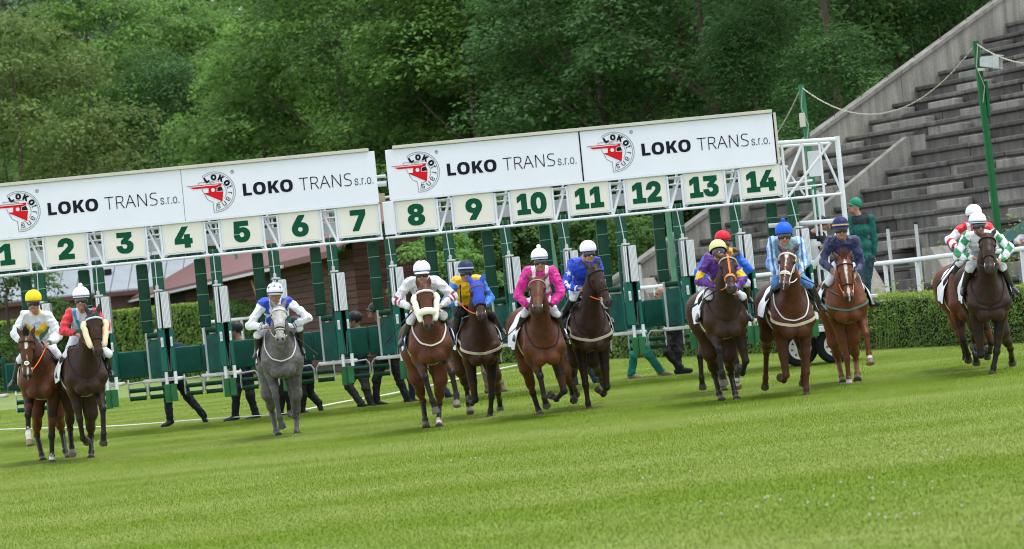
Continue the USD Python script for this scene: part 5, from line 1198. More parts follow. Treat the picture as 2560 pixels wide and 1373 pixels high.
HSP(coat='grey', label='dapple grey racehorse, the only grey, galloping ahead of stalls 5 and 6', depth=gd(697, 1094, -0.85), chest=(708, 930), hip=(697, 880), poll=(697, 772), muzzle=(701, 855),
    RF=((690, 992), (699, 1043), (706, 1072), 'f0b'), LF=((739, 997), (736, 1040), (727, 1034), 'fbb'), RH=((660, 985), (681, 1034), (690, 1078), (697, 1093), 'fbff'), LH=((748, 985), (741, 1046), (742, 1078), (744, 1095), 'fbff'),
    bridle='strap_dark', brow='strap_white', cross_nose='strap_tan', tuft=0.05, forelock=14, mane=(0.10, 0.10, 0.10), cloth='cloth_white', bind='cloth_dark', ears=(0.9, 0.7), straps=((NECKLOOP, 'strap_white', 0.008),))
HSP(coat='bay', label='bay racehorse with white sheepskin noseband and cheekpieces', depth=gd(1098, 1073, -0.85), chest=(1082, 893), hip=(1062, 850), poll=(1060, 720), muzzle=(1073, 821),
    RF=((1062, 943), (1081, 1002), (1092, 1034), 'f0b'), LF=((1129, 932), (1141, 987), (1142, 1017), 'f0f'), RH=((1030, 945), (1057, 1003), (1063, 1050), (1066, 1070), 'fbff'), LH=((1110, 950), (1098, 1008), (1097, 1052), (1098, 1072), 'fbff'),
    socks={'LH': 1.0}, fleece_cheek='fleece_white', fleece_nose=True, brow='strap_white', brow_r=0.016, nose=None, tuft=0.06, forelock=12, cloth='cloth_white', bind='strap_blue', ears=(0.6, 0.9), tan=0.2, straps=((NECKLOOP, 'strap_white', 0.010),), hoofcol={'LF': (0.17, 0.15, 0.13), 'RF': (0.1, 0.09, 0.08)})
HSP(coat='darkbay', label='dark bay racehorse in a blue ear hood', depth=gd(1224, 1047, 0.0), chest=(1209, 902), hip=(1178, 850), poll=(1192, 712), muzzle=(1206, 797), rear=0.03,
    RF=((1188, 1000), (1180, 1008), (1172, 995), 'fbb'), LF=((1229, 990), (1226, 1028), (1224, 1046), '000'), RH=((1142, 925), (1167, 970), (1171, 1010), (1176, 1033), 'fbbf'), LH=((1246, 940), (1245, 984), (1249, 1002), (1251, 1026), 'fbbb'),
    hood=True, nose='strap_dark', nose_r=0.015, tuft=0.02, forelock=4, brow='strap_brown', cloth='cloth_white', ears=(1.1, 0.9), straps=((BREAST, 'strap_tan', 0.018),), tan=0.6, hoofcol={'RH': (0.13, 0.11, 0.09), 'LH': (0.11, 0.09, 0.08)})
HSP(coat='bay', label='bay racehorse with a pink and white studded browband', depth=gd(1351, 1044, -0.75), chest=(1368, 902), hip=(1330, 830), poll=(1343, 702), muzzle=(1344, 778), rear=0.04,
    RF=((1350, 940), (1361, 995), (1367, 1016), 'f0b'), LF=((1410, 978), (1391, 998), (1375, 987), 'fbb'), RH=((1306, 920), (1332, 982), (1346, 1025), (1351, 1043), 'fb0f'), LH=((1420, 930), (1426, 962), (1431, 985), (1435, 1002), 'fbbf'),
    brow='strap_pink', brow_r=0.009, nose=None, tuft=0.06, forelock=20, tan=0.5, cloth='cloth_white', flare=0.10, ears=(1.2, 0.15), straps=((NECKLOOP, 'strap_dark', 0.006),), hoofcol={'RH': (0.1, 0.09, 0.08)})
HSP(coat='black', label='nearly black racehorse with cream breast strap, head turned to the right', depth=gd(1473, 1027, 0.0), chest=(1484, 868), hip=(1458, 820), poll=(1484, 672), muzzle=(1523, 762), rear=0.03,
    RF=((1464, 962), (1470, 1008), (1473, 1026), '000'), LF=((1517, 968), (1508, 986), (1495, 972), 'fbb'), RH=((1430, 905), (1428, 950), (1437, 975), (1441, 987), 'fbbb'), LH=((1492, 905), (1503, 945), (1507, 970), (1509, 984), 'fbbb'),
    tan=0.5, tuft=0.08, forelock=30, cloth='cloth_dark', bind='strap_white', ears=(0.9, 0.4), straps=((BREAST, 'strap_tan', 0.018), (NECKLOOP, 'strap_dark', 0.006)), points=0.8)
HSP(coat='brown', label='dark brown racehorse in an orange bridle with a strap down its face', depth=gd(1842, 1004, -0.85), chest=(1822, 830), hip=(1786, 790), poll=(1818, 645), muzzle=(1830, 727),
    RF=((1798, 872), (1805, 932), (1812, 963), 'f0b'), LF=((1864, 903), (1856, 933), (1845, 917), 'fbb'), RH=((1765, 885), (1787, 938), (1798, 985), (1805, 1003), 'fbff'), LH=((1832, 890), (1827, 935), (1838, 985), (1842, 1003), 'fbff'),
    bridle='strap_dark', brow='strap_tan', face_strap='strap_orange', nose='strap_tan', cloth='cloth_white', flare=0.03, ears=(1.2, -0.1), tuft=0.03, forelock=8, straps=((NECKLOOP, 'strap_dark', 0.006),), hoofcol={'RF': (0.11, 0.09, 0.08)})
HSP(coat='redbay', label='reddish bay racehorse almost hidden behind the dark brown one in an orange bridle', depth=gd(1812, 985, -0.6), chest=(1800, 838), hip=(1778, 800), poll=(1812, 655), muzzle=(1822, 735),
    RF=((1750, 890), (1754, 945), (1757, 973), 'f0b'), LF=((1840, 905), (1844, 950), (1845, 968), 'f0b'), RH=((1770, 880), (1798, 925), (1808, 966), (1813, 985), 'fbff'), LH=((1830, 880), (1826, 925), (1835, 962), (1838, 980), 'fbff'),
    socks={'LF': 1.0}, cloth='cloth_dark', straps=(), hoofcol={'LF': (0.2, 0.1, 0.06)})
HSP(coat='liver', label='liver chestnut racehorse in a white bridle with a white star', depth=gd(2017, 991, 0.0), chest=(1990, 832), hip=(1958, 800), poll=(1970, 633), muzzle=(1959, 719), rear=0.03,
    RF=((1965, 938), (1960, 951), (1951, 944), 'fbb'), LF=((2016, 930), (2016, 972), (2017, 990), '000'), RH=((1908, 840), (1916, 880), (1914, 945), (1912, 972), 'fbbb'), LH=((2018, 860), (2010, 902), (2008, 942), (2007, 960), 'fbbb'),
    points=0.3, bridle='strap_white', cross_nose='strap_white', mane=(0.10, 0.035, 0.014), tuft=0.06, ears=(1.1, 0.3), blaze=((0.12, 0.26, 0.026, 0.022, 0.0), (0.22, 0.52, 0.009, 0.006, 0.0), (0.58, 0.74, 0.010, 0.008, 0.005)), muzdark=0.6, cloth='cloth_white', bind='cloth_dark', flare=0.09, drop=100, straps=((BREAST, 'strap_tan', 0.018), (NECKLOOP, 'strap_white', 0.008)))
HSP(coat='chestnut', label='chestnut racehorse with a long white blaze and tufted forelock', depth=gd(2124, 966, 0.0), chest=(2122, 792), hip=(2104, 770), poll=(2110, 652), muzzle=(2124, 751),
    RF=((2117, 895), (2122, 946), (2124, 965), '000'), LF=((2165, 835), (2172, 883), (2177, 911), 'f0f'), RH=((2076, 855), (2096, 903), (2104, 942), (2108, 958), 'fbff'), LH=((2142, 850), (2140, 900), (2143, 934), (2144, 951), 'fbff'),
    points=0.25, socks={'RF': 0.9, 'LF': 0.4}, mane=(0.16, 0.06, 0.026), tuft=0.15, tuftup=0.9, forelock=70, ears=(0.9, 0.3), blaze=((0.06, 0.30, 0.026, 0.020, 0.0), (0.24, 0.64, 0.016, 0.010, 0.0), (0.70, 0.88, 0.018, 0.015, 0.0)), cloth='cloth_white', bind='cloth_white', flare=0.08, straps=((BREAST, 'strap_green', 0.012),), hoofcol={'RF': (0.25, 0.2, 0.15), 'LF': (0.2, 0.14, 0.09)})
HSP(coat='brown', label='dark bay racehorse at the far right, in front of the reddish bay', depth=gd(2480, 939, 0.0), chest=(2479, 792), hip=(2456, 760), poll=(2467, 593), muzzle=(2475, 677), rear=0.03,
    RF=((2452, 888), (2438, 884), (2434, 868), 'fbb'), LF=((2492, 878), (2484, 918), (2480, 938), '000'), RH=((2432, 815), (2436, 862), (2440, 892), (2441, 908), 'fbbb'), LH=((2516, 830), (2526, 872), (2529, 893), (2531, 910), 'fbbb'),
    tan=0.7, ears=(1.0, 0.3), tuft=0.04, cloth='cloth_white', bind='cloth_dark', straps=((NECKLOOP, 'strap_dark', 0.012), (BREAST, 'strap_dark', 0.014)))
HSP(coat='redbay', label='reddish bay racehorse at the far right, partly hidden behind a dark bay', depth=gd(2480, 939, 2.2), chest=(2430, 790), hip=(2398, 740), poll=(2445, 610), muzzle=(2452, 690), rear=0.03,
    RF=((2408, 850), (2420, 886), (2421, 902), 'fbb'), LF=((2478, 858), (2474, 880), (2466, 872), 'fbb'), RH=((2385, 810), (2402, 850), (2412, 880), (2415, 895), 'fbbb'), LH=((2450, 820), (2462, 855), (2466, 880), (2468, 893), 'fbbb'),
    cloth='cloth_white', bind='cloth_dark', flare=0.06)
HORSES = [make_horse(S) for S in HS if ONLY is None or HS.index(S) in ONLY]
# ------------------------------------------------------------------ people
mat('skin', None, 0.5, 0.06, 20.0, attr='tint', spec=0.4)
mat('silk', None, 0.40, attr='tint', spec=0.4, sheen=0.1, var=0.07, scale=14.0, bump=1.0, bscale=10, bdist=0.045, stretch=(1.0, 1.0, 0.5))
mat('fabric', None, 0.8, attr='tint', spec=0.25, var=0.14, scale=18.0, bump=1.0, bscale=10, bdist=0.045, stretch=(1.0, 1.0, 0.5))
mat('breeches', (0.64, 0.65, 0.71), 0.55, 0.06, 10.0, spec=0.3, bump=0.8, bscale=11, bdist=0.03)
mat('boot', (0.012, 0.012, 0.013), 0.28, spec=0.6, var=0.2, scale=20, bump=0.25, bscale=18)
mat('shoe', None, 0.6, attr='tint')
mat('cap_cloth', None, 0.50, attr='tint', bump=0.15, bscale=40)
mat('goggle', (0.010, 0.010, 0.014), 0.10, spec=0.7)
mat('goggle_amber', (0.24, 0.14, 0.07), 0.15, spec=0.7)
mat('whip', (0.014, 0.013, 0.014), 0.45)
mat('helmet_dark', None, 0.42, attr='tint')

SKIN = (0.34, 0.175, 0.115)
def wrinkle(V, N, amp, sc=9.0, seed=0):
    """Cloth folds: ridged noise pushed along the surface normals."""
    w = (meshkit.noise(V * 5.0 + seed * 1.7, 9)[:, None] - 0.5) * 0.12
    n = meshkit.noise((V + w) * np.array([sc * 1.25, sc, sc * 0.85]) + seed, 3); m = meshkit.noise((V - w) * sc * 1.9 + 5 + seed, 7)
    r1, r2 = 1 - np.abs(2 * n - 1), 1 - np.abs(2 * m - 1)
    return V + N * (amp * (1.25 * (r1 ** 2 - 0.5) + 0.6 * (r2 ** 2 - 0.5)))[:, None]

def star(x, y, cx, cy, r):
    dx, dy = x - cx, y - cy; a = np.arctan2(dx, dy); rr = np.hypot(dx, dy)
    k = math.pi * 2 / 5; a = np.abs(((a + k / 2) % k) - k / 2)
    # edge from the tip at angle 0 to the notch at angle k/2
    x1, y1 = r * 0.40 * math.sin(k / 2), r * 0.40 * math.cos(k / 2); px, py = rr * np.sin(a), rr * np.cos(a)
    return (px * (r - y1) + (py - r) * x1) < 0

def person(S):
    """S: joints as photo pixels; see the lists below."""
    rng = random.Random(S['seed']); Y = S['y']; jock = S.get('jockey', False); off = S.get('off', {})
    up = np.array([0, 0, 1.0])
    dz = dict(head=-0.02, sh=0.22, pel=0.58, hand=0.0) if jock else dict(head=0.0, sh=0.0, pel=0.0, hand=0.0); dz.update(off)
    hc = P(*S['head'], Y + dz['head']); shR = P(*S['shR'], Y + dz['sh']); shL = P(*S['shL'], Y + dz['sh']); shm = (shR + shL) / 2
    ax = nrm(shL - shR)
    wid = np.linalg.norm(shL - shR); want = S.get('shw', 0.35)
    shR, shL = shm - ax * want / 2, shm + ax * want / 2
    pel = P(*S['pel'], Y + dz['pel'])
    dn_ = nrm(pel - shm); front = nrm(np.cross(ax, dn_)); front = front if front[1] < 0 or not jock else -front
    if not jock and 'face' in S: front = nrm(np.array(S['face'], float) - dn_ * (np.array(S['face'], float) @ dn_))
    J = dict(shR=shR, shL=shL, pel=pel, hc=hc)
    fl = S.get('flags', {})
    for s in 'RL':
        J['el' + s] = solve(J['sh' + s], S['el' + s], 0.29, fl.get('el' + s, 'f')); J['ha' + s] = solve(J['el' + s], S['ha' + s], 0.26, fl.get('ha' + s, 'f'))
        sg = -1 if s == 'R' else 1
        J['hip' + s] = pel + ax * sg * 0.085
        J['kn' + s] = solve(J['hip' + s], S['kn' + s], 0.41, fl.get('kn' + s, 'f')); J['an' + s] = solve(J['kn' + s], S['an' + s], 0.40, fl.get('an' + s, 'b' if jock else '0'))
        td = S.get('toe' + s)
        J['toe' + s] = J['an' + s] + (0.17 * nrm(np.array([sg * 0.35, -1.0, -0.45])) if jock else 0.19 * nrm(np.array(td if td else (0.8, -0.4, -0.25), float)))
    gmin = S.get('floor', None)
    base = np.array([pel[0], pel[1], 0.0 if not jock else min(J['anR'][2], J['anL'][2])])
    if gmin is not None: base[2] = gmin
    R = thing('person', S['label'], 'person', base, group=S.get('group'))
    rel = lambda m: shift(m, -base)
    # head frame
    ch = P(*S['chin'], Y + dz['head'] + S.get('tilt', 0.0)); hu = nrm(hc - ch); hc = hc - hu * (0.022 if jock else 0.0); fd = np.array(S.get('look', (0, -1, 0)), float); fd = nrm(fd - hu * (fd @ hu)); hl = np.cross(hu, fd); hl = hl if hl[0] * 1 > 0 or abs(fd[0]) > 0.7 else -hl
    hx = np.cross(fd, hu); hx = -hx if jock and hx[0] < 0 else hx
    def Hp(l, f, u): return hc + hx * l + fd * f + hu * u
    body = Body(); E3 = np.array([hx, fd, hu])
    body.ell(Hp(0, -0.005, -0.02), E3, (0.078, 0.096, 0.098), 0.02, 'skull')
    body.ell(Hp(0, 0.018, -0.105), E3, (0.062, 0.070, 0.096), 0.03, 'face')
    body.cone(Hp(-0.030, 0.030, -0.155), Hp(0.030, 0.030, -0.155), 0.036, 0.036, 0.03, 'face'); body.ball(Hp(0, 0.070, -0.182), 0.022, 0.02, 'face')
    body.cone(Hp(0, 0.088, -0.085), Hp(0, 0.106, -0.122), 0.011, 0.015, 0.012, 'face')
    body.cone(Hp(-0.022, 0.084, -0.154), Hp(0.022, 0.084, -0.154), 0.008, 0.008, 0.008, 'lip')
    for s in (-1, 1):
        body.ball(Hp(0.031 * s, 0.083, -0.078), 0.012, 0.008, 'eye'); body.cone(Hp(0.014 * s, 0.091, -0.060), Hp(0.046 * s, 0.078, -0.060), 0.010, 0.009, 0.012, 'brow')
        body.ell(Hp(0.078 * s, -0.005, -0.085), E3, (0.010, 0.020, 0.032), 0.008, 'ear'); body.ball(Hp(0.036 * s, 0.062, -0.115), 0.022, 0.02, 'face')
    nk = shm + up * 0.03 + front * 0.01
    body.cone(Hp(0, -0.02, -0.10), nk, 0.054, 0.060, 0.03, 'neck')
    body.cone(nk, pel, 0.05, 0.05, 0.03, 'core'); body.cone(shR, shL, 0.035, 0.035, 0.03, 'core')
    hands = {}
    for s in 'RL':
        body.cone(J['sh' + s], J['el' + s], 0.033, 0.032, 0.02, 'core'); body.cone(J['el' + s], J['ha' + s], 0.034, 0.027, 0.02, 'arm')
        body.cone(J['hip' + s], J['kn' + s], 0.04, 0.035, 0.02, 'core'); body.cone(J['kn' + s], J['an' + s], 0.032, 0.028, 0.02, 'core'); body.cone(J['an' + s], J['an' + s] * 0.5 + J['toe' + s] * 0.5 - up * 0.02, 0.022, 0.018, 0.02, 'core')
        d = nrm(J['ha' + s] - J['el' + s]); side = nrm(np.cross(d, up)); pn = np.cross(side, d)     # pn: back of the hand, roughly up
        w = J['ha' + s]; inn = side if (side @ ax) * (-1 if s == 'R' else 1) < 0 else -side
        body.ell(w + d * 0.045, np.array([d, side, pn]), (0.050, 0.040, 0.020), 0.012, 'hand')
        for q, lf in zip((-0.030, -0.010, 0.010, 0.029), (0.9, 1.05, 1.0, 0.8)):
            k0 = w + d * 0.082 + side * q; k1 = k0 + (d * 0.55 - pn * 0.85) * 0.034 * lf; k2 = k1 + (-d * 0.8 - pn * 0.5) * 0.026 * lf
            body.cone(k0, k1, 0.0105, 0.0095, 0.005, 'finger'); body.cone(k1, k2, 0.0095, 0.0085, 0.004, 'finger')
        t0 = w + d * 0.030 + inn * 0.034; t1 = t0 + (d * 0.6 + inn * 0.35 - pn * 0.4) * 0.036; t2 = t1 + (d * 0.7 - inn * 0.4 - pn * 0.35) * 0.030
        body.cone(t0, t1, 0.013, 0.011, 0.006, 'thumb'); body.cone(t1, t2, 0.011, 0.009, 0.004, 'thumb')
        hands[s] = w + d * 0.075 - pn * 0.02
    M = body.mesh(0.0092); V = np.array(M.vertices); idx, tt = body.nearest(V); tg = np.array([q[6] or '' for q in body.p])[idx]
    sk = np.array(S.get('skin', SKIN)); C = np.tile(sk, (len(V), 1)) * (0.88 + 0.24 * meshkit.noise(V * 30, 2))[:, None]
    C[tg == 'lip'] = sk * (0.72, 0.45, 0.45); C[tg == 'eye'] = (0.05, 0.04, 0.04); C[tg == 'brow'] = C[tg == 'brow'] * 0.45
    lo = (V - hc) @ hu
    stub = np.isin(tg, ('face',)) & (lo < -0.135); C[stub] *= S.get('stubble', 0.8)
    if S.get('hair') and not S.get('bald'): C[np.isin(tg, ('skull',)) & (((V - hc) @ fd < 0.055) | (lo > 0.02))] = S['hair']
    if S.get('gloves'): C[np.isin(tg, ('hand', 'finger', 'thumb'))] = (0.02, 0.02, 0.02)
    put('body', rel(trimesh.Trimesh(V, M.faces, process=False)), 'skin', R, smooth=True, color=C)
    # jacket or silks
    jk = Body(); bulk = S.get('bulk', 1.0)
    ch_ = shm * 0.72 + pel * 0.28 + front * 0.02; be = shm * 0.35 + pel * 0.65 + front * 0.01
    jk.cone(shm - ax * (want / 2 - 0.075) + dn_ * 0.03, shm + ax * (want / 2 - 0.075) + dn_ * 0.03, 0.078 * bulk, 0.078 * bulk, 0.06, 'torso')
    jk.cone(nk + up * 0.012, shm + dn_ * 0.05, 0.066, 0.10, 0.05, 'collar')
    jk.cone(ch_ - ax * 0.055, ch_ + ax * 0.055, 0.112 * bulk, 0.112 * bulk, 0.08, 'torso'); jk.cone(be - ax * 0.05, be + ax * 0.05, (0.100 if jock else 0.118) * bulk, (0.100 if jock else 0.118) * bulk, 0.08, 'torso')
    jk.cone(pel - ax * 0.045 - dn_ * 0.02, pel + ax * 0.045 - dn_ * 0.02, (0.092 if jock else 0.130) * bulk, (0.092 if jock else 0.130) * bulk, 0.06, 'torso')
    ar = S.get('sleeve', 1.0)
    for s in 'RL':
        sh, el, ha = J['sh' + s], J['el' + s], J['ha' + s]
        jk.cone(sh + dn_ * 0.012, el, 0.066 * bulk, 0.056 * ar, 0.05, 'ua' + s); mid = el * 0.5 + ha * 0.5
        jk.cone(el, mid, 0.055 * ar, 0.051 * ar, 0.025, 'fa' + s); jk.cone(mid, ha - nrm(ha - el) * 0.012, 0.051 * ar, 0.035, 0.02, 'fb' + s)
    def cloth(Bd, name, matn, colfn, amp, cell, sd):
        m = Bd.mesh(cell); v0 = np.array(m.vertices); N = m.vertex_normals; v = wrinkle(v0 - base, N, amp, 9.0, sd) + base
        i2, t2 = Bd.nearest(v0); tags = np.array([q[6] or '' for q in Bd.p])[i2]
        t2 = np.where(np.char.startswith(tags, 'fa'), t2 * 0.5, np.where(np.char.startswith(tags, 'fb'), 0.5 + t2 * 0.5, t2))
        L = np.linalg.norm(pel - shm)
        a = dict(tag=tags, t=t2, s=(v0 - shm) @ ax, w=1 - ((v0 - shm) @ dn_) / L, f=(v0 - shm) @ front, V=v0, wx=(v0 - shm)[:, 0], wz=(v0 - shm)[:, 2])
        col = colfn(a) if callable(colfn) else np.tile(np.asarray(colfn, float), (len(v), 1))
        return put(name, rel(trimesh.Trimesh(v, m.faces, process=False)), matn, R, smooth=True, color=col if matn != 'breeches' else None)
    cloth(jk, 'silks' if jock else 'jacket', 'silk' if jock else S.get('jmat', 'fabric'), S['silks'], 0.017 if jock else 0.011, 0.0110, S['seed'])
    # breeches or trousers
    br = Body(); lg = S.get('leg', 0.90 if jock else 1.0)
    br.cone(pel - ax * 0.05, pel + ax * 0.05, 0.105 * lg, 0.105 * lg, 0.06)
    br.cone(pel, pel + dn_ * -0.10, 0.10, 0.095, 0.06)
    for s in 'RL':
        hp_, kn, an = J['hip' + s], J['kn' + s], J['an' + s]
        br.cone(hp_, kn, 0.098 * lg, 0.062 * lg, 0.05)
        end = kn * 0.93 + an * 0.07 if jock else an
        br.cone(kn, end, 0.062 * lg, 0.050 * lg if not S.get('flare') else 0.068, 0.03)
    cloth(br, 'breeches' if jock else 'trousers', 'breeches' if jock and 'legs' not in S else 'fabric', S.get('legs', (0.7, 0.7, 0.7)), 0.009 if jock else 0.012, 0.0125, S['seed'] + 3)
    for s in 'RL':
        bt = Body(); kn, an, toe = J['kn' + s], J['an' + s], J['toe' + s]
        if jock:
            bt.cone(kn * 0.96 + an * 0.04, an, 0.060, 0.044, 0.02); bt.cone(an, an * 0.45 + toe * 0.55, 0.043, 0.040, 0.02); bt.cone(an * 0.5 + toe * 0.5, toe, 0.040, 0.032, 0.02); bt.ball(an + up * -0.03 - nrm(toe - an) * 0.03, 0.036, 0.02)
            put('boot', rel(bt.mesh(0.012)), 'boot', R, smooth=True)
        else:
            td = nrm(toe - an); bt.cone(an - up * 0.03 - td * 0.04, an - up * 0.045 + td * 0.19, 0.050, 0.042, 0.02); bt.cone(an, an - up * 0.03 + td * 0.05, 0.047, 0.045, 0.02)
            sm = bt.mesh(0.012); sv = np.array(sm.vertices); sole = (sv[:, 2] < sv[:, 2].min() + 0.022); cc = np.where(sole[:, None], np.array(S.get('sole', (0.03, 0.03, 0.03))), np.array(S.get('shoe', (0.015, 0.015, 0.018))))
            put('shoe', rel(sm), 'shoe', R, smooth=True, color=cc)
    # headgear
    hg = S.get('gear')
    if hg:
        nu, nv = 36, 16; lon = np.linspace(0, 2 * math.pi, nu, endpoint=False); lat = np.radians(np.linspace(90, -24, nv))
        LA, LO = np.meshgrid(lat, lon, indexing='ij'); rx, ry, rz = (0.117, 0.138, 0.118) if hg['kind'] != 'cap' else (0.096, 0.112, 0.105)
        l, f, u = rx * np.cos(LA) * np.sin(LO), ry * np.cos(LA) * np.cos(LO) - 0.008, rz * np.sin(LA) + 0.0
        u = u + np.where(u < 0, -0.012 * np.cos(LO) * 0 , 0)
        v = hc + l[..., None] * hx + f[..., None] * fd + u[..., None] * hu; v = v.reshape(-1, 3)
        i, j = np.meshgrid(np.arange(nv - 1), np.arange(nu), indexing='ij'); q = np.stack([i * nu + j, (i + 1) * nu + j, (i + 1) * nu + (j + 1) % nu, i * nu + (j + 1) % nu], -1).reshape(-1, 4)
        fa = np.vstack([q[:, [0, 1, 2]], q[:, [0, 2, 3]]]); tm = trimesh.Trimesh(v, fa, process=False)
        if (tm.vertex_normals[nu * 8] @ (v[nu * 8] - hc)) < 0: fa = fa[:, ::-1]
        colf = hg['col']; a = dict(lat=LA.ravel(), lon=(LO.ravel() + math.pi) % (2 * math.pi) - math.pi, u=u.ravel() / rz, l=l.ravel(), f=f.ravel())
        col = colf(a) if callable(colf) else np.tile(np.asarray(colf, float), (len(v), 1))
        g = put('cap' if hg['kind'] == 'cap' else 'helmet', rel(trimesh.Trimesh(v, fa, process=False)), 'helmet_dark' if hg['kind'] == 'plain' else 'cap_cloth', R, smooth=True, color=col)
        ring = np.array([Hp(rx * 0.935 * math.sin(x), ry * 0.935 * math.cos(x) - 0.008, -rz * 0.37) for x in np.linspace(0, 2 * math.pi, 33)])
        put('rim', rel(tube(ring, 0.006, 6)), 'whip', g, smooth=60)
        pc = hg.get('peak')
        if pc is not None:
            Lp = hg.get('peaklen', 0.055); a_ = np.radians(np.linspace(-62, 62, 17)); inn = np.array([Hp(rx * 0.95 * math.sin(x), ry * 0.95 * math.cos(x) - 0.010, -rz * 0.34) for x in a_]); out = np.array([Hp((rx * 0.95) * math.sin(x), ry * 0.95 * math.cos(x) + Lp * math.cos(x * 1.3) - 0.008, -rz * 0.34 - 0.022) for x in a_])
            n = len(a_); top = np.vstack([inn, out]); bot = top - hu * 0.006; vv = np.vstack([top, bot]); k = np.arange(n - 1)
            fq = np.vstack([np.stack([k, k + 1, n + k + 1, n + k], 1), np.stack([2 * n + k, 3 * n + k, 3 * n + k + 1, 2 * n + k + 1], 1), np.stack([n + k, n + k + 1, 3 * n + k + 1, 3 * n + k], 1)])
            put('peak', rel(trimesh.Trimesh(vv, np.vstack([fq[:, [0, 1, 2]], fq[:, [0, 2, 3]]]), process=False)), 'cap_cloth', g, color=np.tile(np.asarray(pc, float), (4 * n, 1)))
        if hg.get('bobble') is not None:
            pm = trimesh.creation.icosphere(3, 0.029); pm.vertices *= (1 + 0.08 * (meshkit.noise(pm.vertices * 180, 3) - 0.5))[:, None]; pm.vertices += Hp(0, -0.01, 0.135)
            put('bobble', rel(pm), 'cap_cloth', g, smooth=True, color=np.tile(np.asarray(hg['bobble'], float), (len(pm.vertices), 1)))
        if hg['kind'] != 'cap':
            cs = np.array([Hp(0.084 * math.sin(x), 0.03 + 0.03 * (1 - math.cos(x)), -0.03 - 0.165 * math.cos(x)) for x in np.linspace(-1.45, 1.45, 15)])
            put('chin_strap', rel(tube(cs, 0.0055, 5)), 'whip', R)
    gg = S.get('goggles')
    if gg:
        a_ = np.radians(np.linspace(-78, 78, 19)); rows = []
        for uu, k in ((-0.040, 0.93), (-0.048, 1.02), (-0.104, 1.02), (-0.116, 0.93)):
            rows.append([Hp(0.088 * k * math.sin(x), 0.022 + 0.088 * k * math.cos(x) , uu - (0.010 * math.exp(-(x / 0.2) ** 2) * (-1 if uu < -0.09 else 0))) for x in a_])
        g_ = np.array(rows); n, m = g_.shape[:2]; i, j = np.meshgrid(np.arange(n - 1), np.arange(m - 1), indexing='ij'); q = np.stack([i * m + j, (i + 1) * m + j, (i + 1) * m + j + 1, i * m + j + 1], -1).reshape(-1, 4); v = g_.reshape(-1, 3)
        f2 = np.vstack([q[:, [0, 1, 2]], q[:, [0, 2, 3]]]); back = v - fd * 0.012
        put('goggles', rel(trimesh.Trimesh(np.vstack([v, back]), np.vstack([f2, f2[:, ::-1] + len(v)]), process=False)), gg, R, smooth=True)
    return dict(R=R, J=J, hands=hands, base=base)

def whip(S, hand, dirn, length=0.62, label=''):
    d = nrm(dirn); p = [hand - d * 0.10, hand, hand + d * 0.12, hand + d * length * 0.8, hand + d * length]
    t = thing('whip', label, 'whip', hand)
    put('handle', shift(tube(p[:3], [0.013, 0.012, 0.010], 8), -hand), 'strap_dark', t, smooth=60)
    put('shaft', shift(tube(p[2:4], [0.0085, 0.006], 6), -hand), 'whip', t, smooth=60)
    put('flap', shift(tube(p[3:], [0.013, 0.014], 4), -hand), 'whip', t)

def rein(H, hand, sgn, matn, r=0.008):
    a = H['Hd'](0.80, 0.066 * sgn, -0.035); b = np.asarray(hand); m = (a + b) / 2 - np.array([0, 0, 0.03])
    pts = [a, (a + m) / 2 - np.array([0, 0, 0.008]), m, (m + b) / 2 - np.array([0, 0, 0.008]), b]
    put('rein', shift(tube(pts, r, 6), -H['base']), matn, H['R'], smooth=60)
WHT, NAVY, BLU, RED, YEL = np.array((0.68, 0.69, 0.74)), np.array((0.012, 0.016, 0.055)), np.array((0.012, 0.065, 0.52)), np.array((0.52, 0.012, 0.022)), np.array((0.72, 0.44, 0.008))
def paint(n, base): return np.tile(np.asarray(base, float), (n, 1))
def arm(a): return np.char.startswith(a['tag'], 'ua') | np.char.startswith(a['tag'], 'fa') | np.char.startswith(a['tag'], 'fb')
def fore(a): return np.char.startswith(a['tag'], 'fa') | np.char.startswith(a['tag'], 'fb')
def upper(a): return np.char.startswith(a['tag'], 'ua')
def c1(a):
    C = paint(len(a['t']), (0.60, 0.62, 0.66)); t = ~arm(a); k = a['w'] - (0.40 + np.abs(a['s']) * 1.9)
    C[t & (k < 0.0) & (k > -0.20) & (np.abs(a['s']) > 0.03)] = (0.03, 0.17, 0.06); C[t & (k >= 0) & (k < 0.27)] = YEL; C[t & (k >= 0.27)] = (0.52, 0.54, 0.58)
    C[t & (a['w'] < 0.20)] = (0.60, 0.62, 0.66); C[(a['tag'] == 'collar') & (a['w'] > 1.08)] = YEL; C[fore(a) & (a['t'] > 0.93)] = (0.03, 0.15, 0.06)
    return C
def c2(a):
    C = paint(len(a['t']), (0.55, 0.53, 0.62)); A = arm(a); C[A] = (0.55, 0.018, 0.03); k = a['w'] - (0.35 + np.abs(a['s']) * 4.5); t = ~A
    C[t & (np.abs(k - 0.22) < 0.12)] = (0.02, 0.26, 0.42); C[t & (np.abs(a['s']) > 0.135)] = (0.03, 0.32, 0.48); C[t & (a['w'] < 0.42)] = (0.60, 0.64, 0.72); C[t & (np.abs(a['w'] - 0.45) < 0.05)] = (0.03, 0.32, 0.48)
    C[fore(a) & (a['t'] > 0.93)] = (0.05, 0.01, 0.01); return C
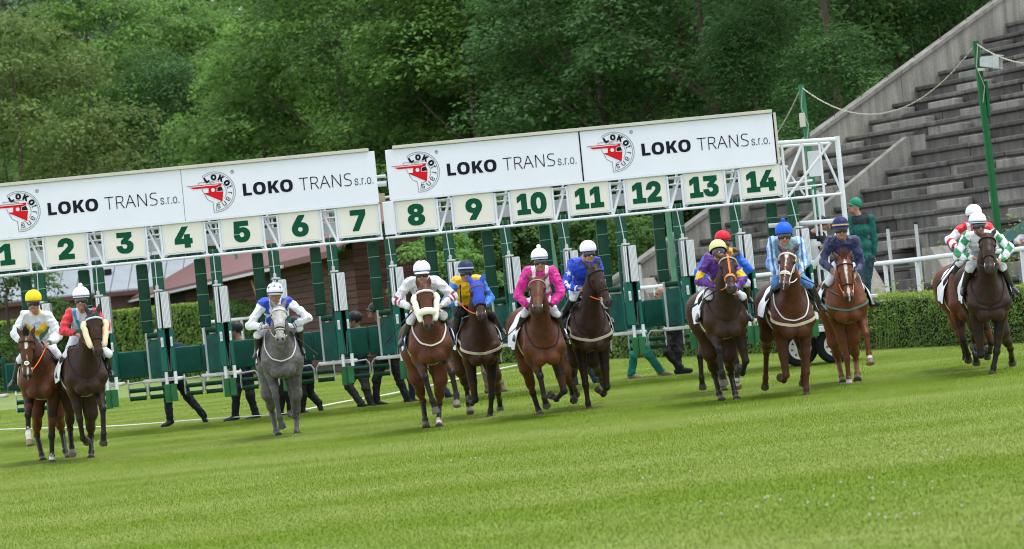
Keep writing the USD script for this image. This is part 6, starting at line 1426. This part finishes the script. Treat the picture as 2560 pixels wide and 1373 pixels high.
def c3(a):
    C = paint(len(a['t']), WHT * 1.05); t = ~arm(a)
    C[t & (a['w'] > 0.72) & (np.abs(a['s']) > 0.085)] = BLU * 0.8; C[upper(a) & (a['t'] < 0.14)] = BLU * 0.8
    d = np.abs(a['s'] + 0.085) * 1.3 + np.abs(a['w'] - 0.42) * 0.5; C[t & (d < 0.13)] = BLU * 0.8; d = np.abs(a['s'] - 0.02) * 1.3 + np.abs(a['w'] - 0.85) * 0.5; C[t & (d < 0.10) & (a['f'] > 0)] = BLU * 0.8
    b = fore(a) & (((a['t'] > 0.76) & (a['t'] < 0.82)) | ((a['t'] > 0.87) & (a['t'] < 0.93))); C[b] = NAVY; return C
def c4(a):
    C = paint(len(a['t']), (0.60, 0.59, 0.65)); m = (0.24, 0.012, 0.045); f = fore(a); u = upper(a)
    C[u & (a['t'] > 0.86) & (a['t'] < 0.97)] = m; C[f & (((a['t'] > 0.07) & (a['t'] < 0.20)) | ((a['t'] > 0.32) & (a['t'] < 0.46)))] = m; C[(~arm(a)) & (a['w'] < 0.12) & (a['w'] > 0.02)] = m; return C
def c5(a):
    C = paint(len(a['t']), (0.66, 0.40, 0.006)); C[arm(a) & ~(upper(a) & (a['t'] < 0.12))] = (0.02, 0.16, 0.56); C[fore(a) & (a['t'] > 0.93)] = WHT; return C
def c6(a):
    C = paint(len(a['t']), (0.56, 0.012, 0.24)); t = ~arm(a); C[t & (np.abs(np.abs(a['s']) - 0.088) < 0.026) & (a['w'] > 0.42)] = WHT
    C[t & star(a['s'], (a['w'] - 0.4) * 0.45, 0.0, -0.01, 0.055) & (a['f'] > 0)] = WHT; C[fore(a) & (a['t'] > 0.93)] = (0.02, 0.02, 0.02); return C
def c7(a):
    C = paint(len(a['t']), (0.010, 0.050, 0.44)); A = np.char.endswith(a['tag'], 'R') & arm(a); V = a['V']
    for x, y, r in ((1421, 683, 9), (1414, 705, 7), (1420, 715, 9)):
        q = P(x, y, V[:, 1].mean()); C[A & star(V[:, 0] - q[0], V[:, 2] - q[2], 0, 0, r / 180.0)] = WHT
    C[fore(a) & (a['t'] > 0.86) & (a['t'] < 0.97)] = WHT; return C
def c8(a):
    C = paint(len(a['t']), (0.085, 0.018, 0.21)); t = ~arm(a); C[upper(a) & (a['t'] > 0.62) & (a['t'] < 0.99)] = (0.70, 0.46, 0.006)
    C[t & star(a['s'], (a['w'] - 0.38) * 0.45, 0.0, 0.0, 0.12) & (a['f'] > -0.02)] = (0.66, 0.42, 0.006); return C
def c9(a):
    C = paint(len(a['t']), (0.010, 0.11, 0.55)); t = ~arm(a); C[t & (a['w'] > 0.5) & (np.abs(a['s']) > 0.04)] = (0.70, 0.42, 0.006); C[t & (np.abs(np.abs(a['s']) - 0.06) < 0.018)] = (0.07, 0.03, 0.016); C[t & (a['w'] < 0.5)] = (0.07, 0.03, 0.016)
    C[upper(a) & (a['t'] < 0.08)] = (0.07, 0.03, 0.016); return C
def c10(a):
    C = paint(len(a['t']), (0.34, 0.52, 0.72)); A = arm(a); t = ~A; C[t] = (0.22, 0.34, 0.44)
    k = np.abs(a['V'][:, 0] - np.where(np.char.endswith(a['tag'], 'R'), a['V'][:, 0][np.char.endswith(a['tag'], 'R')].mean(), a['V'][:, 0][np.char.endswith(a['tag'], 'L')].mean()))
    C[A & (k < 0.014)] = (0.04, 0.13, 0.40); C[A & (k > 0.045)] = (0.12, 0.28, 0.58); C[A & (k > 0.02) & (k < 0.032)] = (0.52, 0.66, 0.80); return C
def c11(a):
    C = paint(len(a['t']), (0.014, 0.020, 0.068)); C[fore(a) & (a['t'] > 0.88)] = (0.24, 0.16, 0.07); return C
def c12(a):
    C = paint(len(a['t']), (0.48, 0.51, 0.54)); A = arm(a); g = (0.012, 0.21, 0.075); V = a['V']
    x, z = V[:, 0] * 8.5, V[:, 2] * 6.5; k = (np.floor(x + z) + np.floor(x - z)) % 2 == 0; C[A] = WHT * 1.05; C[A & k] = g
    C[(~A) & (a['w'] > 0.8)] = WHT; return C
def c13(a):
    C = paint(len(a['t']), (0.50, 0.010, 0.025)); t = ~arm(a); C[t & (np.abs(np.abs(a['s']) - 0.10) < 0.03) & (a['w'] > 0.3)] = WHT
    A = arm(a); C[A & (upper(a)) & (a['t'] > 0.4)] = WHT; f = fore(a); C[f] = WHT; C[f & (((a['t'] > 0.10) & (a['t'] < 0.28)) | ((a['t'] > 0.55) & (a['t'] < 0.75)))] = (0.50, 0.010, 0.04); return C
def h_band(base, band, lo=-0.24, hi=-0.08, low=None):
    def f(a):
        C = paint(len(a['u']), base); C[(a['u'] < hi) & (a['u'] > lo)] = band; C[a['u'] <= lo] = base if low is None else low; return C
    return f
def h3(a):
    C = paint(len(a['u']), (0.66, 0.68, 0.76))
    for lo, la in ((0.0, 0.50), (0.85, 0.35), (-0.85, 0.35), (1.7, 0.45), (-1.7, 0.45), (2.6, 0.5), (-2.6, 0.5), (0.45, 1.1), (-0.9, 1.05)):
        C[star((a['lon'] - lo) * np.cos(a['lat']), a['lat'], 0, la, 0.30)] = BLU * 0.6
    C[a['u'] < -0.20] = NAVY; return C
def h4(a):
    C = paint(len(a['u']), (0.68, 0.69, 0.78)); C[(a['u'] > 0.80 + np.abs(a['lon']) * 0.22) & (np.abs(a['lon']) < 0.9)] = (0.48, 0.015, 0.04); C[(a['u'] < -0.16)] = NAVY; return C

JS = []
def JO(i, label, silks, gear, **k): k.update(jockey=True, seed=100 + i, label=label, silks=silks, gear=gear, y=HS[i]['depth'], horse=i, group='jockeys riding out of the starting gate'); k.setdefault('goggles', 'goggle'); JS.append(k)
HW, GRY = (0.70, 0.71, 0.80), (0.25, 0.25, 0.27)
JO(0, 'jockey in silver silks with a yellow and green yoke and a yellow cap', c1, dict(kind='silk', col=(0.72, 0.55, 0.012), peak=(0.02, 0.02, 0.02)), head=(83, 741), chin=(85, 785), shR=(52, 787), shL=(130, 789), pel=(106, 858), elR=(37, 835), elL=(146, 838), haR=(62, 862), haL=(121, 858), knR=(50, 900), knL=(146, 893), anR=(36, 955), anL=(152, 955), sleeve=1.18, rein='strap_orange', whip=(0.55, 0.0, -0.75))
JO(1, 'jockey in red sleeves with a pale turquoise body and a white bobble cap', c2, dict(kind='silk', col=h_band(HW, NAVY, -0.17, -0.10), bobble=(0.8, 0.8, 0.84)), head=(202, 733), chin=(205, 777), shR=(167, 780), shL=(246, 782), pel=(205, 845), elR=(156, 826), elL=(266, 815), haR=(192, 836), haL=(250, 845), knR=(168, 888), knL=(270, 885), anR=(155, 928), anL=(274, 928), rein='strap_brown', rr=0.013)
JO(2, 'jockey in white silks with blue diamonds and blue stars on the cap', c3, dict(kind='silk', col=h3, peak=GRY), head=(687, 722), chin=(688, 762), shR=(650, 756), shL=(727, 752), pel=(690, 822), elR=(624, 814), elL=(771, 794), haR=(663, 818), haL=(729, 817), knR=(644, 838), knL=(748, 822), anR=(646, 882), anL=(752, 874), goggles='goggle_amber', rein='strap_tan', whip=(0.62, -0.35, -0.58))
JO(3, 'jockey in white silks with maroon hoops on the sleeves', c4, dict(kind='silk', col=h4, peak=HW), head=(1054, 668), chin=(1057, 712), shR=(1022, 702), shL=(1093, 700), pel=(1060, 775), elR=(991, 751), elL=(1132, 741), haR=(1024, 768), haL=(1104, 765), knR=(1028, 803), knL=(1108, 790), anR=(1009, 850), anL=(1117, 845), rein='strap_tan', whipR=(-0.62, -0.3, -0.60))
JO(4, 'jockey in yellow silks with blue sleeves and a navy cap', c5, dict(kind='silk', col=h_band((0.016, 0.028, 0.075), (0.55, 0.60, 0.66), -0.13, -0.02), peak=(0.02, 0.02, 0.02)), head=(1164, 666), chin=(1166, 708), shR=(1130, 702), shL=(1206, 697), pel=(1163, 775), elR=(1114, 757), elL=(1225, 745), haR=(1144, 758), haL=(1210, 768), knR=(1146, 788), knL=(1230, 790), anR=(1135, 842), anL=(1254, 826), legs=(0.012, 0.012, 0.016), rein='strap_orange', whipR=(0.05, -0.3, 0.9), whiplen=0.30)
JO(5, 'jockey in magenta silks with white shoulder braces', c6, dict(kind='silk', col=h_band(HW, NAVY, -0.16, -0.09), bobble=(0.8, 0.8, 0.84)), head=(1348, 637), chin=(1352, 684), shR=(1310, 678), shL=(1390, 674), pel=(1352, 755), elR=(1295, 738), elL=(1403, 733), haR=(1324, 770), haL=(1375, 766), knR=(1312, 786), knL=(1390, 786), anR=(1294, 836), anL=(1408, 836), sleeve=1.1, rein='strap_dark', whipR=(-0.72, 0.3, -0.55))
JO(6, 'jockey in royal blue silks with white stars on the sleeve', c7, dict(kind='silk', col=HW), head=(1470, 617), chin=(1474, 661), shR=(1432, 655), shL=(1492, 652), pel=(1452, 722), elR=(1413, 716), elL=(1504, 705), haR=(1446, 721), haL=(1492, 730), knR=(1434, 744), knL=(1513, 762), anR=(1409, 785), anL=(1521, 796), look=(0.35, -1, -0.1), rein='strap_orange', whipR=(-0.50, -0.1, -0.75))
JO(7, 'jockey in purple silks with yellow armbands and a pale yellow cap, head down', c8, dict(kind='silk', col=(0.62, 0.58, 0.27)), head=(1794, 617), chin=(1800, 655), tilt=-0.10, shR=(1764, 645), shL=(1838, 660), pel=(1800, 725), elR=(1747, 702), elL=(1856, 698), haR=(1786, 714), haL=(1840, 722), knR=(1772, 742), knL=(1856, 742), anR=(1750, 788), anL=(1866, 788), goggles='goggle', rein='strap_orange', whipR=(-0.70, 0.2, -0.40), whiplen=0.45)
JO(8, 'jockey in blue sleeves with yellow shoulders and a red cap', c9, dict(kind='silk', col=h_band((0.52, 0.012, 0.03), (0.10, 0.01, 0.01), -0.2, -0.14)), head=(1806, 592), chin=(1812, 632), shR=(1770, 632), shL=(1846, 630), pel=(1812, 700), elR=(1746, 682), elL=(1870, 672), haR=(1775, 702), haL=(1836, 706), knR=(1755, 725), knL=(1866, 708), anR=(1746, 765), anL=(1868, 745))
JO(9, 'jockey in pale blue silks with a bright blue bobble cap', c10, dict(kind='silk', col=(0.012, 0.10, 0.58), bobble=(0.015, 0.07, 0.50)), head=(1959, 572), chin=(1962, 614), shR=(1930, 602), shL=(1998, 604), pel=(1966, 678), elR=(1926, 663), elL=(2014, 655), haR=(1948, 684), haL=(1999, 680), knR=(1938, 715), knL=(2025, 714), anR=(1928, 762), anL=(2050, 764), legs=(0.10, 0.24, 0.52), goggles='goggle', rein='strap_white', whip=(0.66, -0.3, -0.42))
JO(10, 'jockey in plain navy silks and a navy cap with a gold band', c11, dict(kind='silk', col=h_band((0.012, 0.018, 0.085), (0.62, 0.46, 0.16), -0.08, 0.03), peak=(0.02, 0.02, 0.02)), head=(2101, 558), chin=(2104, 600), shR=(2072, 600), shL=(2140, 600), pel=(2108, 668), elR=(2057, 655), elL=(2152, 660), haR=(2084, 680), haL=(2136, 690), knR=(2073, 706), knL=(2150, 722), anR=(2062, 755), anL=(2170, 752), rein='strap_orange')
JO(11, 'jockey in white silks with green and white diamond sleeves', c12, dict(kind='silk', col=h_band(HW, (0.02, 0.02, 0.025), -0.18, -0.10)), head=(2444, 547), chin=(2446, 590), shR=(2414, 588), shL=(2486, 586), pel=(2450, 650), elR=(2394, 640), elL=(2524, 622), haR=(2432, 645), haL=(2500, 650), knR=(2424, 672), knL=(2506, 668), anR=(2410, 722), anL=(2530, 722), sleeve=1.15, look=(0.2, -1, -0.25), rein='strap_dark')
JO(12, 'jockey in red silks with red and white hooped sleeves, behind the green and white one', c13, dict(kind='silk', col=h_band((0.66, 0.67, 0.76), (0.55, 0.40, 0.26), -0.20, -0.10)), head=(2434, 527), chin=(2438, 570), shR=(2400, 568), shL=(2476, 564), pel=(2432, 632), elR=(2372, 602), elL=(2500, 598), haR=(2398, 622), haL=(2470, 640), knR=(2398, 660), knL=(2478, 660), anR=(2381, 712), anL=(2490, 712), whipR=(-0.55, 0.1, -0.62))
WHIPL = {0: 'whip pointing down in the hand of the jockey in the yellow cap', 2: 'whip slanting past the grey horse', 3: 'whip held by the jockey with maroon hooped sleeves', 4: 'whip held upright by the jockey in yellow', 5: 'whip held by the jockey in magenta', 6: 'whip held by the jockey in royal blue', 7: 'whip held by the jockey in purple', 9: 'whip held by the jockey in pale blue', 12: 'whip held by the jockey in red, behind the green and white one'}
if ONLY is None or ONLY:
    for S in JS:
        if ONLY is not None and S['horse'] not in ONLY: continue
        Q = person(S); i = S['horse']; H = [h for h in HORSES if h['S'] is HS[i]][0]
        rm = S.get('rein', 'strap_dark')
        for s, sg in (('R', -1), ('L', 1)): rein(H, Q['hands'][s], sg, rm, S.get('rr', 0.008))
        for key, hd in (('whip', 'L'), ('whipR', 'R')):
            if key in S: whip(S, Q['hands'][hd], S[key], S.get('whiplen', 0.62), WHIPL[i])
# ------------------------------------------------------------------ stall handlers behind the gate, and onlookers
def plain(col, low=None, wlow=0.0):
    def f(a):
        C = paint(len(a['t']), col)
        if low is not None: C[(~arm(a)) & (a['w'] < wlow)] = low
        return C
    return f
def helm(col=(0.022, 0.022, 0.024)): return dict(kind='plain', col=col, peak=col, peaklen=0.045)
def off(R, sx, sy): return (R[0] + sx, R[1] + sy)
NV, BK, JN, GJ = (0.018, 0.026, 0.052), (0.012, 0.012, 0.014), (0.022, 0.040, 0.085), (0.030, 0.031, 0.034)
HN = [0]
def HA_(label, Y, head, chin, sh, pel, hands, kn, an, silks, legs, gear=None, **k):
    HN[0] += 1; w = k.pop('w', 26)
    k.setdefault('toeR', (0.9, -0.3, -0.2)); k.setdefault('toeL', k['toeR'])
    hR, hL = hands
    S = dict(seed=300 + HN[0], label=label, y=Y, head=head, chin=chin, shR=(sh[0] - w, sh[1] + 3), shL=(sh[0] + w, sh[1] - 3), pel=pel, elR=k.pop('elR', ((sh[0] - w + hR[0]) / 2 - 6, (sh[1] + hR[1]) / 2 + 6)), elL=k.pop('elL', ((sh[0] + w + hL[0]) / 2 + 6, (sh[1] + hL[1]) / 2 + 6)), haR=hR, haL=hL,
             knR=kn[0], knL=kn[1], anR=an[0], anL=an[1], silks=plain(silks) if not callable(silks) else silks, legs=legs, gear=gear, bulk=1.10, leg=1.24, shw=0.38, group=k.pop('group', 'stall handlers behind the gate'), floor=k.pop('floor', 0.0), hair=k.pop('hair', (0.03, 0.022, 0.018)), **k)
    return person(S)
LF_, RT_ = (-1, -0.15, -0.05), (1, -0.15, -0.05)
if ONLY is None:
    HA_('handler in navy striding behind stall 3, trainers with white soles', 52.9, (397, 832), (391, 857), (424, 868), (432, 945), ((398, 905), (460, 905)), ((420, 998), (470, 992)), ((425, 1052), (510, 1040)), NV, (0.010, 0.011, 0.017), look=LF_, hair=(0.25, 0.24, 0.23), toeR=(-0.6, -0.7, -0.2), toeL=(0.25, -0.2, -0.95), sole=(0.5, 0.5, 0.48), flags={'knL': 'b', 'knR': 'f'})
    HA_('handler in a dark helmet and navy jacket behind stall 4', 52.7, (588, 818), (583, 848), (604, 862), (606, 940), ((575, 905), (635, 905)), ((590, 993), (626, 990)), ((588, 1040), (640, 1038)), NV, (0.010, 0.011, 0.017), helm(), look=LF_, toeR=(-0.9, -0.3, -0.15), shoe=(0.03, 0.035, 0.06))
    HA_('handler in black trousers standing behind the grey horse, left of another', 52.9, (690, 810), (685, 838), (702, 858), (710, 935), ((680, 905), (735, 905)), ((703, 988), (724, 985)), ((701, 1032), (727, 1030)), NV, BK, helm(), look=LF_)
    HA_('handler striding behind the grey horse, one heel up with a pale sole', 52.8, (738, 806), (732, 834), (754, 852), (757, 930), ((735, 900), (785, 890)), ((757, 985), (775, 983)), ((755, 1028), (798, 1008)), (0.02, 0.03, 0.07), BK, helm(), look=LF_, toeL=(0.25, -0.2, -0.95), sole=(0.52, 0.50, 0.46), flags={'knL': 'b'})
    HA_('handler in a black helmet and grey jeans behind stall 6', 53.1, (887, 793), (880, 822), (902, 838), (893, 925), ((868, 880), (925, 880)), ((872, 966), (914, 970)), ((904, 1010), (928, 1010)), NV, GJ, helm((0.02, 0.021, 0.022)), look=LF_)
    HA_('handler in a dark grey helmet and black jeans left of the bay in white sheepskin', 53.0, (938, 771), (929, 800), (958, 820), (968, 895), ((935, 860), (985, 860)), ((941, 950), (1000, 955)), ((941, 1003), (1020, 1000)), BK, (0.016, 0.016, 0.019), helm((0.035, 0.036, 0.038)), look=(-1, -0.4, -0.25), flags={'knL': 'b'})
    HA_('handler in dark blue jeans, legs wide apart behind the bay in white sheepskin', 53.2, (1052, 775), (1048, 800), (1060, 815), (1060, 892), ((1040, 860), (1085, 860)), ((1030, 948), (1095, 950)), ((1029, 998), (1124, 993)), NV, (0.016, 0.028, 0.058), helm(), look=LF_, flags={'knL': 'b'})
    HA_('handler in khaki trousers behind the horse in the blue hood', 53.6, (1205, 765), (1200, 790), (1212, 805), (1218, 880), ((1195, 850), (1245, 850)), ((1215, 930), (1236, 928)), ((1222, 975), (1256, 974)), NV, (0.16, 0.125, 0.085), helm(), look=LF_, flare=True, toeR=(0.9, -0.4, -0.3))
    HA_('handler in blue jeans behind the nearly black horse', 53.3, (1450, 745), (1446, 770), (1450, 785), (1442, 855), ((1425, 830), (1475, 830)), ((1424, 908), (1466, 905)), ((1437, 960), (1494, 958)), NV, JN, helm(), look=LF_, flare=True)
    HA_('handler in teal trousers bending behind stall 11', 54.0, (1622, 760), (1612, 775), (1612, 790), (1600, 852), ((1580, 830), (1640, 825)), ((1585, 890), (1624, 890)), ((1578, 936), (1652, 928)), (0.012, 0.14, 0.115), (0.012, 0.16, 0.130), look=LF_, flare=True, shoe=(0.25, 0.2, 0.15))
    HA_('bald handler in black striding behind stall 12', 53.6, (1652, 728), (1645, 752), (1676, 768), (1685, 835), ((1650, 800), (1700, 805)), ((1668, 882), (1694, 882)), ((1702, 920), (1696, 925)), BK, BK, look=(-0.9, -0.5, -0.5), bald=True, stubble=0.9, toeR=(1, -0.4, -0.1))
    f = 1.15
    HA_('man in a green cap and teal jacket standing on the gate platform', 51.3, (2139, 508), (2130, 536), (2150, 548), (2158, 650), ((2098, 555), (2185, 640)), ((2150, 705), (2166, 705)), ((2150, 752), (2168, 752)), lambda a: np.where(((a['tag'] == 'collar') | ((a['w'] > 0.86) & ~arm(a)))[:, None], np.array((0.012, 0.022, 0.024)), np.array((0.006, 0.088, 0.072))), (0.010, 0.035, 0.050), dict(kind='cap', col=(0.010, 0.20, 0.11), peak=(0.010, 0.20, 0.11), peaklen=0.075), look=(-1, -0.25, -0.05), face=(-0.75, -0.65, 0), hair=(0.35, 0.34, 0.32), floor=f, group=None, elR=(2118, 590))
    HA_('man in black with a black cap leaning over the gate platform, right of stall 14', 51.7, (2054, 553), (2068, 576), (2026, 590), (2028, 672), ((2050, 620), (2062, 612)), ((2030, 715), (2048, 715)), ((2030, 756), (2050, 756)), BK, BK, dict(kind='cap', col=BK, peak=BK, peaklen=0.06), look=(0.8, -0.6, -0.6), hair=(0.02, 0.02, 0.02), floor=f, group=None, w=30)
    HA_('spectator at the right edge behind the fence, holding up a phone', 58.5, (2572, 548), (2568, 575), (2574, 592), (2572, 660), ((2546, 606), (2566, 602)), ((2562, 715), (2580, 715)), ((2562, 765), (2580, 765)), lambda a: np.where((np.abs(a['s']) < 0.07)[:, None], np.array((0.30, 0.02, 0.05)), np.array((0.30, 0.31, 0.32))), (0.16, 0.16, 0.17), look=(-0.6, -1, 0), group=None)
    for lab, x, c in (('spectator in dark clothing behind the left rail fence, left of a similar one', 838, (0.02, 0.025, 0.04)), ('spectator in a dark jacket behind the left rail fence, beside stall 6', 866, (0.03, 0.03, 0.035)), ('spectator in a white shirt behind the left rail fence, left of the grey horse', 640, (0.6, 0.62, 0.68))):
        y0 = 790 - (x - 850) * 0.0996
        HA_(lab, 106.5, (x, y0), (x + 1, y0 + 13), (x, y0 + 22), (x, y0 + 56), ((x - 15, y0 + 48), (x + 15, y0 + 48)), ((x - 6, y0 + 84), (x + 6, y0 + 84)), ((x - 6, y0 + 111), (x + 6, y0 + 111)), c, (0.03, 0.03, 0.04), look=(0.2, -1, 0), w=13, group=None)
    ph = P(2536, 608, 58.3); t = thing('phone', 'dark phone held up by the spectator at the right edge', 'phone', ph); put('case', box((-0.08, -0.006, -0.035), (0.08, 0.006, 0.05), 0.004), 'dark_gap', t); put('lens', lathe([(0.0, 0.0), (0.006, 0.0), (0.007, 0.004), (0.0, 0.005)], 10, (-0.06, -0.007, 0.03), (0, -1, 0)), 'goggle', t)

# ------------------------------------------------------------------ small things on and by the gate
mat('drum_white', (0.52, 0.55, 0.56), 0.4, 0.06, 5.0); mat('bag_black', (0.014, 0.014, 0.016), 0.75, 0.2, 12.0, bump=0.5, bscale=20); mat('bag_trim', (0.45, 0.55, 0.02), 0.6); mat('awning', (0.012, 0.055, 0.050), 0.7, 0.15, 3.0)
o = P(2040, 676, 51.5); t = thing('drum', 'white plastic drum on the gate platform behind the pale blue jockey', 'drum', o)
put('barrel', lathe([(0, 0), (0.135, 0), (0.15, 0.03), (0.15, 0.30), (0.155, 0.32), (0.15, 0.34), (0.15, 0.45), (0.13, 0.475), (0.13, 0.50), (0.06, 0.51), (0.0, 0.51)], 24), 'drum_white', t, smooth=40); put('lid', lathe([(0.05, 0.511), (0.065, 0.511), (0.065, 0.55), (0.0, 0.555)], 18), 'drum_white', t, smooth=40)
o = P(2034, 716, 51.15); t = thing('backpack', 'black backpack with a yellow tag hanging on the gate frame', 'backpack', o)
bb = Body(); bb.cone((0, 0, 0.10), (0.03, 0, 0.30), 0.13, 0.09, 0.05, None, (0, 1, 0), 1.5); bb.ball((0, -0.06, 0.10), 0.085, 0.03, None, (0, 1, 0), 1.6); put('sack', bb.mesh(0.018), 'bag_black', t, smooth=True)
put('strap', tube([(-0.02, 0.02, 0.34), (0.03, 0.0, 0.44), (0.07, 0.02, 0.33)], 0.012, 6), 'bag_black', t); put('tag', box((0.035, -0.10, 0.30), (0.065, -0.085, 0.36), 0.004), 'bag_trim', t)
o = np.array([(2530 - CX) / FPX * 63, 63.0, 0.0]); t = thing('awning', 'dark green fabric awning at the right edge behind the fence', 'awning', o)
ap = trimesh.convex.convex_hull(np.array([(-0.5, 0, 1.85), (1.8, 0, 1.85), (1.8, 1.4, 1.85), (-0.5, 1.4, 1.85), (0.75, 0.7, 2.45), (-0.5, 0, 1.78), (1.8, 0, 1.78), (1.8, 1.4, 1.78), (-0.5, 1.4, 1.78)])); put('canopy', ap, 'awning', t)
for x, y in ((-0.45, 0.05), (1.75, 0.05), (-0.45, 1.35), (1.75, 1.35)): put('leg', bar((x, y, 0), (x, y, 1.775), 0.02, 6), 'galvanised', t)
